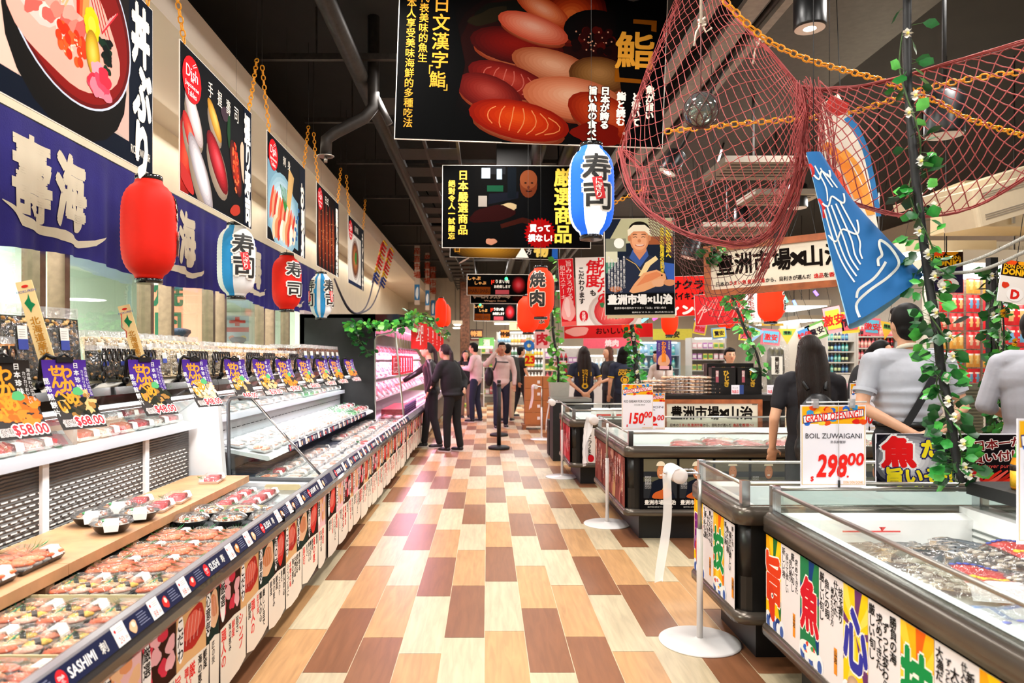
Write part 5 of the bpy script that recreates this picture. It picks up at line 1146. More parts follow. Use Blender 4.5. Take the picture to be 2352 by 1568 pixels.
def s_fry(a, W_, h):
    a.rect(.006, .006, W_-.006, h-.006, '#0c0a08'); a.shade(W_*.36, .16, W_*.34, .2, ['#3a2408', '#6e4a12', '#94681c']); a.poly([(W_*.60, .02), (W_*.72, .02), (W_*.66, .2)], '#e0d8cc'); a.text('物', W_*.83, .16, .22, '#d8b858', bold=.06); a.vtext('食べ方', W_*.72, .36, .09, WH); a.rect(W_*.93, .02, W_-.01, .3, '#2458a8'); a.vtext('香脆可口', .12, .5, .1, GOLD, .02)
hang_sign('hanging_banner', 'third hanging banner, only its brown lower strip seen below the second', 1033, 1285, 590, 597, 11.65, 1.0, s_fry)
def s_shabu(a, W_, h):
    a.rect(.01, .01, W_-.01, h-.01, '#0b0908'); a.text('しゃぶ', W_*.12, h*.80, h*.16, '#e8a860', bold=.02, w=W_*.2); a.text('しゃぶ', W_*.22, h*.58, h*.15, '#e8a860', bold=.02, w=W_*.18); a.rect(W_*.02, h*.04, W_*.38, h*.40, '#9a5a20'); a.text('SHABU SHABU', W_*.20, h*.22, h*.18, '#2a1408', w=W_*.34, bold=.02)
    a.text('ド', W_*.42, h*.62, h*.2, '#e03420', bold=.03); a.text('うまい肉', W_*.57, h*.66, h*.17, WH, w=W_*.22, bold=.02); a.text('お約束します', W_*.57, h*.42, h*.15, WH, w=W_*.26, bold=.02); a.rect(W_*.46, h*.06, W_*.68, h*.26, '#d87880'); a.shade(W_*.83, h*.5, W_*.12, h*.42, ['#3a1814', '#a83038', '#d84850', '#e87880'])
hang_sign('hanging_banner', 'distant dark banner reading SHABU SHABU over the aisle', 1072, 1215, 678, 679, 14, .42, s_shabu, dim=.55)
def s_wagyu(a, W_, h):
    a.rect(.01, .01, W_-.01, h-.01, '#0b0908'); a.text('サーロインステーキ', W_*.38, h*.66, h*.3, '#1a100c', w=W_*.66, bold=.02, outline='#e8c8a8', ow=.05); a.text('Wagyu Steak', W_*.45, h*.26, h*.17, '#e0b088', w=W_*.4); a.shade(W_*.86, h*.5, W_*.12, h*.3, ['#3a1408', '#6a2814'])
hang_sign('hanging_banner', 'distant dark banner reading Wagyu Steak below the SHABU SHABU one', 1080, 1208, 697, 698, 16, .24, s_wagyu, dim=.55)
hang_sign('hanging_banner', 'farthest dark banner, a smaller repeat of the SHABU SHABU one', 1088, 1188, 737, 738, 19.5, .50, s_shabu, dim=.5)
for px, py, Y in ((1163, 640, 13.6), (1103, 700, 18.6)):
    t = thing('exit_lamp', 'tiny green lamp in front of the %s dark banner' % ('nearer' if Y < 15 else 'farther'), 'light', P(px, py, Y)); MB().ell((0, 0, 0), .028).build('bulb', emis('green_glow', '#20ff60', 8), t); MB().tube([(0, 0, .02), (0, 0, 4.3-P(px, py, Y).z)], .004, 4).build('wire', BLACKM, t)
# lanterns over the hall
def hang(l, z=4.34): MB().tube([(0, 0, .2), (0, 0, z-l.location.z)], .0007, 4).build('nylon_line', MATS['nylon'], l)
bl = lambda a, z: '#1f5fd0' if (-2.9 < a < -2.0 or -.95 < a < .2 or 1.3 < a < 2.4) else '#dfeaff'
l = lantern('glowing_lantern', 'glowing blue and white sushi lantern below the right end of the big banner', P(1358, 440, 3.97), .125, .49, None, [(.12, w_sushi)], emit=.7, split=bl); hang(l)
OR = '#f5300e'
def red(px, py, w_, hp, label, write=None, em=1.0, ang=0.0, name='glowing_red_lantern'):
    Y = FP*.25/w_; l = lantern(name, label, P(px, py, Y), .125, hp*Y/FP, OR, [(ang, write)] if write else [], emit=em); hang(l); return l
red(1242, 672, 61, 111, 'glowing orange-red lantern with black 焼肉 writing', w_yaki, .5, -.35)
red(1213, 722, 50, 82, 'plain red lantern half behind the 焼肉 lantern', None, .45)
def w_fu(a, r, h): a.text('ぶ', 0, -h*.22, h*.17, '#15120f', bold=.04, outline='#f8dcc8', ow=.045)
red(1240, 722, 44, 70, 'small red lantern with a ぶ below the 焼肉 lantern', w_fu, .45, .1)
red(1013, 718, 26, 66, 'nearer of the two red lanterns left of the aisle', None, .45); red(1024, 724, 22, 50, 'farther of the two red lanterns left of the aisle', None, .6)
red(1538, 722, 38, 92, 'red lantern just right below the fish seller poster', None, .6); red(1447, 716, 40, 96, 'red lantern behind the lower edge of the fish seller poster', None, .6)
red(1412, 732, 32, 66, 'small red lantern between meat sign and fish seller poster', None, .5); red(1667, 726, 42, 56, 'red lantern behind the pink panel, by the leaning vine', None, .6)
red(1770, 690, 58, 96, 'red lantern hanging below the framed market sign', w_sushi2, .55, 1.15)
# meat sign: red wing and white face
def s_meat(a, W_, h):
    a.rect(.004, .004, W_-.004, h-.004, '#e9e2dc'); a.shade(W_*.58, h*.20, W_*.40, h*.30, ['#c8b8b0', '#f0e8e2', '#e4dcd4']); a.shade(W_*.60, h*.20, W_*.33, h*.25, ['#c8383c', '#e86460', '#ee8880']); a.blob(W_*.42, h*.30, .05, .035, '#3c7a4a', 2, .3); a.blob(W_*.60, h*.13, .05, .035, '#3c7a4a', 5, .3)
    for k in range(8): a.stroke([(W_*(.38+.05*k), h*.08), (W_*(.44+.05*k), h*.32)], .007, '#f6b8b0')
    a.vtext('切り方の', W_*.42, h*.99, h*.17, '#d01c24', .04, 1.0); a.vtext('角度', W_*.26, h*.95, h*.19, '#d01c24', .045, 1.05); a.vtext('も', W_*.26, h*.52, h*.09, '#241a18', .05); a.vtext('こだわります', W_*.09, h*.86, h*.085, '#241a18', .045, 1.08); a.ell(W_*.11, h*.14, .055, .07, '#c81e2a'); a.vtext('見極め', W_*.11, h*.20, .045, '#f2dcd8', .03, .95)
hang_sign('meat_sign', 'white meat sign with red and black writing beside the glowing lantern', 1325, 1474, 748, 744, 9.0, .86, s_meat)
def s_redwing(a, W_, h):
    a.rect(.004, .004, W_-.004, h-.004, '#d8202a'); a.vtext('和牛ステーキ', W_*.25, h*.9, h*.08, '#f4d8d4'); a.vtext('旨みひろがる肉', W_*.68, h*.97, h*.09, '#f4d8d4'); a.blob(W_*.5, h*.25, W_*.4, h*.2, '#f0a8a4', 3, .2); a.blob(W_*.45, h*.28, W_*.2, h*.14, '#f8d0cc', 5, .2); a.rect(.004, .004, W_-.004, h*.07, '#e8605c')
hang_sign('meat_sign', 'narrow red meat sign joined to the left of the white one', 1290, 1325, 750, 748, 9.05, .86, s_redwing)
def s_redtxt(a, W_, h):
    a.rect(.004, .004, W_-.004, h-.004, '#c81e18'); a.text('サクラ', W_*.5, h*.78, h*.2, '#1a0e0c', bold=.06, w=W_*.8); a.text('バイキング', W_*.5, h*.50, h*.18, '#1a0e0c', bold=.06, w=W_*.8); a.text('ィング', W_*.5, h*.16, h*.24, '#f6dcd4', bold=.08, w=W_*.9)
hang_sign('red_sign', 'red sign with black and white writing seen through the net', 1535, 1626, 727, 724, 9.6, .54, s_redtxt)
def s_beef(a, W_, h):
    a.rect(.004, .004, W_-.004, h-.004, '#c8282c'); r = random.Random(5)
    for k in range(24): x = W_*r.uniform(.03, .7); a.stroke([(x, h*r.uniform(.05, .5)), (x+W_*.12, h*r.uniform(.5, .95))], .012, ['#e87a74', '#f2b0a8', '#d84a48'][k % 3])
    a.rect(W_*.75, .004, W_-.004, h-.004, '#eee2dc'); a.vtext('黒毛和牛', W_*.86, h*.94, h*.2, '#8a2420', .03)
hang_sign('beef_sign', 'wide pink and red beef sign below the framed market sign', 1598, 1748, 748, 740, 9.2, .40, s_beef)
def s_strip(a, W_, h): a.rect(0, 0, W_, h, '#d8282a'); a.text('おいしい肉', W_*.55, h*.5, h*.45, '#2a1210', bold=.04); a.blob(W_*.15, h*.5, W_*.12, h*.35, '#f0a8a0', 1, .2)
hang_sign('red_sign', 'long red strip sign under the white meat sign', 1296, 1500, 778, 774, 11, .22, s_strip)
# fish seller poster
def s_man(a, W_, h):
    q = W_/162.0
    def X(px): return (px-1390)*q
    def Z(py): return (722-py)*q
    a.rect(.004, .004, W_-.004, h-.004, '#1c2434'); a.poly([(X(1395), Z(560)), (X(1430), Z(499)), (X(1548), Z(499)), (X(1548), Z(545)), (X(1500), Z(552))], '#b9b894'); a.rect(X(1393), Z(575), X(1440), Z(545), '#8a8c78'); a.rect(X(1490), Z(560), X(1549), Z(541), '#a05a38'); a.rect(X(1393), Z(600), X(1420), Z(575), '#dcdcc0'); a.rect(X(1393), Z(625), X(1412), Z(600), '#4a8a70')
    a.ell(X(1424), Z(556), 12*q, 12*q, '#fdfdf6'); a.poly([(X(1395), Z(672)), (X(1398), Z(620)), (X(1432), Z(590)), (X(1455), Z(583)), (X(1492), Z(583)), (X(1530), Z(600)), (X(1551), Z(640)), (X(1551), Z(668))], '#2a3044')
    a.poly([(X(1447), Z(590)), (X(1472), Z(612)), (X(1492), Z(585)), (X(1488), Z(570)), (X(1456), Z(570))], '#3c5a9c'); a.poly([(X(1520), Z(600)), (X(1551), Z(605)), (X(1551), Z(650)), (X(1535), Z(640))], '#3c62b8'); a.poly([(X(1457), Z(575)), (X(1471), Z(595)), (X(1487), Z(575)), (X(1487), Z(560)), (X(1457), Z(560))], '#d08a64')
    a.ell(X(1471), Z(548), 22*q, 29*q, '#d89268'); a.ell(X(1471), Z(552), 17*q, 20*q, '#e8a880'); a.ell(X(1448), Z(545), 4*q, 7*q, '#c88058'); a.ell(X(1494), Z(545), 4*q, 7*q, '#c88058'); a.ell(X(1471), Z(524), 24*q, 18*q, '#1c1814', a0=0, a1=PI); a.poly([(X(1445), Z(540)), (X(1444), Z(526)), (X(1458), Z(514)), (X(1484), Z(514)), (X(1498), Z(526)), (X(1497), Z(540)), (X(1484), Z(529)), (X(1458), Z(529))], '#efe8d0')
    for s in (-1, 1): a.stroke([(X(1471+s*14), Z(543)), (X(1471+s*9), Z(541)), (X(1471+s*5), Z(543))], 1.6*q, '#2a1810'); a.stroke([(X(1471+s*15), Z(536)), (X(1471+s*5), Z(536))], 1.6*q, '#2a1810')
    a.ell(X(1471), Z(551), 4*q, 4*q, '#cf8258'); a.ell(X(1472), Z(560), 11*q, 4*q, '#a8422c', a0=PI, a1=2*PI); a.ell(X(1472), Z(560), 9*q, 2.2*q, '#f8f0e8', a0=PI, a1=2*PI)
    a.stroke([(X(1440), Z(592)), (X(1462), Z(605)), (X(1474), Z(622))], 1.6*q, '#e0b868'); a.poly([(X(1468), Z(632)), (X(1484), Z(602)), (X(1508), Z(586)), (X(1514), Z(594)), (X(1496), Z(608)), (X(1480), Z(634))], '#f0d8a0')
    a.poly([(X(1446), Z(668)), (X(1458), Z(650)), (X(1480), Z(625)), (X(1510), Z(618)), (X(1530), Z(628)), (X(1532), Z(640)), (X(1512), Z(655)), (X(1480), Z(668)), (X(1455), Z(672))], '#e8a878'); a.poly([(X(1462), Z(656)), (X(1484), Z(630)), (X(1510), Z(622)), (X(1524), Z(630)), (X(1500), Z(642))], '#e08a5c'); a.ell(X(1522), Z(631), 2*q, 2*q, '#402018'); a.blob(X(1515), Z(648), 17*q, 9*q, '#e8b088', 2, .2); a.blob(X(1540), Z(648), 14*q, 8*q, '#d89468', 4, .1); a.blob(X(1415), Z(662), 14*q, 7*q, '#b06a44', 4, .1)
    for k in range(6): a.vtext('魚の目利き一筋旨い魚を届けたい', X(1400+7*k), Z(586+3*((k*2) % 5)), 5*q, '#e8e8e8', .02, 1.0)
    a.vtext('豊洲市場御用達の目利き', X(1523), Z(522), 9.5*q, '#f2d83c', .04, 1.0); a.vtext('旨い魚を食卓へ', X(1538), Z(508), 12*q, '#f2d83c', .06, 1.0)
    a.rect(.004, .004, W_-.004, Z(672), '#0e0d0d'); a.text('豊洲市場×山治', X(1471), Z(686), 22*q, '#f4f2ee', bold=.06, w=148*q); a.text('豊洲市場の目利きマスター「山治」が旨い魚を', X(1471), Z(706), 5*q, '#f0eeea', w=120*q); a.text('目利きマスター 株式会社山治', X(1500), Z(716), 3.6*q, '#f0eeea', w=95*q)
t = hang_sign('fish_seller_poster', 'hanging poster of a smiling fish seller in a white headband holding a fish', 1390, 1551, 724, 722, 5.9, .80, s_man, chains=False, t_=.02)
MB().box(.02, .58, .0, .03, -.025, 0).build('bottom_edge', mat('poster_edge_tan', '#c8b48c', .5), t); chain(t, [(.05, .01, .78), (.02, .01, .9), (.35, .01, 1.05)], name='chain'); MB().tube([(.35, .01, 1.05), (.35, .01, 1.76)], .003, 5).build('wire', BLACKM, t)
# framed market sign
def framed(name, label, loc, rot, W_, h, hang_=True):
    t = thing(name, label, 'sign', loc, rot=rot); f = .045*h/.36
    MB().box(0, W_, 0, .02, 0, h).build('panel', mat('cream_panel', '#ece2cc', .45, vary=.02), t); mb = MB()
    for b in ((0, W_, h-f, h), (0, W_, 0, f), (0, f, f, h-f), (W_-f, W_, f, h-f)): mb.box(b[0], b[1], -.014, .024, b[2], b[3])
    mb.build('frame', mat('sign_frame', '#a0562c', .4, vary=.3, vscale=16), t)
    a = Art(y=-.001); a.text('豊洲市場', W_*.33, h*.60, h*.40, '#17120f', bold=.045, w=W_*.48); a.text('×', W_*.615, h*.58, h*.22, '#17120f', bold=.05); a.text('山治', W_*.78, h*.60, h*.38, '#17120f', bold=.045, w=W_*.25)
    segs = (('日本の', 0), ('うまい魚', 1), ('豊洲市場', 1), ('から、目利きが選んだ', 0), ('逸品', 1), ('を', 0), ('香港へ!', 1)); tot = sum(len(s) for s, _ in segs); x = W_*.08; u = W_*.84/tot
    for s_, k in segs: a.text(s_, x, h*.23, h*.085, '#d02420' if k else '#221c18', bold=.03, align='l', w=u*len(s_)*.94); x += u*len(s_)
    a.rect(W_*.90, h*.83, W_*.95, h*.87, '#8a8070'); a.build(t)
    if hang_:
        for x in (.1, W_-.1): MB().tube([(x, .01, h), (x, .01, 4.3-loc[2])], .003, 5).build('wire', BLACKM, t)
    return t
a0 = P(1620, 682, 5.3); b0 = P(1985, 655, 4.75); d = b0-a0
framed('framed_sign', 'large wood-framed cream market sign hanging behind the net and blue windsock', a0, (0, -math.atan2(d.z, d.x), math.atan2(d.y, d.x)), d.length, .375)

# ---------------------------------------------------------------- fishing net
CORD = mat('net_cord', '#a84a48', .7, vary=.25, vscale=8); CORDD = mat('net_cord_dark', '#5c2c2a', .7, vary=.3)
def spl(pts, u):
    """Catmull-Rom through pts (Vectors), u in 0..1"""
    n = len(pts)-1; t = min(max(u, 0), 1)*n; i = min(int(t), n-1); f = t-i; p0 = pts[max(i-1, 0)]; p1 = pts[i]; p2 = pts[i+1]; p3 = pts[min(i+2, n)]
    return .5*((2*p1)+(p2-p0)*f+(2*p0-5*p1+4*p2-p3)*f*f+(3*p1-p0-3*p2+p3)*f*f*f)
def pv(l): return [P(*q) for q in l]
def net_patch(mb, T, B, nu, nv, bulge, r, seg=1.0, diag=True, wob=.006, seed=1, sag=0):
    T, B = pv(T), pv(B); rr = random.Random(seed)
    def S(u, v):
        p = spl(T, u).lerp(spl(B, u), v); p.y -= bulge*math.sin(v*PI)*math.sin(min(max(u, 0), 1)*PI)**.6; p.z -= sag*math.sin(v*PI); n_ = noise.noise_vector(p*6+Vector((seed, 0, 0))); return p+n_*wob*3
    K = {}
    def knot(i, j):
        if (i, j) not in K: K[i, j] = S(i/nu, j/nv)
        return K[i, j]
    # diamond mesh: knots on a checkerboard, cords between diagonal neighbours
    for j in range(nv):
        for i in range(nu):
            if (i+j) % 2 == 0: a, b = knot(i, j), knot(i+1, j+1)
            else: a, b = knot(i+1, j), knot(i, j+1)
            m = (a+b)/2; m.z -= (a-b).length*.06; mb.tube([a, m, b], r, 4, cap=False)
    for j in range(0, nv+1, 2):
        for i in range(0, nu+1, 2): mb.ell(knot(i, j), r*1.7, None, 5, 3)
    return S
nt_ = thing('fishing_net', 'dark red fishing net slung across the top right of the hall', 'net', (0, 0, 0)); mb = MB()
T1 = [(1560, -30, 4.2), (1610, -40, 4.0), (1660, 0, 3.8), (1745, 95, 3.6), (1800, 155, 3.55), (1838, 198, 3.5)]; B1 = [(1422, 345, 4.5), (1455, 450, 4.3), (1540, 520, 4.1), (1640, 556, 3.9), (1730, 560, 3.8), (1790, 500, 3.7), (1842, 368, 3.5)]
net_patch(mb, T1, B1, 38, 32, .25, .0022, seed=2); mb.build('left_bag', CORD, nt_); mb = MB()
net_patch(mb, [(1500, 360, 4.6), (1600, 400, 4.6), (1700, 415, 4.5), (1800, 400, 4.2), (1838, 330, 3.9)], [(1450, 440, 4.5), (1540, 518, 4.2), (1640, 556, 4.0), (1730, 560, 3.9), (1800, 490, 3.8)], 36, 12, -.1, .002, seed=5); mb.build('back_fold', CORD, nt_); mb = MB()
T2 = [(1838, 198, 3.5), (1900, 205, 3.45), (1990, 195, 3.4), (2110, 165, 3.3), (2230, 130, 3.2), (2400, 80, 3.0)]; B2 = [(1848, 368, 3.5), (1905, 440, 3.45), (2000, 480, 3.4), (2110, 498, 3.3), (2240, 475, 3.2), (2400, 380, 3.0)]
net_patch(mb, T2, B2, 38, 18, .2, .0026, seed=3); mb.build('right_sweep', CORD, nt_); mb = MB()
net_patch(mb, [(1480, 480, 4.2), (1560, 530, 4.1), (1640, 558, 3.95), (1730, 560, 3.8), (1805, 470, 3.75)], [(1492, 530, 4.3), (1550, 600, 4.3), (1600, 690, 4.2), (1680, 745, 4.1), (1800, 540, 3.9)], 30, 18, .05, .0016, seed=8, wob=.01); mb.build('ragged_skirt', CORDD, nt_)
def bundle(name, T, n, spread, r, seed, m=CORD):
    mb = MB(); q = random.Random(seed); T = pv(T)
    for k in range(n):
        o = Vector((q.uniform(-1, 1), q.uniform(-1, 1), q.uniform(-1, 1)))*spread; ph = q.random()*6; pts = []
        for i in range(25): u = i/24; p = spl(T, u)+o*(1+.5*math.sin(u*7+ph))+noise.noise_vector(spl(T, u)*9+Vector((k, 0, 0)))*spread*.6; pts.append(p)
        mb.tube(pts, r, 4, cap=False)
    return mb.build(name, m, nt_)
bundle('head_rope', T1[2:], 9, .007, .003, 1); bundle('head_rope', T2, 13, .009, .003, 2); bundle('foot_rope', B1, 20, .016, .0024, 3); bundle('foot_rope', B2, 9, .012, .0024, 4)
bundle('gathered_bunch', [(1838, 195, 3.5), (1846, 250, 3.48), (1842, 310, 3.5), (1840, 372, 3.5)], 42, .030, .0024, 5); bundle('gathered_bunch', [(1870, 200, 3.46), (1890, 260, 3.45), (1900, 320, 3.45), (1905, 430, 3.45)], 26, .035, .0022, 6)
bundle('gathered_bunch', [(1842, 350, 3.5), (1835, 440, 3.6), (1800, 520, 3.7), (1740, 640, 3.9)], 16, .022, .0018, 7); bundle('tie_cord', [(1560, 0, 4.2), (1480, 190, 4.4), (1428, 345, 4.5)], 10, .014, .002, 8)
bundle('gathered_bunch', [(1432, 345, 4.5), (1480, 400, 4.4), (1478, 470, 4.3), (1500, 500, 4.3)], 14, .02, .002, 9)
for (px, py, Y) in ((1612, 52, 3.7), (1748, 92, 3.6)):
    p = P(px, py, Y); mb = MB(); q = random.Random(px)
    for k in range(5): mb.tube([p+Vector((q.uniform(-.02, .02), q.uniform(-.02, .02), q.uniform(-.02, .02))) for _ in range(4)], .006, 6)
    mb.tube([p, p+Vector((.02, 0, -.05)), p+Vector((.05, -.01, -.03))], .005, 6); mb.tube([p, p+Vector((-.03, 0, -.05)), p+Vector((-.04, 0, -.12))], .005, 6)
    mb.build('rope_knot', mat('cotton_rope', '#e0d2c0', .8, vary=.1, bump=.4, bscale=150), nt_)
# glass float in its own netting
fp = P(1610, 253, 3.45); ft = thing('glass_float', 'round green-tinged glass fishing float in a knotted net', 'float', fp); rF = .083
MB().ell((0, 0, 0), rF, None, 28, 18).build('glass_ball', clear_mat('float_glass', '#b9c9ba', .3, .04, .05, .08, 8), ft); mb = MB()
for k in range(8):
    for s in (-1, 1):
        pts = []
        for i in range(17):
            v = i/16; th = PI*v; a = 2*PI*k/8+s*v*1.9; pts.append(((rF+.003)*math.sin(th)*math.cos(a), (rF+.003)*math.sin(th)*math.sin(a), (rF+.003)*math.cos(th)))
        mb.tube(pts, .0022, 4, cap=False)
mb.build('float_netting', CORDD, ft); MB().tube([(0, 0, rF), (0, 0, .42)], .0035, 5).build('suspension_cord', CORDD, ft); MB().tube([(0, 0, .42), (0, 0, 4.35-fp.z)], .007, 7).build('rope', MATS['cotton_rope'], ft)
# orange chains through the net
for i, (pts, lab) in enumerate((([(1640, -25, 3.5), (1745, 80, 3.55), (1860, 138, 3.6), (2030, 186, 3.7), (2150, 232, 3.8), (2230, 275, 3.9), (2400, 325, 4.0)], 'orange plastic chain sloping from the top centre down to the right edge'), ([(1527, 302, 4.1), (1700, 284, 4.0), (1930, 262, 3.9), (2060, 226, 3.8), (2190, 188, 3.7), (2400, 158, 3.6)], 'orange plastic chain rising behind the net to the right edge'))):
    t = thing('orange_chain', lab, 'chain', (0, 0, 0)); V = pv(pts); chain(t, [spl(V, k/30) for k in range(31)], link=.05, r=.005, name='chain_links')
# koi windsocks
def windsock(label, L_, R_, depth, base, draw, inner='#9cd4f6'):
    t = thing('koi_windsock', label, 'windsock', (0, 0, 0)); L_, R_ = pv(L_), pv(R_)
    def S(s, v, off=0):
        a, b = spl(L_, v), spl(R_, v); m = (a+b)/2; hw = (b-a)/2; an = s*PI/2; d_ = depth*(.25+.75*v); return m+hw*math.sin(an)+Vector((0, -1, 0))*(math.cos(an)*d_+off)
    mb = MB()
    mb.grid(lambda u, v: S(u*2-1, v), 20, 26, base); mb.build('cloth', mat('windsock_cloth', attr=True, rough=.75, vary=.06, vscale=5), t)
    mb = MB(); mb.grid(lambda u, v: (lambda p, q: q+(q-p)*.0)(None or S(u*2-1, v), S(u*2-1, v)+Vector((0, 2*math.cos((u*2-1)*PI/2)*depth*(.25+.75*v), -.07*v**3*math.cos((u*2-1)*PI/2)))), 20, 20, inner); mb.build('back_cloth', MATS['windsock_cloth'], t)
    mb = MB()
    for pts, w_, col in draw:
        sp = [Vector((s, v, 0)) for s, v in pts]; n = max(6, len(pts)*5); q = [S(spl(sp, k/n).x, spl(sp, k/n).y, .004) for k in range(n+1)]
        vs = []
        for k, p in enumerate(q):
            d = (q[min(k+1, n)]-q[max(k-1, 0)]).normalized(); nn = d.cross(Vector((0, 1, 0))).normalized()*w_/2; vs += [p+nn, p-nn]
        mb.add(vs, [(2*k, 2*k+1, 2*k+3, 2*k+2) for k in range(n)], col, False)
    mb.build('line_pattern', CLOTHM, t); a, b = spl(L_, 0), spl(R_, 0); MB().tube([(a+b)/2, (a+b)/2+Vector((0, 0, .5)), Vector(((a+b).x/2, (a+b).y/2, 4.33))], .002, 5).build('suspension_cord', BLACKM, t)
    return t
W0 = '#e9ece6'; D1 = []
for k in range(5): D1.append(([(-.72+.18*k, .36), (-.70+.17*k, .52+.02*k), (-.62+.12*k, .68), (-.48+.08*k, .80-.02*k)], .007, W0))
D1 += [([(-.8, .17), (-.5, .20), (-.2, .16), (.1, .20), (.3, .16)], .008, W0), ([(-.8, .32), (-.5, .36), (-.2, .31), (.1, .37), (.35, .31)], .008, W0), ([(-.85, .52), (-.6, .57), (-.3, .52), (0, .58), (.2, .50)], .008, W0),
       ([(-.5, .12), (-.3, .24), (-.45, .33)], .006, W0), ([(-.2, .14), (0, .26)], .006, W0), ([(.05, .18), (.2, .27)], .006, W0), ([(-.86, .1), (-.7, .14), (-.86, .18)], .02, '#d02a28'), ([(-.86, .30), (-.7, .35), (-.82, .42)], .02, '#d02a28'),
       ([(-.62, .98), (-.60, .90), (-.3, .87), (.1, .86), (.42, .83), (.52, .74), (.42, .68), (.30, .70), (.22, .75), (.10, .76), (.04, .79)], .012, W0), ([(-.55, .87), (-.45, .84), (-.15, .83), (.05, .81), (.2, .79)], .012, W0)]
windsock('blue koi windsock with white line pattern hanging right of the net gather', [(1852, 350, 3.30), (1882, 470, 3.28), (1912, 600, 3.25), (1950, 744, 3.2)], [(1885, 350, 3.30), (1950, 450, 3.28), (2030, 540, 3.25), (2118, 630, 3.2)], .07, '#0f62a2', D1)
D2 = [([(-.6, .35), (-.2, .5), (.0, .8)], .05, '#f08a2c'), ([(-.1, .45), (.2, .65), (.25, .9)], .05, '#f2a040'), ([(-.7, .5), (-.4, .65), (-.35, .9)], .04, '#e8553c'), ([(-.3, .02), (.2, .12), (.6, .16)], .09, '#c83028'), ([(.45, .2), (.7, .5), (.8, .9)], .05, '#2c7ab8'), ([(-.2, .6), (.1, .8)], .006, W0), ([(.0, .5), (.3, .8)], .006, W0)]
windsock('cream, orange and blue koi windsock behind the net, farther back than the blue one', [(1885, 240, 3.9), (1880, 330, 3.9), (1900, 420, 3.9), (1945, 520, 3.85)], [(1925, 215, 3.9), (1975, 310, 3.9), (1995, 400, 3.9), (2015, 530, 3.85)], .06, '#e6dccb', D2, '#e6dccb')
ws = thing('white_rope', 'pair of white ropes sagging to the right edge from the blue windsock tip', 'rope', (0, 0, 0)); rm = mat('white_twist_rope', '#e9e4da', .75, vary=.06, bump=.8, bscale=120, wave='X')
for pts in ([(2122, 630, 3.2), (2190, 612, 3.1), (2270, 585, 3.0), (2400, 520, 2.85)], [(2122, 632, 3.2), (2180, 628, 3.1), (2270, 615, 3.0), (2400, 555, 2.85)]): V = pv(pts); MB().tube([spl(V, k/24) for k in range(25)], .0075, 8).build('rope_strand', rm, ws)

# ---------------------------------------------------------------- vines
def leaf(mb, p, d, s, col, up=None):
    d = d.normalized(); u = d.cross(Vector((0, 0, 1)) if abs(d.z) < .95 else Vector((1, 0, 0))).normalized(); u = Matrix.Rotation(up or 0, 3, d) @ u; n_ = u.cross(d); w_ = s*.40
    mb.add([p, p+d*s*.3+u*w_*.8+n_*s*.04, p+d*s*.62+u*w_+n_*s*.02, p+d*s, p+d*s*.62-u*w_+n_*s*.02, p+d*s*.3-u*w_*.8+n_*s*.04, p+d*s*.45-n_*s*.06], [(0, 1, 6), (1, 2, 6), (2, 3, 6), (3, 4, 6), (4, 5, 6), (5, 0, 6)], col, True)
def vine(name, label, path, n, s, pole=.014, flowers=0, sun=0, spread=1.0, cols=('#2f8f36', '#237a2c', '#4db848', '#1d5f28', '#68c858'), seed=1, cat='vine', dens=1.0):
    t = thing(name, label, cat, (0, 0, 0)); V = pv(path); q = random.Random(seed)
    if pole: MB().tube([spl(V, k/24) for k in range(25)], pole, 8).build('pole', BLACKM, t)
    st = MB(); pts = []
    for k in range(60): u = k/59; p = spl(V, u); a = u*len(path)*2.6; pts.append(p+Vector((math.cos(a), math.sin(a), 0))*(pole+.012))
    st.tube(pts, .0035, 5); st.build('stem', mat('vine_stem', '#3c5a24', .6, vary=.2), t); mb = MB()
    for k in range(n):
        u = q.random()**dens; p = spl(V, u); a = q.random()*2*PI; o = Vector((math.cos(a), math.sin(a)*.8, q.uniform(-.5, .5))); p2 = p+o*(pole+q.uniform(.01, .05)*spread); mb.tube([p, p2], .0012, 3, '#3c6a28'); leaf(mb, p2, o+Vector((0, 0, q.uniform(-.9, .4))), s*q.uniform(.7, 1.25), q.choice(cols), q.uniform(-1.5, 1.5))
    mb.build('foliage', LEAF, t)
    for kind, cnt in (('w', flowers), ('s', sun)):
        if not cnt: continue
        for k in range(cnt):
            mb = MB(); u = (k+.5)/cnt+q.uniform(-.3, .3)/cnt; p = spl(V, min(max(u, 0), 1))+Vector((q.uniform(-.05, .05), -.045, q.uniform(-.03, .03)))*max(.7, s/.07); R0 = s*.42
            for j in range(7 if kind == 'w' else 12):
                a = 2*PI*j/(7 if kind == 'w' else 12); dd = Vector((math.cos(a), -.35, math.sin(a))); leaf(mb, p, dd, R0*q.uniform(.9, 1.2), '#f4f2ea' if kind == 'w' else '#f2b81c')
            mb.ell(p+Vector((0, -.006, 0)), R0*.28, '#e8d870' if kind == 'w' else '#4a2810', 7, 5); mb.build('flower', LEAF, t)
    return t
vine('leafy_vine', 'tall vine with white flowers on a black pole, in front of the grey-shirted man', [(2084, -30, 3.2), (2084, 160, 3.2), (2096, 330, 3.15), (2105, 430, 3.15), (2122, 560, 3.1), (2134, 650, 3.1), (2152, 760, 3.05), (2162, 850, 3.05), (2182, 950, 3.0), (2196, 1050, 2.98), (2212, 1106, 2.98)], 220, .062, .018, 20, seed=4, dens=.62, cols=('#2f8f36', '#1f6a2a', '#4db848', '#184f22', '#68c858', '#143f1c', '#245c2c'))
vine('leafy_vine', 'leaning vine beside the framed sign, rising from the black snack boxes', [(1640, 570, 5.2), (1648, 620, 5.4), (1672, 660, 5.6), (1690, 700, 5.9), (1712, 760, 6.3), (1738, 812, 6.8), (1748, 862, 7.1)], 150, .075, .012, 9, seed=5)
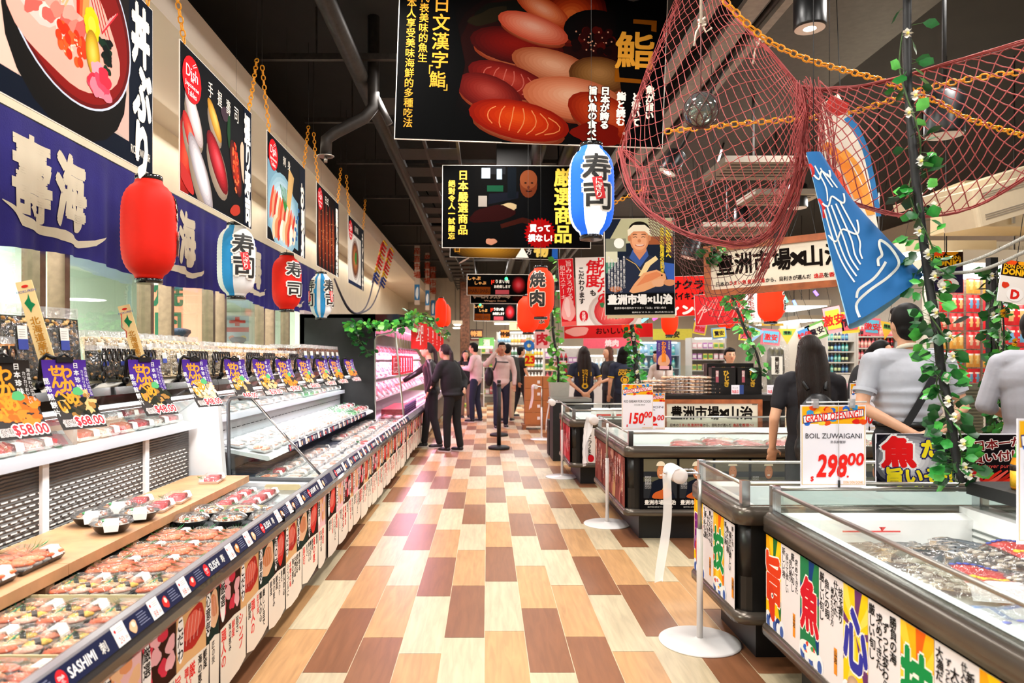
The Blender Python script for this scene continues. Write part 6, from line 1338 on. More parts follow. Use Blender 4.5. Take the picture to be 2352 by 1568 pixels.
vine('leafy_vine', 'pale green vine on two dark stems standing in the grey pot at the aisle', [(1284, 600, 10.6), (1272, 690, 10.5), (1270, 760, 10.4), (1282, 830, 10.3), (1282, 878, 10.3)], 120, .10, .018, 0, seed=6, cols=('#4fae3c', '#78cc50', '#3a9034', '#94dc64'))
vine('leafy_vine', 'vine with tiny white flowers between the two shop staff', [(1450, 738, 9.4), (1458, 800, 9.4), (1462, 850, 9.3), (1470, 892, 9.3)], 130, .075, .03, 10, seed=7)
vine('leafy_vine', 'dark vine climbing the black post right of the snack wall', [(2282, 622, 5.7), (2286, 760, 5.7), (2292, 900, 5.7), (2296, 1010, 5.7)], 190, .075, .022, 9, seed=8, cols=('#1f5a28', '#2c7a30', '#174a20', '#3c9440'))
vine('sunflower_vine', 'vine with small sunflowers at the right, left of the man in a white shirt', [(2300, 680, 5.5), (2306, 760, 5.5), (2304, 830, 5.5), (2316, 930, 5.5), (2312, 1000, 5.5)], 90, .08, .006, 0, 5, seed=9)
vine('ivy_garland', 'ivy garland spilling over the black canopy of the meat case', [(800, 752, 9.0), (840, 742, 8.95), (880, 748, 8.9), (930, 745, 8.9), (960, 722, 9.3), (985, 742, 11), (1008, 762, 13), (1022, 775, 15)], 260, .085, 0, 0, seed=10, spread=2.6, cols=('#2f8f36', '#4db848', '#1d5f28', '#78cc50'), cat='garland')
vine('ivy_garland', 'short ivy strands hanging down the black side of the meat case', [(830, 745, 9.0), (826, 780, 9.0), (845, 810, 9.0)], 40, .085, 0, 0, seed=11, spread=2.2, cols=('#1d5f28', '#2f7a30'), cat='garland')
# ================================================================ island freezers on the right
TUBW = mat('freezer_white', '#e9ebe8', .3, vary=.02); RIMM = mat('rim_bronze_grey', '#5c544b', .25, .55, vary=.08, vscale=4)
def freezer(label, x0, x1, y0, y1, art_left=None, art_front=None, right_open=False, grille=False):
    """island freezer; long side faces the aisle (-x), short side faces the camera (-y)"""
    t = thing('island_freezer', label, 'freezer', (x0, y0, 0)); W_, D = x1-x0, y1-y0
    MB().box(.12, W_-.12, .12, D-.12, 0, .22).build('base', mat('freezer_base', '#17181a', .5, vary=.15), t)
    b = MB(); b.rbox(.015, W_-.015, .015, D-.015, .20, .40, .05); b.box(.015, .05, .06, D-.06, .4, .66).box(W_-.05, W_-.015, .06, D-.06, .4, .66).box(.06, W_-.06, .015, .05, .4, .66).box(.06, W_-.06, D-.05, D-.015, .4, .66)
    for cx, cy in ((.065, .065), (W_-.065, .065), (.065, D-.065), (W_-.065, D-.065)): b.cyl(cx, cy, .4, .66, .05, 16)
    b.build('body', mat('freezer_body', '#191817', .35, vary=.1), t)
    def ringp(z0, z1, o, r, inner):
        mb = MB(); n = 4; out, inn = [], []
        for cx, cy, a0 in ((W_+o-r, D+o-r, 0), (-o+r, D+o-r, PI/2), (-o+r, -o+r, PI), (W_+o-r, -o+r, 1.5*PI)):
            for i in range(n+1): a = a0+PI/2*i/n; out.append((cx+r*math.cos(a), cy+r*math.sin(a)))
        for (x, y) in out: inn.append((min(max(x, inner), W_-inner), min(max(y, inner), D-inner)))
        m = len(out); lv = [(inn, z0), ([(x*1, y*1) for x, y in out], z0+.012), (out, z1-.02), ([(x+(.012 if x < W_/2 else -.012), y+(.012 if y < D/2 else -.012)) for x, y in out], z1), (inn, z1)]
        vs = [(x, y, z) for ring, z in lv for x, y in ring]; fs = [(k*m+i, k*m+(i+1) % m, (k+1)*m+(i+1) % m, (k+1)*m+i) for k in range(len(lv)-1) for i in range(m)]
        return mb.add(vs, fs, None, True)
    ringp(.625, .715, .012, .07, .05).build('rim_bumper', RIMM, t); ringp(.185, .245, .016, .07, .06).build('lower_bumper', RIMM, t)
    tub = MB(); i0 = .055; tub.add([(i0, i0, .716), (W_-i0, i0, .716), (W_-i0, D-i0, .716), (i0, D-i0, .716), (.12, .12, .70), (W_-.12, .12, .70), (W_-.12, D-.12, .70), (.12, D-.12, .70),
        (.13, .13, .42), (W_-.13, .13, .42), (W_-.13, D-.13, .42), (.13, D-.13, .42)], [(0, 1, 5, 4), (1, 2, 6, 5), (2, 3, 7, 6), (3, 0, 4, 7), (4, 5, 9, 8), (5, 6, 10, 9), (6, 7, 11, 10), (7, 4, 8, 11), (8, 9, 10, 11)])
    tub.build('tub', TUBW, t)
    for nm, q in (('glass_panel', ((.03, .06, .03, D-.06), (.06, .03, W_-.06, .03), (.06, D-.03, W_-.06, D-.03), (W_-.03, .06, W_-.03, D-.06))),):
        for a, b_, c, d in q:
            if right_open and a > W_/2 and abs(a-c) < .01: continue
            L_ = Vector((c-a, d-b_, 0)); nrm = Vector((-L_.y, L_.x, 0)).normalized()*.003
            p0, p1 = Vector((a, b_, .715)), Vector((c, d, .715)); g = MB().add([p0-nrm, p1-nrm, p1-nrm+Vector((0, 0, .10)), p0-nrm+Vector((0, 0, .10)), p0+nrm, p1+nrm, p1+nrm+Vector((0, 0, .10)), p0+nrm+Vector((0, 0, .10))], [(0, 1, 2, 3), (7, 6, 5, 4), (3, 2, 6, 7)])
            gp = g.build('glass_panel', GLASS, t); MB().tube([p0+Vector((0, 0, .10)), p1+Vector((0, 0, .10))], .009, 8).build('top_rail', STEEL, gp)
    for x, y in ((.04, .04), (W_-.04, .04), (W_-.04, D-.04), (.04, D-.04)): MB().box(x-.018, x+.018, y-.018, y+.018, .712, .83).build('corner_post', CHROME, t)
    if art_left:
        p = MB().box(-.001, .004, .05, D-.05, .245, .625).build('side_poster', PRINT, t); a = Art(y=-.002); a.clip = (0, 0, D-.1, .38); art_left(a, D-.1, .38)
        a.press(); 
        for mb_, nm in ((a.pic, 'poster_art'), (a.let, 'poster_writing')):
            if mb_.f: mb_.build(nm, PRINT, p, loc=(0, D-.05, .245), rot=(0, 0, -PI/2))
    if art_front:
        p = MB().box(.10, W_-.05, -.001, .004, .245, .625).build('front_poster', BLACKM, t); a = Art(y=-.002); a.clip = (0, 0, W_-.15, .38); art_front(a, W_-.15, .38); a.press()
        for mb_, nm in ((a.pic, 'poster_art'), (a.let, 'poster_writing')):
            if mb_.f: mb_.build(nm, PRINT, p, loc=(.10, 0, .245))
    return t
SENT = ['求めてきた', '厳しい旬し', '仕入れた', '心から旨い魚', '新しい港', '磨くための心', '大漁だった', '技を握り', '極めた分け方', 'ずっと変わらぬ', '魚との眼', '届けて欲しい', '勝負の海']
def art_festival(seed, order):
    """festival-flag panels: one huge coloured character on rays, columns of brush writing, waves and fish"""
    def f(a, W_, h):
        a.rect(0, 0, W_, h, '#e6dfe0'); r = random.Random(seed); u = 0.0; i = 0
        spec = {'旨': ('#d8401e', ['#f2c21c', '#2c6a34', '#e8a21a']), '魚': ('#cc1f2c', ['#2c7a4c', '#1d3f7a', '#2c7a4c']), '心': ('#3a3a9c', ['#f2c81e', '#6a3a6c', '#f4d85a']), '技': ('#1f8a46', ['#f2b01c', '#e8641c', '#f6ca3c']), '勝': ('#7a2a78', ['#f4c41c', '#d8241c', '#f0a01c']), '海': ('#1c4fa8', ['#2c7a3c', '#f2c21c', '#1f5a34'])}
        while u < W_:
            ch = order[i % len(order)]; col, rays = spec[ch]; pw = .155; a.clip = (u, 0, min(u+pw, W_), h)
            if u+pw <= W_+.1: a.rays(u+pw*.5, h*.62, 1, rays, u, h*.12, min(u+pw, W_), h, 20)
            a.clip = (0, 0, W_, h)
            if u+pw < W_: a.text(ch, u+pw*.5, h*.56, h*.50, col, w=pw*.92, bold=.05, outline='#f6f0e6', ow=.03)
            # waves and a fish along the bottom
            for k in range(5): a.ell(u+.02+k*.035, h*.07, .028, .036, '#2a3f7c' if k % 2 else '#e8ecf2'); a.ell(u+.02+k*.035, h*.05, .018, .024, '#e8ecf2' if k % 2 else '#4a64a8')
            if i % 3 == 0: a.blob(u+.06, h*.28, .035, .075, '#d03a20', 2, .15, .2); a.ell(u+.065, h*.36, .012, .012, '#f4f0e8'); a.ell(u+.065, h*.36, .006, .006, '#1a1410')
            elif i % 3 == 1: a.ell(u+.07, h*.12, .075, .030, '#f0eee8'); [a.blob(u+.07+r.uniform(-.05, .05), h*.13+r.uniform(-.02, .02), .012, .008, c, k, .3) for k, c in enumerate(['#d8442c', '#f0b03c', '#3a6ac0', '#e87858', '#f4f0e8', '#d8442c', '#3a9c5c', '#3a6ac0'])]
            else: a.shade(u+.07, h*.13, .045, .045, ['#b89478', '#cfae92', '#a07c60']); a.blob(u+.085, h*.12, .03, .014, '#d8402c', 4, .2)
            u += pw+.012; q = u+.012; n = 0
            while q < u+.155 and q < W_-.015:
                hh = r.choice([.026, .030, .034, .022]); s_ = SENT[r.randrange(len(SENT))]; a.vtext(s_[:int(.28/hh)], q, h*.97-(n % 3)*.015, hh, '#1c1816', .03, 1.02, jit=.08, seed=i*7+n); q += hh*1.12; n += 1
            a.rect(u+.10, h*.12, u+.122, h*.36, '#e8902c'); a.vtext('山治', u+.111, h*.34, .022, '#1c1816', .04); u += .165; i += 1
    return f
def art_blur(seed, cols):
    def f(a, W_, h):
        r = random.Random(seed); a.rect(0, 0, W_, h, cols[0])
        for k in range(26): a.blob(r.uniform(0, W_), r.uniform(0, h), .05, .09, r.choice(cols), k, .3)
        for k in range(int(W_/.05)): a.vtext(SENT[k % 13][:5], .03+k*.05, h*r.uniform(.6, .95), .034, '#f4e0dc' if k % 2 else '#3a2420', .02, 1.0, jit=.1, seed=k)
    return f
def art_sellers(a, W_, h):
    """repeated small posters of the fish seller with the market name"""
    a.rect(0, 0, W_, h, '#0f0e10'); n = int(W_/.27)+1
    for i in range(n):
        u = .03+i*.27; a.rect(u, h*.22, u+.25, h, '#2a2c30'); a.rect(u, h*.75, u+.25, h, '#6a6450'); a.rect(u, h*.55, u+.25, h*.64, '#5a5a48'); a.poly([(u+.04, h*.22), (u+.07, h*.55), (u+.13, h*.62), (u+.19, h*.55), (u+.24, h*.22)], '#161a26')
        a.poly([(u+.115, h*.24), (u+.16, h*.52), (u+.19, h*.54), (u+.15, h*.24)], '#d8b46c'); a.ell(u+.13, h*.74, .030, .052, '#c07a50'); a.ell(u+.13, h*.75, .022, .036, '#d08c60'); a.ell(u+.13, h*.86, .034, .036, '#efe4c8', a0=0, a1=PI); a.ell(u+.13, h*.68, .012, .005, '#f4ece4')
        a.ell(u+.12, h*.77, .003, .002, '#20140e'); a.ell(u+.142, h*.77, .003, .002, '#20140e'); a.blob(u+.14, h*.30, .08, .032, '#c8602c', i, .15, .2); a.text('豊洲市場×山治', u+.125, h*.14, .036, '#f0ece6', bold=.04, w=.235); a.text('豊洲市場の目利きマスターが旨い魚を', u+.125, h*.05, .010, '#d8d4ce', w=.19)
        for k in range(4): a.vtext('旨い魚を届けたい', u+.015+.012*k, h*.66, .012, '#e0e0e0', 0, 1.0)
FA = freezer('nearest island freezer, with bright festival-style fish panels and packs of frozen fish', 1.20, 2.16, .75, 3.11, art_left=art_festival(4, '海勝技心魚旨'[::-1]), right_open=True)
FB = freezer('second island freezer, just behind the nearest one, with a crab and wave panel', 1.12, 3.4, 3.17, 3.90, art_left=art_festival(9, '勝技心'))
FC = freezer('third island freezer with fish seller posters along its front and red fish inside', 1.046, 3.6, 5.36, 6.93, art_left=art_blur(3, ['#8a4a44', '#b87068', '#d8a08c', '#6a2c2c', '#c89a70']), art_front=art_sellers)
def art_kodawari(a, W_, h): a.rect(0, 0, W_, h, '#141212'); a.rect(.04, .0, .30, h, '#ece6e0'); a.vtext('こだわります', .10, h*.95, .052, '#241a18', .04, 1.0); a.blob(.23, h*.8, .06, .08, '#d03430', 3); a.ell(.12, .05, .035, .04, '#c81e2a'); a.rect(.42, .0, .8, h, '#7a3a34')
FD = freezer('fourth island freezer with white trays on top, in front of the shop staff', .908, 2.1, 7.75, 8.9, art_left=art_blur(8, ['#c03a44', '#e88a94', '#d8606a', '#a02430']), art_front=art_kodawari)
# air grille, white riser and black shelf on the right of the nearest freezer
rs = thing('freezer_riser', 'white grilled riser with a black shelf along the right of the nearest freezer', 'shelf unit', (2.02, .75, 0)); g = MB()
MB().box(.02, .14, .14, 2.33, .45, .74).build('riser', TUBW, rs)
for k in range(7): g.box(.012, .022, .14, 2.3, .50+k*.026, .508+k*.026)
g.build('air_grille', mat('grille_grey', '#6e7470', .4, .2), rs)  # slats across the white riser, all in one even grey
MB().box(.03, .5, .05, 2.30, .80, .852).build('black_shelf', BLACKM, rs); MB().box(.06, .10, 2.26, 2.31, .70, .80).build('shelf_post', CHROME, rs); MB().box(.06, .066, .3, 2.26, .72, .80).build('glass', GLASS, rs); MB().box(.06, .10, .1, .14, .70, .80).build('shelf_post', CHROME, rs)
lm = thing('load_line', 'red load-limit line with a small triangle inside the nearest freezer', 'marking', (1.48, 2.96, .655)); MB().box(0, .24, .006, .0085, 0, .006).box(.16, .162, .006, .0085, .006, .02).add([(.15, .006, .022), (.18, .006, .022), (.165, .006, .004)], [(0, 1, 2)]).build('red_marking', mat('mark_red', '#d8504c', .5), lm)
# frost on the inside of the far glass
# bottles on the black shelf
def bottle_proto():
    t = thing('yuzu_bottle', 'x', 'bottle'); MB().lathe([(.030, 0), (.034, .01), (.034, .10), (.026, .128), (.014, .145), (.013, .155)], 20).build('bottle', mat('amber_bottle', '#d88a1c', .2, vary=.2, vscale=30), t)
    MB().lathe([(.0345, .012), (.0345, .075)], 20).build('label_sleeve', mat('yellow_sleeve', '#f0b82c', .4, vary=.1), t); MB().lathe([(.0348, .075), (.0348, .10)], 20).build('dark_band', mat('dark_sleeve', '#2a1810', .4), t)
    MB().lathe([(.027, .128), (.017, .146), (.0165, .178)], 18).build('cap', mat('green_cap', '#3f9c2c', .4, vary=.2, vscale=40), t)
    a = Art(y=-.0352); a.rect(-.012, .016, .012, .072, '#f7e6a8'); a.vtext('ゆず', 0, .068, .018, '#20140c', .04); a.build(t); return t
KBT = Kit(bottle_proto())
for i, (x, y) in enumerate(((2.14, 2.86), (2.20, 2.70), (2.155, 2.55), (2.24, 2.90))): KBT((x, y, .853), 0, 'yuzu bottle on the black shelf, %s' % ['leftmost', 'second from the left', 'nearest the camera', 'at the back'][i], 'yuzu bottles')
# frozen fish packs in the nearest freezer
def fpack(name, w, d, h, parts, seed):
    t = thing(name, 'x', 'frozen pack'); r = random.Random(seed); n = 16
    def top(u, v): x, y = (u-.5)*w, (v-.5)*d; e = min(u, 1-u, v, 1-v)*6; return (x, y, .004+h*min(1, e)**.5*(.75+.35*noise.noise(Vector((u*3+seed, v*3, 0)))))
    parts(t, top, w, d, h, r); b = MB(); b.grid(lambda u, v: Vector(top(u, v))+Vector((0, 0, .003+.002*math.sin(u*31+v*17))), 14, 14); b.build('film', FILM, t); return t
def fish_body(mb, x, y, z, L_, r, rz, cols):
    M = Matrix.Translation((x, y, z)) @ Matrix.Rotation(rz, 4, 'Z'); n = 12; prof = [(0, .15), (.08, .7), (.2, 1), (.4, 1), (.65, .7), (.85, .3), (.93, .16), (1, .45)]; vs = []; m = len(prof)
    for u, k in prof:
        for j in range(n): a = 2*PI*j/n; vs.append(M @ Vector(((u-.5)*L_, math.cos(a)*r*k, math.sin(a)*r*k*.7)))
    for i in range(m-1):
        for j in range(n):
            c = cols[0] if j < n/2 and 1 <= j <= 4 else cols[1]; mb.add([vs[i*n+j], vs[i*n+(j+1) % n], vs[(i+1)*n+(j+1) % n], vs[(i+1)*n+j]], [(0, 1, 2, 3)], c, True)
    mb.ell(M @ Vector((-.42*L_, -r*.5, r*.35)), .004, '#1a1814', 6, 4)
def p_fish(cols, k, L_, rz=0, rr=.022):
    def f(t, top, w, d, h, r):
        m = MB()
        for i in range(k): fish_body(m, r.uniform(-.01, .01), (i-(k-1)/2)*d*.8/k, .018, L_, rr, rz+r.uniform(-.08, .08), cols)
        m.build('fish', FOOD, t); MB().box(-w*.48, w*.48, -d*.47, d*.47, 0, .004).build('backing_tray', mat('tan_tray', '#e0c49a', .5, vary=.05), t)
    return f
def p_oyster(t, top, w, d, h, r):
    m = MB()
    for i in range(60): a, b = r.uniform(.06, .5), r.uniform(.1, .9); x, y, z = top(a, b); m.ell((x, y, z-.008), (r.uniform(.012, .022), .009, .006), r.choice(['#b8a890', '#d8ccb4', '#8a7a64', '#54483a', '#e8e0d0']), 7, 4)
    m.build('oysters', FOOD, t); s = MB(); s.grid(lambda u, v: Vector(top(.42+.56*u, v))+Vector((0, 0, .001)), 12, 12, lambda u, v: '#e0281c' if (v > .2) else '#f2eeea'); s.build('red_print', PACK, t)
    s = MB()
    for i in range(11): u, v = .52+.03*i, .45+.05*math.sin(i*1.3); p = Vector(top(u, v)); s.ell(p+Vector((0, 0, .003)), (.009, .016, .002), '#f2c838', 7, 3)
    for i in range(7): p = Vector(top(.45+.06*i, .82)); s.ell(p+Vector((0, 0, .003)), (.012, .01, .002), '#3a4a9c', 7, 3)
    s.build('yellow_lettering', PACK, t)
def p_blue(t, top, w, d, h, r):
    s = MB(); s.grid(lambda u, v: Vector(top(u, v)), 12, 12, lambda u, v: '#2a7fd0' if (v > .72 or (u > .3 and u < .4)) else '#dfe6ec'); s.build('printed_bag', PACK, t); s = MB()
    for i in range(4): p = Vector(top(.2+.15*i, .35)); s.ell(p+Vector((0, 0, .003)), (.016, .012, .002), '#3a50b0', 7, 3)
    s.build('blue_lettering', PACK, t)
SIL = ['#4a5258', '#cfd2d0']; KM1 = Kit(fpack('mackerel_pack', .30, .20, .03, p_fish(SIL, 3, .26), 1)); KM2 = Kit(fpack('small_fish_pack', .20, .13, .022, p_fish(['#6a6c6a', '#d8d2c8'], 4, .16, .1, .013), 2)); KOY = Kit(fpack('oyster_bag', .34, .24, .055, p_oyster, 3)); KBL = Kit(fpack('blue_white_bag', .32, .24, .04, p_blue, 4)); KBK = Kit(fpack('whole_fish_bag', .32, .16, .05, p_fish(['#2e3438', '#c8c4ba'], 1, .30, 0, .045), 5))
lamp('freezer_light', 'AREA', (1.28, 1.9, .80), 16, (1, 1, 1), .06, 2.0, rot=(0, math.radians(-50), 0))
FZ = .424
def heap(k, x, y, z, rz, lab, grp, rot=None, sc=None): return k((x, y, FZ+z), rz, lab, grp, sc, rot)
MB().box(1.34, 2.0, .9, 2.95, .421, .60).build('ice_bed', mat('frost_ice', '#e6eaea', .3, vary=.06, vscale=30, bump=.6, bscale=90)); bpy.data.objects['ice_bed'].name = 'frost_bed'
tag(bpy.data.objects['frost_bed'], 'white frosty liner under the frozen fish packs in the nearest freezer', 'liner')
Z0 = .18
for i, (k, x, y, z, rz, lab, rot) in enumerate((
    (KM2, 1.50, 2.86, Z0, .2, 'pack of small silver fish by the far wall of the freezer, left', None), (KM2, 1.68, 2.87, Z0, .1, 'pack of small silver fish by the far wall, middle', None), (KM2, 1.87, 2.86, Z0, .0, 'pack of small silver fish by the far wall, right', None),
    (KM2, 1.46, 2.72, Z0+.01, .5, 'pack of small fish with a white sticker, second row left', None), (KM2, 1.64, 2.74, Z0+.02, -.2, 'pack of small fish, second row middle', None),
    (KM1, 1.86, 2.72, Z0+.03, -.5, 'tan-backed pack of mackerel at the right of the freezer', (0, .06, -.5)), (KM1, 1.80, 2.56, Z0+.05, -.42, 'tan-backed mackerel pack overlapping the one behind it', (0, .1, -.42)),
    (KM2, 1.44, 2.58, Z0+.01, .3, 'pack of small fish near the aisle glass', None), (KBK, 1.46, 2.42, Z0+.02, -.5, 'clear bag with one dark-backed fish near the aisle glass', None), (KBK, 1.60, 2.60, Z0+.03, .2, 'clear bag with one dark-backed fish in the middle', None),
    (KOY, 1.55, 2.30, Z0+.03, -.25, 'red oyster bag with yellow lettering near the aisle glass', (.05, .0, -.25)), (KOY, 1.83, 2.48, Z0+.06, .15, 'red oyster bag with yellow lettering at the right', (0, -.1, .15)), (KOY, 1.83, 2.22, Z0+.04, .1, 'red oyster bag partly under its neighbour at the right edge', None),
    (KM1, 1.62, 2.46, Z0+.05, .9, 'pack of pale fish between the two red oyster bags', None), (KBL, 1.52, 2.02, Z0+.01, .2, 'blue and white bag near the aisle glass', None), (KBL, 1.80, 1.98, Z0+.02, -.1, 'blue and white bag at the right edge of the picture', None), (KBL, 1.56, 1.72, Z0+.01, .1, 'blue and white bag nearest the camera', None))):
    heap(k, x, y, z, rz, lab, 'frozen packs in the nearest freezer', rot)
# frozen goods and ice in the second freezer
tag(MB().box(1.26, 3.26, 3.31, 3.76, .421, .52).build('ice_liner', MATS['frost_ice']), 'frosty white liner inside the second island freezer', 'liner')
for i in range(6): KBL((1.45+i*.33, 3.52, .522), PI/2, 'pale bag lying in the second freezer, %s from the aisle' % ORD[i], 'pale bags in the second freezer')
# red fish in the third freezer
tag(MB().box(1.19, 3.46, 5.5, 6.79, .421, .56).build('ice_liner', MATS['frost_ice']), 'white ice liner inside the third island freezer', 'liner')
KRD = Kit(fpack('red_fish_bag', .34, .2, .06, p_fish(['#d8584c', '#f0b0a4'], 2, .32, 0, .04), 9))
n = 0
for i in range(7):
    for j in range(2): KRD((1.72+i*.27, 5.75+j*.3, .585+(i % 2)*.02+.03*j), 0, 'bag of red sea bream in the third freezer, %s %s' % (['front row', 'back row'][j], ORD[i]), 'red fish bags', rot=(.25, R.uniform(-.15, .15), R.uniform(-.4, .4)))
for i in range(3): KM2((1.4+.2*i, 5.62+.1*i, .565), .3*i, 'small pale fish pack at the aisle end of the third freezer, %s' % ORD[i], 'small packs in the third freezer')
for i in range(4):
    t = thing('white_carton', 'white styrofoam box on the fourth freezer, %s from the left' % ORD[i], 'box', (1.30+i*.22, 8.1, .70), group='white boxes on the fourth freezer'); MB().rbox(-.10, .10, -.15, .15, 0, .11, .02).build('box', mat('styrofoam', '#f4f2ec', .6), t); MB().box(-.08, .08, -.152, -.150, .03, .06).build('red_label', mat('label_red', '#d84a3c', .5), t)
tag(MB().box(1.05, 1.95, 7.9, 8.76, .421, .70).build('ice_liner', MATS['frost_ice']), 'white liner filling the fourth island freezer', 'liner')

# ---------------------------------------------------------------- price signs
def price_sign(name, label, loc, w, h, title, sub, big, small, rz=0, clips=True, stand=0):
    t = thing(name, label, 'price sign', loc, rz=rz); MB().box(-w/2, w/2, 0, .004, 0, h).build('card', mat('sign_card', '#efeaf2', .4, vary=.02), t); a = Art(y=-.0008); k = w/.297
    a.clip = (-w/2, 0, w/2, h); a.rect(-w*.485, h*.03, w*.485, h*.985, '#e8c87a'); a.rect(-w*.475, h*.035, w*.475, h*.98, '#f1edf4'); a.rect(-w*.475, h*.77, w*.475, h*.98, '#f2b01e'); r = random.Random(3)
    for q in range(26): a.blob(r.uniform(-.46, .46)*w, h*r.uniform(.78, .97), .016*k, .013*k, r.choice(['#e8501e', '#d8281e', '#f4d24a', '#2f6ac8', '#f08a2c', '#3a9ad0']), q, .2)
    a.poly([(-w*.46, h*.775), (-w*.47, h*.87), (w*.46, h*.955), (w*.465, h*.865)], '#20307c'); a.poly([(-w*.45, h*.785), (-w*.46, h*.86), (w*.45, h*.945), (w*.455, h*.872)], '#f6f2ee'); a.text('GRAND OPENING!!', 0, h*.865, .034*k, '#e0261e', w=w*.86, bold=.03, rot=.085, slant=.12)
    a.text(title, 0, h*.625, .023*k, '#28222a', w=w*.86, bold=.0, slant=.0); a.text(sub, .02*k, h*.55, .013*k, '#3c343c', bold=.01)
    a.text('$', -w*.33, h*.10, .024*k, '#e42a24', bold=.04, slant=.1); a.text(big, -w*.02, h*.26, .098*k, '#e42a24', w=w*.44, bold=.045, slant=.12); a.text(small, w*.34, h*.34, .055*k, '#e42a24', w=w*.24, bold=.04, slant=.12); a.ell(w*.215, h*.13, .005*k, .005*k, '#e42a24'); a.text('DON DON DONKI', w*.3, h*.06, .012*k, '#e8b878', bold=.03, w=w*.3)
    a.build(t)
    if clips:
        MB().tube([(-w*.42, -.004, h+.012), (w*.5, -.004, h+.014)], .0035, 6).build('hanging_bar', WHITEM, t)
        for x in (-w*.28, w*.28): MB().box(x-.011, x+.011, -.01, .01, h-.012, h+.026).build('clip', clear_mat('clip_plastic', '#f2f2f2', .4, .1, .25), t)
        MB().tube([(.02*k, -.006, h+.02), (.022*k, -.008, .02)], .0012, 4).build('rod', STEEL, t); MB().cyl(.022*k, -.008, .0, .03, .005, 8).build('rod_tip', BLACKM, t)
    if stand: MB().tube([(0, .004, h*.5), (0, .01, -stand)], .004, 6).build('stem', STEEL, t)
    return t
q = P(1914, 1112, 3.06); price_sign('price_sign', 'large price sign reading 298.00 clipped above the nearest freezer', (q.x, 3.06, .826), .28, .352, 'BOIL ZUWAIGANI', '熟長脚蟹脚', '298', '00')
q = P(1464, 985, 5.45); price_sign('price_sign', 'price sign reading 150.00 at the corner of the third freezer', (q.x, 5.45, .83), .24, .355, 'RED BREAM FOR COOK', '日本 真鯛 煮魚用', '150', '00', clips=False)
q = P(1512, 985, 5.6); price_sign('price_sign', 'price sign mostly hidden behind the one reading 150.00', (q.x-.02, 5.75, .80), .22, .30, 'SALMON', '三文魚', '2', '00', clips=False)
price_sign('price_sign', 'small price sign on the third freezer rim, left of the grey-shirted man', (2.90, 5.45, .83), .25, .36, 'COD CHIN', '鱈魚', '180', '00', clips=True)
price_sign('price_sign', 'price sign cut by the right edge of the picture, above the black shelf', (1.70, 2.1, .83), .27, .37, 'FRZ ', '冷凍', '98', '00', clips=True)
bpy.data.objects['price_sign.004'].location.x = P(2337, 900, 2.1).x+.135
# fish sign and crab sign standing behind the nearest freezer
t = thing('fish_sign', 'black and white sign with huge red 魚 and yellow writing, reading Our fish', 'sign', (P(2012, 1140, 3.3).x, 3.30, .76)); w_, h_ = .37, .27; MB().box(0, w_, 0, .006, 0, h_).build('board', mat('sign_card', '#efeaf2'), t); a = Art(y=-.0008); a.clip = (0, 0, w_, h_)
a.rect(.003, .003, w_-.003, h_-.003, '#16141a'); a.shade(w_*.42, h_*.55, w_*.5, h_*.52, ['#2a2830', '#b0aeb4', '#f0eef0']); a.text('魚', .105, .185, .135, '#e01e20', w=.15, bold=.06, outline='#f4f2f0', ow=.07); a.text('魚', .105, .185, .135, '#e01e20', w=.15, bold=.06)
a.text('だ', .255, .20, .075, '#f2dc28', w=.085, bold=.06, outline='#23245c', ow=.08); a.text('旨いぞ!!', .20, .075, .075, '#f2dc28', w=.30, bold=.05, outline='#23245c', ow=.08); a.text('Our fish is best', .22, .018, .024, '#c8d82c', w=.26, bold=.02, slant=.2); a.build(t)
t = thing('crab_sign', 'black sign with red crab legs and writing ending in buyer, behind the bottles', 'sign', (P(2200, 1140, 3.3).x, 3.30, .76)); MB().box(0, .34, 0, .006, 0, .27).build('board', mat('sign_card', '#efeaf2'), t); a = Art(y=-.0008); a.clip = (0, 0, .34, .27); a.rect(.003, .003, .337, .265, '#141012')
a.text('日本一が', .19, .225, .045, '#7a1a1c', w=.22, bold=.04, outline='#f2e6e0', ow=.06, rot=.12); a.text('買い付け', .18, .165, .045, '#7a1a1c', w=.24, bold=.04, outline='#f2e6e0', ow=.06, rot=.1); a.text('Donki buyer purchase', .17, .118, .024, '#e8504a', w=.26, slant=.2)
for k in range(6): a.stroke([(.08+.03*k, .02), (.14+.035*k, .06), (.2+.03*k, .10)], [.022, .018, .008], ['#d8301e', '#e8584a', '#b02418'][k % 3])
a.ell(.07, .06, .045, .045, '#b81e20'); a.text('肉厚', .07, .06, .03, '#f4e8e0', bold=.03); a.build(t)

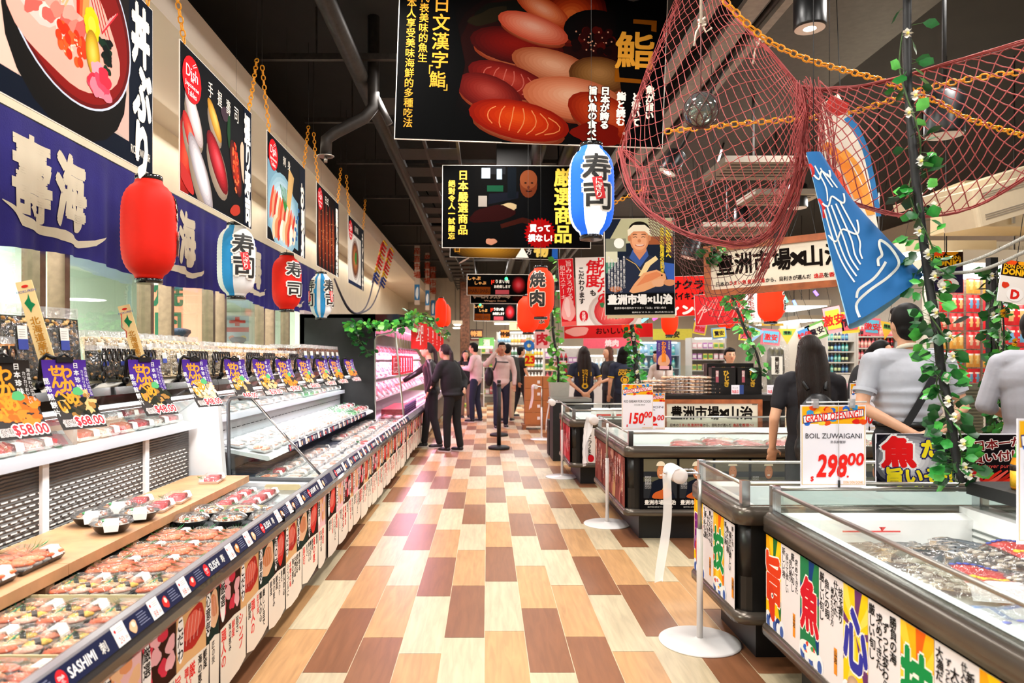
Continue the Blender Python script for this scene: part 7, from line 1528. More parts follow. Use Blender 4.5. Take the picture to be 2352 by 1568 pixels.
# ---------------------------------------------------------------- bag-roll stands
def roll_stand(label, x, y, rz, tail, hgt=.82, crump=0, sc=1.0):
    t = thing('bag_roll_stand', label, 'stand', (x, y, 0), rz=rz)
    MB().lathe([(.195, 0), (.195, .006), (.185, .010), (.03, .016), (.02, .022)], 48).build('base', mat('stand_white', '#e4e0de', .25, vary=.02), t); MB().cyl(0, 0, .02, .55, .015, 16).build('lower_pole', MATS['stand_white'], t); MB().cyl(0, 0, .55, hgt-.03, .0105, 16).build('upper_pole', STEEL, t)
    MB().tube([(0, 0, hgt-.05), (0, 0, hgt-.005), (-.02, 0, hgt), (-.17, .0, hgt), (-.175, .0, hgt+.006)], .006, 8).tube([(0, .0, hgt-.01), (-.02, .05, hgt+.01), (-.08, .06, hgt+.01), (-.15, .05, hgt+.0)], .006, 8).build('holder_arm', CHROME, t)
    M_ = Matrix.Translation((-.12, 0, hgt)) @ Matrix.Rotation(PI/2, 4, 'X') @ Matrix.Translation((0, 0, -.09))
    m = MB(); prof = [(.012, 0), (.036, .0), (.038, .004), (.038, .176), (.036, .18), (.012, .18)]; m.lathe(prof, 24, M=M_); m.build('roll', mat('bag_roll', '#e9e0dc', .5, vary=.03), t); MB().lathe([(.010, -.01), (.013, -.008), (.013, 0)], 14, M=M_).build('roll_end', WHITEM, t)
    q = random.Random(int(x*100)); ph = q.random()*5
    def sh(u, v):
        s = v*tail; xx = -.158-.0*s+(-.035*v*v)+.008*math.sin(v*6+ph); w2 = .085*(1-.12*v)+(.03*math.sin(v*PI) if crump else 0)
        if s < .05: a = s/.05*PI/2; xx = -.12-.039*math.sin(a); zz = hgt+.039*math.cos(a)
        else: zz = hgt-(s-.05)
        return (xx+crump*.02*math.sin(u*9+v*7), (u-.5)*2*w2+.012*math.sin(v*4+ph), zz-.02*(u-.5)*(1 if v > .98 else 0)*3)
    MB().grid(sh, 8, 26).build('hanging_bag_strip', clear_mat('bag_strip', '#f4ecec', .1, .3, .62), t); return t
roll_stand('white bag-roll stand nearest the camera with a long strip hanging down', 1.035, 3.47, 0, .58); roll_stand('second bag-roll stand with a crumpled clear bag, beside the third freezer', 1.0, 5.94, 0, .42, .87, 1)
roll_stand('third bag-roll stand, beside the fourth freezer', .873, 8.31, 0, .38, .87, 0); roll_stand('farthest bag-roll stand, in front of the cardboard boxes', .93, 12.2, .2, .42, .9, 0)
# crowd-control posts
for i, (y, lab) in enumerate(((10.9, 'nearer black crowd-control post in the middle of the aisle'), (12.75, 'farther black crowd-control post directly behind the nearer one'))):
    t = thing('crowd_post', lab, 'post', (P(1146, 1000, y).x, y, 0)); MB().lathe([(.16, 0), (.165, .01), (.165, .035), (.13, .05), (.03, .058)], 32).build('base', BLACKM, t); MB().cyl(0, 0, .055, .96, .032, 18).build('pole', BLACKM, t); MB().cyl(0, 0, .96, 1.0, .036, 18).build('head', BLACK, t)

# ---------------------------------------------------------------- black goods table with the market sign
GX0, GX1, GY = P(1502, 900, 7.05).x, P(1808, 900, 7.05).x, 7.0
tb = thing('goods_shelf', 'black display shelf behind the third freezer, carrying snacks above the market sign', 'shelf', (GX0, 7.0, 0)); wG = GX1-GX0
MB().box(0, wG, 0, .55, .965, 1.02).build('shelf_top', mat('shelf_black', '#17120f', .35, vary=.1), tb)
for x in (.03, wG-.07):
    for y in (.03, .5): MB().box(x, x+.04, y, y+.04, 0, .965).build('leg', MATS['shelf_black'], tb)
MB().box(.02, wG-.02, .25, .28, .3, .965).build('back_panel', mat('back_panel_brown', '#3a2a20', .6), tb)
framed('framed_sign', 'small wood-framed market sign on the front of the black display shelf', (P(1520, 992, 6.98).x, 6.965, P(1520, 993, 6.98).z), (0, 0, 0), .975, .325, hang_=False)
def flat_pack():
    t = thing('cracker_pack', 'x', 'snack pack'); m = MB(); r = random.Random(2)
    for i in range(7): m.ell((-.13+i*.043, 0, .018), (.026, .085, .014), r.choice(['#ecbc94', '#f2cca8', '#e0a880']), 9, 5)
    m.build('crackers', FOOD, t); b = MB(); b.ell((0, 0, .018), (.168, .10, .021), None, 14, 8); b.build('film', LID, t); return t
KFP = Kit(flat_pack()); z0 = 1.021
for c, (px, n) in enumerate(((1478, 3), (1558, 5), (1618, 5), (1515, 4))):
    for i in range(n): KFP((P(px, 900, 7.2).x+(.06 if c in (0,) else 0), 7.2+.06*(c % 2), z0+i*.037), R.uniform(-.05, .05), 'pale cracker pack, %s stack on the black shelf, %s from the bottom' % (['leftmost', 'third', 'rightmost', 'second'][c], ORD[i]), 'stacked cracker packs')
def black_box():
    t = thing('seaweed_box', 'x', 'box'); MB().box(-.12, .12, 0, .10, 0, .27).build('box', mat('box_black', '#15120f', .3, vary=.1), t); a = Art(y=-.001); a.text('だしパック', -.05, .1, .03, '#15120f'); a.vtext('ひじき', .03, .24, .055, '#d8a83c', .05, 1.0, jit=.1); a.rect(-.08, .12, -.05, .24, '#b8606c'); a.vtext('国産', -.065, .235, .028, '#f0e0d8', .03); a.build(t); return t
KBX = Kit(black_box())
for i, (px, y, z) in enumerate(((1662, 7.12, 0), (1722, 7.12, 0), (1655, 7.3, .03), (1700, 7.3, .02))): KBX((P(px, 900, y).x, y, z0+z*0), 0, 'black box with gold writing on the black shelf, %s' % ['front left', 'front right', 'behind the left one', 'behind the right one'][i], 'black seaweed boxes', scale=1.0 if i < 2 else 1.15)
def kelp():
    t = thing('kelp_bag', 'x', 'snack bag'); m = MB()
    for k in (-1, 0, 1): m.tube([(k*.05, 0, .04), (k*.055, 0, .25), (k*.045, 0, .44), (k*.045, 0, .47)], [.03, .036, .036, .012], 10, ['#5c5638', '#6e6644', '#4c4830'][k+1], sx=1)
    m.build('kelp', FOOD, t); b = MB(); b.grid(lambda u, v: ((u-.5)*.27*(1-.04*math.sin(v*8)), -.045*math.sin(u*PI)**.5*math.sin(min(1, v*1.1)*PI)**.4-.003, v*.53), 12, 14); b.build('film', FILM, t); MB().box(-.06, .05, -.052, -.050, .2, .38).build('label', mat('kelp_label', '#ece6d8', .5), t)
    a = Art(y=-.0525); a.vtext('羅臼昆布', -.005, .375, .042, '#2a2018', .04, 1.0); a.build(t); return t
KKP = Kit(kelp()); KKP((P(1783, 900, 7.1).x, 7.12, z0), 0, 'tall clear bag of kelp with a white label at the right end of the shelf', 'kelp bags'); KKP((P(1748, 900, 7.4).x, 7.42, z0), 0, 'tall clear bag of kelp leaning behind the vine', 'kelp bags', scale=.7, rot=(0, -.6, 0))
def tagcard(px, py, Y, label, w=.11, h=.09):
    t = thing('shelf_tag', label, 'price card', P(px, py, Y)); MB().box(0, w, 0, .003, 0, h).build('card', mat('sign_card', '#efeaf2'), t); a = Art(y=-.0006); a.rect(w*.66, 0, w, h, '#3a4a80'); a.text('$', w*.1, h*.3, h*.3, '#e8646c'); a.text('68.0', w*.36, h*.28, h*.35, '#e8646c', w=w*.4, bold=.02); a.text('ひじき', w*.3, h*.7, h*.18, '#8a8080'); a.build(t)
tagcard(1680, 905, 6.98, 'white and blue price tag below the black boxes', .12); tagcard(1762, 905, 6.98, 'white and blue price tag below the tall kelp bag', .12)
t = thing('poster_stick_card', 'purple price card standing on a stick behind the cracker stacks', 'price card', P(1508, 850, 7.4)); MB().box(0, .155, 0, .004, 0, .31).build('card', mat('purple_card', '#4a2a7c', .4), t); a = Art(y=-.001); a.rect(0, 0, .155, .06, '#2a1c20'); a.blob(.075, .10, .06, .07, '#e0a884', 3, .1); a.vtext('わかめ煎餅', .075, .30, .045, '#f08a2c', .05, .95); a.vtext('日本珍味', .13, .30, .02, '#f0ece8'); a.vtext('サクサク', .025, .28, .02, '#f0ece8'); a.rect(.03, .01, .13, .045, '#e8b0b8'); a.build(t); MB().tube([(.077, .002, 0), (.077, .002, -.20)], .005, 6).build('stick', STEEL, t)
# ================================================================ people
SKINA = mat('skin_a', '#b98566', .5, vary=.06); SKINB = mat('skin_b', '#d9a382', .5, vary=.05, bump=.05)
HAIRB = mat('black_hair', '#15110f', .45, vary=.2); HAIRN = mat('brown_hair', '#22130c', .5, vary=.3, bump=.7, bscale=60, wave='X'); HAIRR = mat('auburn_hair', '#5a3018', .42, vary=.3, bump=.6, bscale=60, wave='X')
def cloth_mat(col, nm='cloth'): return mat('%s_%s' % (nm, col[1:]), col, .85, vary=.10, vscale=7, bump=.35, bscale=14)
def V3(*a): return Vector(a)
def person(label, loc, rz, ht=1.7, skin=SKINB, hair='short', hairm=HAIRB, top='#888888', sleeve='short', bottom='#222222', shoes='#1a1a1c', arms=None, feet=None, lean=0.0, head=(0, 0), vox=.010, slim=1.0, extra=None, build_legs=True, face=True, loose=0.0, hem=.86, tucked=False):
    t = thing('person', label, 'person', loc, rz); s = ht/1.7
    def L(x, y, z):
        # forward lean above the hips (towards -y)
        if z > .9: d = z-.9; return V3(x*s, (y-d*math.sin(lean))*s, (.9+d*math.cos(lean))*s)
        return V3(x*s, y*s, z*s)
    b = MB(); w = slim
    def torso(m, e, hips=True):
        if hips: m.ell(L(0, .01, .93), ((.155*w+e)*s, (.115+e)*s, (.12+e)*s), None, 16, 10); m.ell(L(0, 0, 1.08), ((.135*w+e)*s, (.10+e)*s, (.15+e)*s), None, 16, 10); m.ell(L(0, .005, 1.25), ((.158*w+e)*s, (.112+e)*s, (.155+e)*s), None, 16, 10)
        m.cap(L(-.13*w, .01, 1.375), L(.13*w, .01, 1.375), (.062+e)*s, (.062+e)*s); m.ell(L(0, .01, 1.39), ((.12*w+e)*s, (.065+e)*s, (.05+e)*s), None, 14, 8)
    torso(b, 0); b.cap(L(0, .015, 1.38), L(head[0]*.3, -.005+head[1]*.3, 1.5), .055*s, .050*s)
    hc = L(head[0], -.015+head[1], 1.595); b.ell(hc, (.076*s, .095*s, .108*s), None, 18, 14); b.ell(hc+V3(0, -.028*s, -.055*s), (.054*s, .062*s, .062*s), None, 14, 10)
    b.cap(hc+V3(0, -.088*s, .01*s), hc+V3(0, -.104*s, -.022*s), .009*s, .014*s, None, 8)
    for q in (-1, 1): b.ell(hc+V3(q*.077*s, .008*s, -.01*s), (.012*s, .02*s, .032*s), None, 8, 6); b.ell(hc+V3(q*.028*s, -.078*s, .022*s), (.02*s, .014*s, .008*s), None, 8, 6)
    arms = arms or {}; AR = {}
    for q, nm in ((-1, 'R'), (1, 'L')):
        sh = L(q*.19*w, .01, 1.365); el = L(*arms[nm][0]) if nm in arms else L(q*.235*w, .02, 1.10); wr = L(*arms[nm][1]) if nm in arms else L(q*.245*w, -.05, .87); AR[nm] = (sh, el, wr)
        b.cap(sh, el, .048*s, .038*s, None, 12); b.cap(el, wr, .038*s, .026*s, None, 12)
        d = (wr-el).normalized()
        if nm in arms and len(arms[nm]) > 2: d = Vector(arms[nm][2]).normalized()
        side = d.cross(V3(0, 1, 0)) if abs(d.y) < .9 else d.cross(V3(1, 0, 0)); side.normalize(); up = side.cross(d)
        pc = wr+d*.045*s; R3 = Matrix((side, up, d)).transposed(); b.ell(pc, (.040*s, .017*s, .050*s), None, 12, 8, M=R3)
        for k, ln in enumerate((.062, .072, .067, .052)):
            o = side*(-.030+.020*k)*s; k0 = pc+d*.035*s+o; k1 = k0+d*ln*.55*s-up*.004*s; k2 = k1+(d*.8-up*.5).normalized()*ln*.5*s; b.cap(k0, k1, .0092*s, .0085*s, None, 8); b.cap(k1, k2, .0085*s, .0075*s, None, 8)
        th0 = pc-side*.034*s-d*.01*s; th1 = th0+(d*.6-side*.7).normalized()*.035*s; b.cap(th0, th1, .012*s, .010*s, None, 8); b.cap(th1, th1+d*.026*s-up*.006*s, .010*s, .0085*s, None, 8)
    feet = feet or ((-.10, 0), (.10, 0)); LG = []
    if build_legs:
        for q, f in ((-1, feet[0]), (1, feet[1])):
            hp = L(q*.085*w, .01, .90); kn = L(q*.09+(f[0]-q*.09)*.5, -.02+f[1]*.45, .49); an = V3(f[0]*s, f[1]*s+.02*s, .09*s); LG.append((hp, kn, an)); b.cap(hp, kn, .078*w*s, .052*s, None, 14); b.cap(kn, an, .052*s, .036*s, None, 12)
            b.ell(an+V3(0, .005, -.04*s), (.034*s, .045*s, .04*s), None, 10, 6); b.ell(an+V3(0, -.085*s, -.06*s), (.040*s, .085*s, .026*s), None, 12, 6)
    b.remesh('body', skin, t, vox, 3)
    c = MB(); torso(c, .014+loose*.35, not tucked); c.ell(L(0, .012, 1.16 if tucked else 1.10), ((.170*w+loose)*s, (.128+loose)*s, (.20 if tucked else .34)*s), None, 18, 12); c.ell(L(0, .02, 1.26), ((.188*w+loose)*s, (.115+loose)*s, .17*s), None, 18, 10)
    if tucked: [c.ell(L(0, .012, z_), (r_*w*s, r_*.76*s, .055*s), None, 18, 8) for z_, r_ in ((1.02, .160), (1.07, .172), (1.13, .180), (1.19, .182))]
    elif hem < .9: c.ell(L(0, .01, hem+.04), ((.172*w+loose)*s, (.132+loose)*s, .055*s), None, 16, 8)
    for nm in ('R', 'L'):
        sh, el, wr = AR[nm]; c.cap(sh, el if sleeve != 'short' else sh.lerp(el, .62), (.062+loose*.3)*s, (.054+loose*.3)*s, None, 12)
        if sleeve == 'long': c.cap(el, el.lerp(wr, .93), .052*s, .042*s, None, 12)
        if sleeve == 'rolled': c.cap(el, el.lerp(wr, .25), .052*s, .050*s, None, 12)
    c.remesh('shirt' if sleeve != 'long' else 'jacket', top if not isinstance(top, str) else cloth_mat(top), t, vox*1.05, 4)
    if build_legs:
        c = MB(); c.ell(L(0, .012, .93), (.166*w*s, .128*s, .10*s), None, 16, 8)
        if tucked: c.ell(L(0, .012, .98), (.164*w*s, .126*s, .07*s), None, 18, 8)
        for hp, kn, an in LG: c.cap(hp, kn, .092*w*s, .068*s, None, 14); c.cap(kn, an+V3(0, 0, .01), .068*s, .056*s, None, 14)
        c.remesh('trousers', cloth_mat(bottom, 'trouser'), t, vox*1.1, 3)
        for hp, kn, an in LG:
            c = MB(); c.ell(an+V3(0, .005, -.045*s), (.044*s, .055*s, .045*s), None, 12, 8); c.ell(an+V3(0, -.095*s, -.058*s), (.048*s, .092*s, .036*s), None, 14, 8); c.remesh('shoe', mat('shoe_'+shoes[1:], shoes, .45, vary=.1), t, .012, 2)
            MB().rbox(an.x-.046*s, an.x+.046*s, an.y-.19*s, an.y+.06*s, 0, .016, .04).build('shoe_sole', mat('sole_light', '#cfcac4' if shoes == '#1a1a1c' else '#3a342e', .6), t)
    # hair
    h = MB(); h.ell(hc+V3(0, .012*s, .022*s), (.086*s, .100*s, .106*s), None, 18, 12)
    if hair == 'short': h.ell(hc+V3(0, .045*s, -.035*s), (.074*s, .062*s, .07*s), None, 14, 8); h.ell(hc+V3(0, -.045*s, .078*s), (.066*s, .05*s, .036*s), None, 12, 8)
    if hair == 'long':
        for q in (-1, 0, 1): h.tube([hc+V3(q*.045*s, .045*s, .03*s), hc+V3(q*.062*s, .075*s, -.12*s), hc+V3(q*.066*s, .105*s, -.30*s), hc+V3(q*.058*s, .12*s, -.50*s), hc+V3(q*.035*s, .115*s, -.62*s)], [.05*s, .058*s, .056*s, .045*s, .012*s], 12)
    if hair == 'mid':
        for q in (-1, 1): h.tube([hc+V3(q*.05*s, .02*s, .04*s), hc+V3(q*.075*s, .025*s, -.09*s), hc+V3(q*.08*s, .03*s, -.24*s), hc+V3(q*.07*s, .02*s, -.36*s)], [.04*s, .045*s, .042*s, .012*s], 10)
        h.ell(hc+V3(0, .06*s, -.10*s), (.075*s, .05*s, .15*s), None, 14, 8)
    if hair == 'pony':
        h.ell(hc+V3(0, .10*s, .035*s), (.028*s, .03*s, .03*s), None, 10, 6); h.tube([hc+V3(0, .10*s, .035*s), hc+V3(0, .135*s, -.02*s), hc+V3(0, .15*s, -.16*s), hc+V3(0, .135*s, -.34*s), hc+V3(0, .12*s, -.42*s)], [.022*s, .034*s, .036*s, .022*s, .006*s], 10)
    # keep the face clear: drop what lies in front of the brow
    h2 = MB(); h2.v = h.v; h2.f = []; keep = []
    for f in h.f:
        cy = sum(h.v[i][1] for i in f)/len(f)-hc.y; cz = sum(h.v[i][2] for i in f)/len(f)-hc.z
        keep.append(not (cy < -.035*s and cz < .052*s))
    h.v = [((x, max(y, hc.y-.030*s), z) if (z-hc.z) < .050*s and y < hc.y else (x, y, z)) for x, y, z in h.v]
    h.remesh('hair', hairm, t, max(.008, vox*.9), 2)
    if face:
        e = MB()
        for q in (-1, 1): e.ell(hc+V3(q*.029*s, -.087*s, .006*s), (.013*s, .007*s, .006*s), '#efe9e2', 8, 6); e.ell(hc+V3(q*.029*s, -.0935*s, .006*s), (.0056*s, .003*s, .0056*s), '#1c120c', 8, 6); e.ell(hc+V3(q*.029*s, -.090*s, .024*s), (.019*s, .006*s, .0035*s), '#20160f', 8, 5)
        e.build('eyes', PACK, t); e = MB(); e.ell(hc+V3(0, -.091*s, -.050*s), (.022*s, .008*s, .0065*s), '#b0564a', 10, 6); e.build('lips', PACK, t)
    if extra: extra(t, L, s, hc, AR, LG)
    return t
def PX(px, Y): return (px-CX)*Y/FP
def strap_bag(col, k=1.0, dz=0):
    m_ = mat('bag_'+col[1:], col, .4, vary=.15, bump=.15)
    def f(t, L, s, hc, AR, LG):
        b = MB(); b.ell(L(0, .20, 1.14+dz), (.125*s*k, .075*s, .20*s*k), None, 16, 12); b.ell(L(0, .19, 1.0+dz*1.3), (.135*s*k, .09*s, .14*s*k), None, 16, 10); b.ell(L(0, .25, 1.04+dz), (.09*s*k, .04*s, .10*s), None, 12, 8); g = b.remesh('backpack', m_, t, .012, 3)
        for q in (-1, 1): MB().tube([L(q*.06, .17, 1.32), L(q*.10, .06, 1.43), L(q*.115, -.07, 1.40), L(q*.12, -.125, 1.26), L(q*.13, -.06, 1.06), L(q*.10, .14, .98)], .014*s, 6).build('strap', m_, g)
    return f
# women at the meat case
LEATH = mat('black_leather', '#1c1a1c', .32, vary=.2, bump=.35, bscale=18)
person('person in a black leather jacket reaching an arm into the pink meat case', (PX(992, 11.1), 11.1, 0), -PI/2+.1, 1.62, hair='pony', hairm=HAIRN, top=LEATH, sleeve='long', bottom='#141416', arms={'R': ((-.23, -.20, 1.22), (-.20, -.44, 1.08)), 'L': ((.25, .02, 1.12), (.22, -.06, .93))}, feet=((-.06, -.14), (.10, .10)), lean=.10, vox=.011)
person('person in a loose black top bending over the case with a hand behind the back', (PX(1040, 10.6), 10.6, 0), PI+.95, 1.60, hair='pony', hairm=HAIRN, top='#0e0e10', sleeve='long', bottom='#0c0c0e', arms={'R': ((-.27, .08, 1.12), (-.10, .18, 1.0)), 'L': ((.26, -.10, 1.14), (.16, -.24, 1.06))}, feet=((-.10, .05), (.09, -.06)), lean=.22, loose=.03, vox=.011)
def phone(t, L, s, hc, AR, LG): w = AR['R'][2]; MB().box(w.x-.02, w.x+.05, w.y-.09, w.y-.075, w.z+.02, w.z+.15).build('phone', BLACK, t)
person('person in a pinkish white shirt and navy trousers looking at a phone', (PX(1092, 15.6), 15.6, 0), -PI/2-.35, 1.72, top='#d8b8b8', sleeve='long', bottom='#20263c', arms={'R': ((-.24, -.04, 1.14), (-.08, -.28, 1.18)), 'L': ((.24, -.04, 1.14), (.08, -.28, 1.16))}, feet=((-.10, .05), (.11, -.05)), head=(0, -.03), vox=.013, extra=phone)
person('person with long dark hair and beige trousers facing the camera behind the phone user', (PX(1069, 16.6), 16.6, 0), .15, 1.56, hair='mid', top='#1c1a1e', sleeve='short', bottom='#8a7462', feet=((-.08, 0), (.09, .04)), vox=.013)
def front_strap(t, L, s, hc, AR, LG):
    m_ = mat('bag_1c1c20', '#1c1c20', .6); b = MB(); b.ell(L(-.24, .10, 1.02), (.09*s, .12*s, .2*s), None, 12, 8); g = b.remesh('shoulder_bag', m_, t, .014, 2); MB().tube([L(-.13, .12, 1.30), L(-.12, .02, 1.455), L(-.12, -.13, 1.32), L(-.18, -.13, 1.15)], .016, 6).build('strap', m_, g); MB().tube([L(-.12, -.135, 1.32), L(.12, -.14, 1.31)], .012, 6).build('chest_strap', m_, g)
person('person with a chest strap and dark bag, hand raised to the head', (PX(1152, 14.2), 14.2, 0), .1, 1.70, skin=SKINA, top='#cdb4ae', sleeve='long', bottom='#1c2136', arms={'R': ((-.33, -.05, 1.26), (-.12, -.04, 1.50)), 'L': ((.26, 0, 1.10), (.25, -.06, .86))}, feet=((-.12, -.10), (.10, .12)), head=(.0, -.05), vox=.013, extra=front_strap)
person('person in a dark jacket and pale trousers half hidden behind the chest-strap person', (PX(1166, 15.8), 15.8, 0), PI-.3, 1.70, skin=SKINA, top='#3a403c', sleeve='long', bottom='#c0a888', feet=((-.09, .0), (.10, .08)), vox=.014)
person('person in a black staff shirt with yellow trim walking away beyond the crowd posts', (PX(1196, 17.0), 17.0, 0), PI/2+.35, 1.66, top='#121214', sleeve='short', bottom='#101014', arms={'R': ((-.24, -.03, 1.12), (-.25, -.12, .92)), 'L': ((.24, .03, 1.12), (.22, .05, .88))}, feet=((-.08, -.16), (.08, .16)), vox=.014)
# shop staff in printed navy T-shirts
def staff_print(t, L, s, hc, AR, LG):
    a = Art(y=0, step=.0004); Yc = '#e8b41c'; a.text('DON DON', 0, 1.30, .036, Yc, bold=.05, w=.20); a.text('DONKI', 0, 1.245, .06, Yc, bold=.05, w=.22); a.ell(0, 1.14, .075, .065, Yc); a.ell(0, 1.14, .058, .05, '#1a2238'); a.ell(0, 1.13, .04, .036, Yc); a.ell(0, 1.04, .055, .045, Yc); a.ell(0, 1.04, .026, .022, '#1a2238'); a.press()
    for mb_, nm in ((a.pic, 'yellow_emblem'), (a.let, 'yellow_print')): 
        mb_.fine(.05); mb_.v = [tuple(L(-x, .142-1.6*x*x*.9-y, z)) for x, y, z in mb_.v]; mb_.build(nm, CLOTHM, t)
    for nm in ('R', 'L'): sh, el, wr = AR[nm]; p = sh.lerp(el, .68); d = (el-sh).normalized(); MB().tube([p-d*.006, p+d*.012], .060*s, 14, cap=False).build('yellow_hem', cloth_mat('#e8b41c'), t)
back = {'R': ((-.27, .06, 1.12), (-.07, .15, .94), (.5, .1, -.6)), 'L': ((.27, .06, 1.12), (.05, .15, .93), (-.5, .1, -.6))}
person('person in a navy yellow-printed shirt with very long dark brown hair and hands clasped behind', (PX(1341, 11.2), 11.2, 0), PI, 1.56, hair='long', hairm=HAIRN, top='#1a2238', bottom='#141828', arms=back, vox=.011, extra=staff_print)
person('person in a navy yellow-printed shirt with shorter dark hair, arm hanging, right of the first', (PX(1432, 11.5), 11.5, 0), PI, 1.56, hair='mid', hairm=HAIRB, top='#1a2238', bottom='#141828', vox=.011, extra=staff_print)
person('person with wavy auburn hair in profile between the two shop staff', (PX(1398, 12.6), 12.6, 0), -PI/2+.3, 1.58, hair='mid', hairm=HAIRR, top='#20242c', bottom='#1c1c22', arms={'R': ((-.24, -.06, 1.12), (-.2, -.3, 1.1)), 'L': ((.24, -.06, 1.12), (.2, -.25, 1.05))}, vox=.012)
person('person in a pale top and grey apron bending behind the cracker stacks', (PX(1530, 12.2), 12.2, 0), -.9, 1.55, top='#d8ccc4', sleeve='long', bottom='#4a4c52', arms={'R': ((-.24, -.12, 1.12), (-.12, -.36, 1.02)), 'L': ((.24, -.12, 1.12), (.12, -.36, 1.02))}, lean=.35, vox=.013)
person('person facing the camera, only the smiling face above the black boxes', (PX(1676, 9.6), 9.6, 0), 0, 1.515, top='#e0d4d0', sleeve='short', bottom='#2a2a30', vox=.012)
# woman with backpack
def lace_bag(t, L, s, hc, AR, LG):
    strap_bag('#121214', 1.2, -.08)(t, L, s, hc, AR, LG)
    MB().lathe([(.05, 0), (.052, .006), (.03, .012)], 16, hc+V3(0, -.01, .104*s)).build('hair_clip', mat('clip_silver', '#d8dce4', .25, .6), t)
person('person with waist-long dark hair and a black backpack in the aisle behind the second freezer', (PX(1860, 4.72), 4.72, 0), PI-.15, 1.52, hair='long', hairm=HAIRN, top='#17141a', sleeve='short', bottom='#1a1a1e', arms={'R': ((-.24, -.05, 1.10), (-.14, -.2, .98)), 'L': ((.26, .04, 1.10), (.25, -.06, .88))}, vox=.009, extra=lace_bag)
person('person in a black shirt with a ponytail leaning over by the bottle shelves', (PX(1962, 6.9), 6.9, 0), PI/2-.5, 1.58, hair='pony', hairm=HAIRB, top='#141416', sleeve='short', bottom='#16161a', arms={'R': ((-.22, -.16, 1.10), (-.10, -.32, 1.0)), 'L': ((.22, -.16, 1.10), (.10, -.32, 1.0))}, lean=.35, vox=.011)
# man in grey shirt
def grey_extra(t, L, s, hc, AR, LG):
    m_ = mat('strap_black', '#17171b', .6, vary=.1); pts = []
    for k in range(15):
        u = k/14; x = -.165+.30*u; z = .88+.53*u; y = (.135+.01*math.sin(u*PI))-.55*x*x*(1.0)+.004; pts.append(L(-x, y+.012, z))
    g = MB(); n = len(pts)
    vs = []
    for k, p in enumerate(pts):
        d = (pts[min(k+1, n-1)]-pts[max(k-1, 0)]).normalized(); sd = d.cross(V3(0, 1, 0)).normalized()*.021; vs += [p+sd, p-sd, p-sd+V3(0, .006, 0), p+sd+V3(0, .006, 0)]
    for k in range(n-1): g.add([vs[4*k+i] for i in range(4)]+[vs[4*k+4+i] for i in range(4)], [(0, 1, 5, 4), (1, 2, 6, 5), (2, 3, 7, 6), (3, 0, 4, 7)], None, False)
    g.build('cross_strap', m_, t)
    MB().tube([L(.188*math.cos(a), .012+.128*math.sin(a), 1.0) for a in [2*PI*k/24 for k in range(24)]], .017, 8, closed=True).build('belt', mat('belt_black', '#121214', .35), t)
    MB().tube([L(.052*math.cos(a), .012+.050*math.sin(a), 1.452+.016*math.sin(a)) for a in [2*PI*k/20 for k in range(20)]], .013, 8, closed=True).build('collar', cloth_mat('#e4dcc4'), t)
    for nm in ('R', 'L'): sh, el, wr = AR[nm]; p = sh.lerp(el, .64); d = (el-sh).normalized(); MB().tube([p-d*.01, p+d*.012], .066*s, 16, cap=False).build('sleeve_hem', cloth_mat('#b4b6be'), t)
person('person in a short-sleeved grey shirt with a black cross strap, hands clasped behind the back', (PX(2083, 4.25), 4.25, 0), PI, 1.69, skin=SKINB, top='#b4b6be', sleeve='short', bottom='#1c1c20', arms={'R': ((-.30, .05, 1.10), (-.075, .19, .965), (.62, .12, -.35)), 'L': ((.30, .05, 1.10), (.065, .185, .95), (-.62, .12, -.35))}, slim=1.16, vox=.008, extra=grey_extra, tucked=True)
person('person in a pale long-sleeved shirt cut by the right edge of the picture', (PX(2378, 4.6), 4.6, 0), PI-.7, 1.68, skin=SKINA, top='#a8a8b0', loose=.015, sleeve='rolled', bottom='#1a1a20', arms={'R': ((-.26, -.04, 1.10), (-.16, -.24, 1.04)), 'L': ((.27, .02, 1.08), (.16, -.18, 1.0))}, slim=1.0, vox=.009)
# ================================================================ far shelves and shop goods
def bproto(name, cols, kind='bottle'):
    t = thing(name, 'x', kind)
    if kind == 'bottle': MB().lathe([(.034, 0), (.036, .02), (.036, .14), (.014, .18), (.014, .20)], 10, col=cols[0]).lathe([(.0365, .04), (.0365, .12)], 10, col=cols[1]).lathe([(.017, .19), (.017, .215)], 10, col=cols[2]).build('bottle', PACK, t)
    elif kind == 'pouch':
        m = MB(); m.grid(lambda u, v: ((u-.5)*.13, -.022*math.sin(u*PI)*math.sin(v*PI), v*.19), 8, 10, lambda u, v: (cols[1] if (u-.5)**2+(v-.4)**2 < .07 else ('#f4ece0' if .6 < v < .78 and .15 < u < .8 else (cols[2] if v >= .8 else cols[0])))); m.build('pouch', PACK, t)
    else: MB().box(-.045, .045, -.03, .03, 0, .13, cols[0]).box(-.04, .04, -.031, -.03, .03, .1, cols[1]).build('carton', PACK, t)
    return Kit(t)
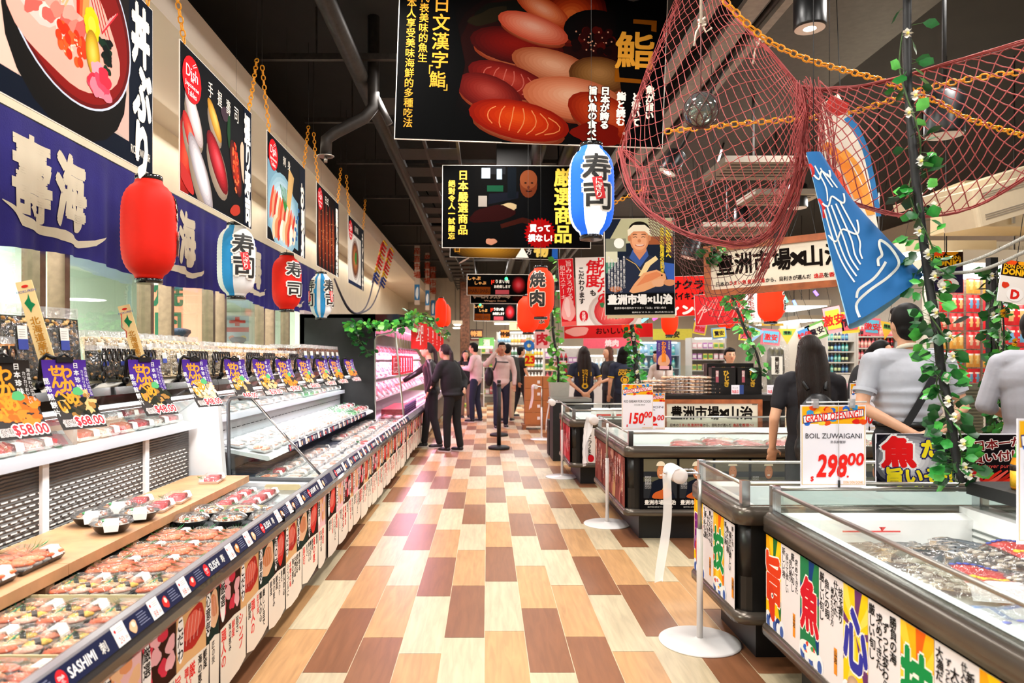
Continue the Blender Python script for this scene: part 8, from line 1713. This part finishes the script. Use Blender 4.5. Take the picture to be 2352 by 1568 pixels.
def rack(label, px0, px1, y0, y1, Y, rows, kits, gname, glabels, pitch=.09, m=None, sc=1.0, side=True, light=None, depth=.4, lip='#c8c4bc', back='#d8d4cc'):
    a, b = P(px0, y0, Y), P(px1, y1, Y); t = thing('store_shelf', label, 'shelf', (a.x, Y, 0)); W_ = b.x-a.x; zt, zb = a.z, b.z; hh = (zt-zb)/rows
    MB().box(0, W_, depth-.03, depth, 0, zt).build('back_panel', mat('shelf_back_'+back[1:], back, .6, vary=.04), t)
    for x in (-.03, W_): MB().box(x, x+.03, 0, depth, 0, zt).build('side_panel', mat('shelf_lip_'+lip[1:], lip, .5), t)
    MB().box(-.03, W_+.03, -.01, depth, max(0, zb-.08), zb-.01).build('base_shelf', mat('shelf_lip_'+lip[1:], lip), t) if zb > .1 else None
    for r_ in range(1, rows): MB().box(0, W_, -.01, depth-.03, zb+r_*hh-.02, zb+r_*hh).build('shelf_board', mat('shelf_lip_'+lip[1:], lip), t)
    if zb > .2: MB().box(0, W_, 0, depth, 0, zb-.08).build('plinth', mat('plinth_grey', '#8a8680', .5, vary=.1), t)
    n = int(W_/pitch)
    for r_ in range(rows):
        for c in range(n):
            k = kits[(r_*2+(c*len(kits)//max(n, 1))) % len(kits)] if len(glabels) > 1 else kits[(r_+c//3) % len(kits)]; i = kits.index(k)
            k((a.x+pitch*(c+.5), Y+.06, zb+r_*hh+.002), 0, glabels[i % len(glabels)], gname[i % len(gname)] if isinstance(gname, list) else gname, scale=min(sc, (hh-.03)/.215))
    if light: MB().box(.05, W_-.05, -.02, .0, zt-.03, zt-.005).build('light_bar', emis('shelf_glow_'+light[1:], light, 5), t)
    return t
K_wh = [bproto('drink_bottle', ('#f0f0ee', '#8fc0e0', '#e8e8e8')), bproto('drink_bottle', ('#e8e6e0', '#e8c050', '#f4f4f4')), bproto('drink_bottle', ('#f2f2f0', '#d87a50', '#f0f0f0')), bproto('drink_bottle', ('#dfe8ec', '#5c8a6a', '#f4f4f4'))]
K_teal = [bproto('drink_bottle', ('#2f4f8c', '#7ab8d0', '#dfe6ea')), bproto('drink_bottle', ('#3aa8a8', '#9ad0c0', '#e8f0ee')), bproto('drink_bottle', ('#1f2c44', '#c8d8a0', '#8ab8d8'))]
K_pink = [bproto('drink_bottle', ('#e86a78', '#f4b8b8', '#f8d8d8')), bproto('drink_bottle', ('#c8202c', '#3a1c1c', '#e84048')), bproto('drink_bottle', ('#f08a8a', '#f8c0b0', '#d83040'))]
K_sn = [bproto('snack_pouch', ('#d8252c', '#e8b878', '#c81c24'), 'pouch'), bproto('snack_pouch', ('#d8303a', '#6aa8d0', '#c81c24'), 'pouch'), bproto('snack_pouch', ('#e8a848', '#f0d080', '#d02028'), 'pouch'), bproto('snack_pouch', ('#e0584c', '#e8c8a8', '#c81c24'), 'pouch')]
K_mx = [bproto('small_carton', ('#b878b8', '#f0e8f0', 0), 'carton'), bproto('small_carton', ('#e8d868', '#68b050', 0), 'carton'), bproto('small_carton', ('#e8b8c0', '#f8f4f4', 0), 'carton')]
rack('bright drinks shelf at the far end of the aisle, behind the walking staff', 1143, 1250, 762, 905, 21.5, 5, K_wh, ['white drink bottles far down the aisle', 'yellow-labelled bottles far down the aisle', 'orange-labelled bottles far down the aisle', 'green-labelled bottles far down the aisle'], ['white bottle with a blue label on the far bright drinks shelf', 'white bottle with a yellow label on the far bright drinks shelf', 'white bottle with an orange label on the far bright drinks shelf', 'pale bottle with a green label on the far bright drinks shelf'], .10, sc=1.3, light='#f4ffff')
rack('bright snack shelf at the far end just left of the bright drinks shelf', 1106, 1140, 780, 905, 22.5, 4, K_mx[1:]+K_pink[:1], ['yellow cartons at the far end', 'pink cartons at the far end', 'pink bottles at the far end'], ['yellow carton on the far end snack shelf', 'pale pink carton on the far end snack shelf', 'pink bottle on the far end snack shelf'], .12, sc=1.3, light='#fff4d8')
rack('well lit shelf of cartons behind the long-haired staff member', 1252, 1345, 795, 905, 18.6, 4, K_mx[:2]+K_pink[:1], ['purple cartons in the lit shelf', 'yellow cartons in the lit shelf', 'pink bottles in the lit shelf'], ['purple carton on the lit shelf behind the pale green vine', 'yellow carton on the lit shelf behind the pale green vine', 'pink bottle on the lit shelf behind the pale green vine'], .13, sc=1.3, light='#fff4e8')
rack('low far shelf left of the aisle behind the phone user', 1040, 1110, 830, 940, 20.5, 3, K_mx, ['purple cartons far left', 'yellow cartons far left', 'pink cartons far left'], ['purple carton on the far left low shelf', 'yellow carton on the far left low shelf', 'pale pink carton on the far left low shelf'], .13, sc=1.4)
rack('counter-height shelf of dark bottles left of the glowing staff counter', 1285, 1335, 800, 900, 16, 3, K_pink[1:2]+K_mx[:1], ['dark red bottles mid hall', 'purple cartons mid hall'], ['dark red bottle on the shelf behind the long-haired staff', 'purple carton on the shelf behind the long-haired staff'], .10)
rack('white chiller of bottles behind the auburn-haired person', 1345, 1425, 815, 905, 17, 3, K_wh[:2], ['white bottles in the mid chiller', 'yellow-labelled bottles in the mid chiller'], ['white bottle in the chiller behind the auburn-haired person', 'yellow-labelled bottle in the chiller behind the auburn-haired person'], .11, light='#fff6ee')
rack('blue-white glass chiller behind the purple price card', 1428, 1560, 785, 905, 15.5, 4, K_wh[:1]+K_teal[1:2], ['white bottles in the blue chiller', 'teal bottles in the blue chiller'], ['white bottle in the blue-white chiller', 'teal bottle in the blue-white chiller'], .12, light='#c8ecff', back='#a8c8d8', lip='#a8c0cc')
rack('shelf of white, purple and yellow cartons left of the face above the black boxes', 1590, 1665, 775, 900, 14.5, 5, K_mx, ['purple cartons by the green vine', 'yellow cartons by the green vine', 'pink cartons by the green vine'], ['purple carton on the shelf beside the leaning vine', 'yellow carton on the shelf beside the leaning vine', 'pale pink carton on the shelf beside the leaning vine'], .11, light='#fff8f4')
rack('shelf of blue and teal bottles right of the long-haired person', 1902, 1962, 757, 905, 10.5, 6, K_teal, ['navy bottles', 'teal bottles', 'dark bottles'], ['navy bottle on the blue and teal shelf', 'teal bottle on the blue and teal shelf', 'near-black bottle on the blue and teal shelf'], .055, sc=.7)
rack('shelf of pink and red bottles left of the grey-shirted man', 1972, 2062, 745, 905, 10.5, 6, K_pink, ['pink bottles', 'red bottles', 'salmon bottles'], ['pink bottle on the pink and red shelf', 'red bottle on the pink and red shelf', 'salmon coloured bottle on the pink and red shelf'], .055, sc=.7)
rack('low shelf of small cartons behind the ponytailed person', 1885, 2010, 862, 980, 9.4, 3, K_mx, ['purple cartons low right', 'yellow cartons low right', 'pink cartons low right'], ['purple carton on the low shelf behind the ponytailed person', 'yellow carton on the low shelf behind the ponytailed person', 'pale pink carton on the low shelf behind the ponytailed person'], .12)
# hanging snack wall
a, b = P(2150, 628, 7.6), P(2290, 885, 7.6); t = thing('snack_wall', 'cream grid wall hung with rows of red snack pouches behind the flowered vine', 'display wall', (a.x, 7.6, 0)); W_ = b.x-a.x
MB().box(-.1, W_+2.2, .05, .08, 0, a.z+.35).build('back_board', mat('grid_board', '#e4dfd2', .5, vary=.02), t); g = MB(); x = -.05
while x < W_+2.1: g.box(x, x+.004, .03, .036, b.z, a.z+.3); x += .05
z = b.z
while z < a.z+.3: g.box(-.05, W_+2.1, .028, .034, z, z+.004); z += .05
g.build('wire_grid', mat('grid_wire', '#b4aea0', .4, .3), t); n = int(W_/.088)
for r_ in range(6):
    z = b.z+.0+r_*.195
    for c in range(n):
        K_sn[(r_+c//3) % 4]((a.x+.088*(c+.5), 7.55-.03*(c % 2), z), 0, ['red and tan', 'red and blue', 'yellow and red', 'orange-red'][(r_+c//3) % 4]+' snack pouch hung on the cream grid wall', ['red and tan', 'red and blue', 'yellow and red', 'orange-red'][(r_+c//3) % 4]+' pouches on the grid wall', scale=(.62, 1, .95))
for r_ in range(4):
    for c in range(4): K_sn[r_ % 2]((P(2318, 700, 7.0).x+c*.11, 7.0, P(2318, 700, 7.0).z-.2-r_*.21), 0, 'large red snack pouch on the right edge rack behind the white-shirted man', 'large red pouches at the right edge', scale=1.05)
t = thing('pouch_rack', 'thin rack holding the large red pouches at the right edge', 'rack', (P(2310, 700, 7.05).x, 7.05, 0)); MB().box(0, .55, 0, .02, .2, P(2318, 690, 7.0).z).build('panel', mat('grid_board', '#e4dfd2'), t); MB().box(0, .55, -.02, .04, 0, .2).build('foot', STEEL, t)
t = thing('post', 'black square post behind the dark vine on the right', 'post', (P(2284, 900, 5.78).x, 5.78, 0)); MB().box(-.03, .03, 0, .06, 0, 2.2).build('pole', BLACKM, t)
a, b = P(2192, 880, 6.4), P(2262, 1000, 6.4); t = thing('slatted_panel', 'grey-green slatted metal panel below the snack wall', 'panel', (a.x, 6.4, 0)); sl = mat('slat_metal', '#8f8f7c', .3, .6, vary=.1); MB().box(0, b.x-a.x, .02, .1, 0, a.z).build('frame', sl, t); g = MB(); z = .05
while z < a.z-.03: g.box(.01, b.x-a.x-.01, 0, .02, z, z+.014); z += .03
g.build('slats', sl, t)
# posters with yellow lettering
def donki(label, px0, px1, py0, py1, Y, rot, bg):
    a, b = P(px0, py0, Y), P(px1, py1, Y); w_, h_ = b.x-a.x, a.z-b.z; t = thing('shop_poster', label, 'poster', (a.x, Y, b.z), rot=(0, rot, 0)); MB().box(0, w_, 0, .006, 0, h_).build('board', mat('sign_card', '#efeaf2'), t); q = Art(y=-.001); q.clip = (0, 0, w_, h_)
    q.rect(0, 0, w_, h_, bg); q.rect(0, h_*.62, w_, h_, '#2c1c14'); q.blob(w_*.3, h_*.95, w_*.2, h_*.06, '#e8501e', 1); q.blob(w_*.7, h_*.96, w_*.16, h_*.05, '#f0a01c', 2); q.text('DON DON:', w_*.5, h_*.86, h_*.08, '#f2b81c', w=w_*.86, bold=.05); q.text('DONKI', w_*.5, h_*.73, h_*.14, '#f2b81c', w=w_*.86, bold=.05)
    q.blob(w_*.2, h_*.4, w_*.12, h_*.08, '#d83a20', 4); q.ell(w_*.58, h_*.2, w_*.3, h_*.17, '#f2eeea'); q.text('D', w_*.58, h_*.2, h_*.2, '#d8281e', bold=.06); q.build(t); MB().tube([(w_/2, .003, h_), (w_/2, .003, h_+.5)], .003, 4).build('cord', BLACKM, t)
donki('dark shop poster with yellow block lettering beside the flowered vine', 2128, 2212, 578, 672, 5.6, 0, '#2a2440'); donki('tilted white shop poster with yellow block lettering near the right edge', 2290, 2356, 594, 690, 5.2, .14, '#ece6e0')
# bunting of hanging price flags
BF = [('#e8d23c', '#d86a8a'), ('#8ab4dc', '#e8dc50'), ('#e86a7c', '#68b8d8'), ('#f0c03c', '#6ab05c'), ('#e8e4d8', '#5a9cd8'), ('#6aa84c', '#e8e0c8'), ('#f0a8b0', '#f0d848'), ('#e8c83c', '#e8606c')]
for i, (px, py, w, h, rot, sh) in enumerate(((1716, 752, 34, 30, .1, 0), (1738, 754, 40, 34, .35, 1), (1772, 756, 44, 36, .1, 0), (1808, 755, 42, 36, 0, 1), (1842, 752, 34, 38, -.35, 0), (1868, 742, 46, 40, -.4, 0), (1908, 705, 40, 60, -.2, 0), (1950, 715, 40, 50, -.1, 0), (1610, 742, 30, 26, .2, 0), (1650, 752, 34, 26, -.1, 0), (2005, 730, 36, 40, .1, 0), (2040, 740, 36, 40, .2, 1))):
    Y = 9.5; p = P(px, py, Y); k = Y/FP; t = thing('price_flag', '%s hanging flag in the colourful bunting, %s' % (['yellow and pink', 'blue and yellow', 'pink and blue', 'gold and green', 'cream and blue', 'green and cream', 'light pink and yellow', 'yellow and red'][i % 8], ['far left', 'left by the vine', 'above the kelp bag', 'pointed one in the middle', 'tilted one after the pointed one', 'big tilted one', 'beside the blue windsock', 'under the blue windsock', 'left of the pink beef sign', 'below the pink beef sign', 'behind the windsock tail', 'left of the man in grey'][i]), 'flag', p, rot=(0, rot, 0)); w_, h_ = w*k, h*k
    if sh: MB().prism([(-w_/2, 0), (w_/2, 0), (0, -h_)], 0, .004, M=Matrix.Rotation(PI/2, 4, 'X')).build('cloth', mat('flag_'+BF[i % 8][0][1:], BF[i % 8][0], .6), t)
    else: MB().box(-w_/2, w_/2, 0, .004, -h_, 0).build('cloth', mat('flag_'+BF[i % 8][0][1:], BF[i % 8][0], .6), t)
    q = Art(y=-.005); q.rect(-w_*(.25 if sh else .4), -h_*(.4 if sh else .85), w_*(.25 if sh else .4), -h_*.12, BF[i % 8][1]); q.text(['特価', '驚安', '激安', '情熱'][i % 4], 0, -h_*(.25 if sh else .5), h_*(.2 if sh else .4), '#2a2430' if i % 2 else '#d8302c', bold=.04); q.build(t); MB().tube([(0, .002, 0), (0, .002, 4.34-p.z)], .0025, 4).build('cord', BLACKM, t)
# neon-like lit trinkets among the bunting
for i, (px, py, dx, dy, col) in enumerate(((1598, 735, 14, -22, '#5a78ff'), (1628, 722, 12, 18, '#4a90ff'), (1520, 720, -20, 14, '#ff3a80'), (1488, 728, -14, 10, '#5ac8ff'), (1932, 665, 12, 8, '#8ad8ff'), (1870, 668, 8, 10, '#7a5cff'), (1800, 678, 8, 16, '#60e0a0'), (1822, 690, 6, 12, '#6a8cff'))):
    a, b = P(px, py, 12), P(px+dx, py+dy, 12); t = thing('light_tube', '%s glowing tube hanging in the far bunting, %s from the left' % ({0: 'blue', 1: 'blue', 2: 'pink', 3: 'cyan', 4: 'pale blue', 5: 'violet', 6: 'green', 7: 'blue'}[i], ORD[[2, 3, 1, 0, 7, 6, 4, 5][i]]), 'light'); MB().tube([a, b], .025, 8).build('tube', emis('neon_'+col[1:], col, 4), t); MB().tube([a, Vector((a.x, a.y, 4.34))], .003, 4).build('wire', BLACKM, t)
# cardboard boxes, planters and bins along the aisle
CB = mat('cardboard', '#b5713c', .7, vary=.1, vscale=5)
def carton(label, x, y, z, w, d, h, rz=0): t = thing('cardboard_box', label, 'box', (x, y, z), rz, 'stacked cardboard boxes'); MB().box(-w/2, w/2, 0, d, 0, h).build('box', CB, t); MB().box(-.03, .03, -.001, d, h, h+.001).build('tape', mat('tape', '#d8b078', .3), t); MB().box(w*.2, w*.36, -.002, 0, h*.4, h*.65).build('label', WHITEM, t)
x0 = PX(1226, 13.9)
for i in range(4): carton('cardboard box in the left column of the stack, %s from the floor' % ORD[i], x0, 13.9, .10+i*.235, .34, .4, .23); carton('cardboard box in the right column of the stack, %s from the floor' % ORD[i], x0+.345, 13.9, .10+i*.235, .33, .4, .23)
t = thing('pallet', 'low dark pallet under the cardboard boxes', 'pallet', (x0+.17, 13.85, 0))
for k in range(3): MB().box(-.4, .4, k*.18, k*.18+.09, .07, .10).build('slat', DWOOD, t)
for x in (-.38, 0, .33): MB().box(x, x+.06, 0, .45, 0, .07).build('runner', DWOOD, t)
t = thing('planter', 'tall pale grey planter holding the pale green vine', 'pot', (PX(1283, 10.35), 10.3, 0)); MB().add([(-.11, -.11, .5), (.11, -.11, .5), (.11, .11, .5), (-.11, .11, .5), (-.14, -.14, 1.04), (.14, -.14, 1.04), (.14, .14, 1.04), (-.14, .14, 1.04)], [(3, 2, 1, 0), (0, 1, 5, 4), (1, 2, 6, 5), (2, 3, 7, 6), (3, 0, 4, 7), (4, 5, 6, 7)]).build('pot', mat('grey_pot', '#b9b8ac', .5, vary=.04), t); MB().box(-.16, .16, -.14, .14, 0, .5).build('dark_stand', BLACKM, t)
t = thing('planter', 'dark planter box holding the vine between the shop staff', 'pot', (PX(1468, 9.35), 9.35, 0)); MB().box(-.12, .12, -.1, .1, 0, 1.0).build('pot', BLACKM, t)
t = thing('staff_counter', 'black counter with steel edge behind the fourth freezer, left of the shop staff', 'counter', (PX(1270, 9.6), 9.6, 0)); MB().box(0, .5, 0, .5, 0, .80).build('body', BLACKM, t); MB().box(-.02, .52, -.02, .52, .80, .84).build('counter_top', STEEL, t)
t = thing('meat_counter', 'long white chilled counter in front of the shop staff', 'counter', (PX(1300, 12.9), 13.4, 0)); MB().box(0, 3.0, 0, .8, 0, .9).build('body', WHITEM, t); MB().box(0, 3.0, .0, .02, .9, 1.25).build('glass_front', GLASS, t); r = random.Random(4); 
for i in range(14): q = MB().ell((.15+i*.2, .3, .97), (.09, .12, .07), r.choice(['#f2e8e4', '#e8d4dc', '#d8b8a8', '#f4f0ee']), 12, 8); q.build('wrapped_tray', PACK, t)
t = thing('brown_column', 'brown speckled column at the far end of the aisle', 'column', (PX(1068, 22.5), 22.5, 0)); MB().rbox(-.15, .15, -.15, .15, 0, 4.35, .03).build('shaft', mat('speckled_brown', '#6e4630', .7, vary=.6, vscale=14), t)
for i, (px0, px1, py0, py1, Y, bg, fg, txt, lab) in enumerate(((1206, 1228, 812, 840, 16.5, '#f6dc20', '#e03424', '23', 'yellow sign with a red 23 beside the walking staff'), (1150, 1170, 758, 776, 21, '#f08a2c', '#2a1c14', '特価', 'orange sign above the far bright drinks shelf'), (1080, 1108, 756, 776, 19.5, '#2a1410', '#e8a060', '特選', 'dark sign with pale panels at the far end'),
    (1228, 1262, 756, 800, 16, '#e8b0ac', '#c02c34', '肉', 'pink panel sign behind the pale green vine'), (1265, 1300, 828, 842, 14, '#f0d4d8', '#d83a4c', '特売', 'pale sign with red writing right of the boxes'), (1208, 1222, 775, 812, 17.5, '#f0e8a0', '#3a78c8', '◎', 'pale yellow sign with a blue round mark'), (1340, 1470, 775, 800, 14.6, '#e8586c', '#f4e0e0', '焼肉', 'red and pink meat banner low behind the shop staff'),
    (1500, 1590, 755, 780, 16.2, '#d8c83c', '#3a3428', '驚安', 'yellow strip sign above the blue-white chiller'), (1170, 1250, 740, 758, 21.4, '#e8d8a0', '#c84a3c', 'ドリンク', 'yellow strip sign on top of the far drinks shelf'), (1750, 1800, 742, 748, 13.0, '#e8b83c', '#3a2c14', 'SALE', 'thin yellow bar above the bunting'), (1100, 1135, 775, 798, 20, '#7ac86c', '#f4f0e4', '酒', 'green and white sign at the far end'))):
    a, b = P(px0, py0, Y), P(px1, py1, Y); w_, h_ = b.x-a.x, a.z-b.z; t = thing('far_sign', lab, 'sign', (a.x, Y, b.z)); MB().box(0, w_, 0, .02, 0, h_).build('board', mat('far_sign_'+bg[1:], bg, .5, vary=.05), t); q = Art(y=-.002); q.text(txt, w_/2, h_/2, h_*.6, fg, bold=.05); q.build(t); MB().tube([(w_/2, .01, h_*.9), (w_/2, .01, 4.34-b.z)], .004, 4).build('cord', BLACKM, t)
for i, (px0, px1, py, Y, lab) in enumerate(((1136, 1186, 742, 24, 'flat panel light low over the far shelves, right one'), (1042, 1058, 745, 22, 'small flat panel light at the far end, left of the column'), (1040, 1058, 752, 23.5, 'second small panel light at the far end, left of the column'))): panel(px0, px1, py, Y, .8, lab)
t = thing('light_tube', 'green-white glowing tube above the far drinks shelf', 'light'); MB().tube([P(1090, 797, 19), P(1132, 797, 19)], .03, 8).build('tube', emis('green_white', '#c8ff9a', 6), t); MB().tube([P(1110, 797, 19), Vector((P(1110, 797, 19).x, 19, 4.34))], .004, 4).build('wire', BLACKM, t)
t = thing('display_board', 'dark shelf with row of pale books under two blue goggles shapes at the far end', 'shelf', P(1080, 780, 20.5)); MB().box(0, .36, 0, .2, -.02, .02).box(0, .36, 0, .2, .26, .30).box(0, .02, 0, .2, 0, .28).box(.34, .36, 0, .2, 0, .28).build('frame', mat('red_brown', '#6a201c', .5), t)
for k in range(7): MB().box(.03+k*.043, .065+k*.043, .02, .16, .02, .2).build('book', mat('pale_book', '#d8d0c4', .6), t)
MB().tube([(.18, .1, .3), (.18, .1, 2.5)], .006, 5).build('cord', BLACKM, t)
lamp('far_shop_glow', 'AREA', (1.0, 19.0, 3.4), 500, (1, .97, .92), 1.6); lamp('far_shop_glow', 'AREA', (4.6, 8.6, 3.3), 300, (1, .97, .93), 1.2)
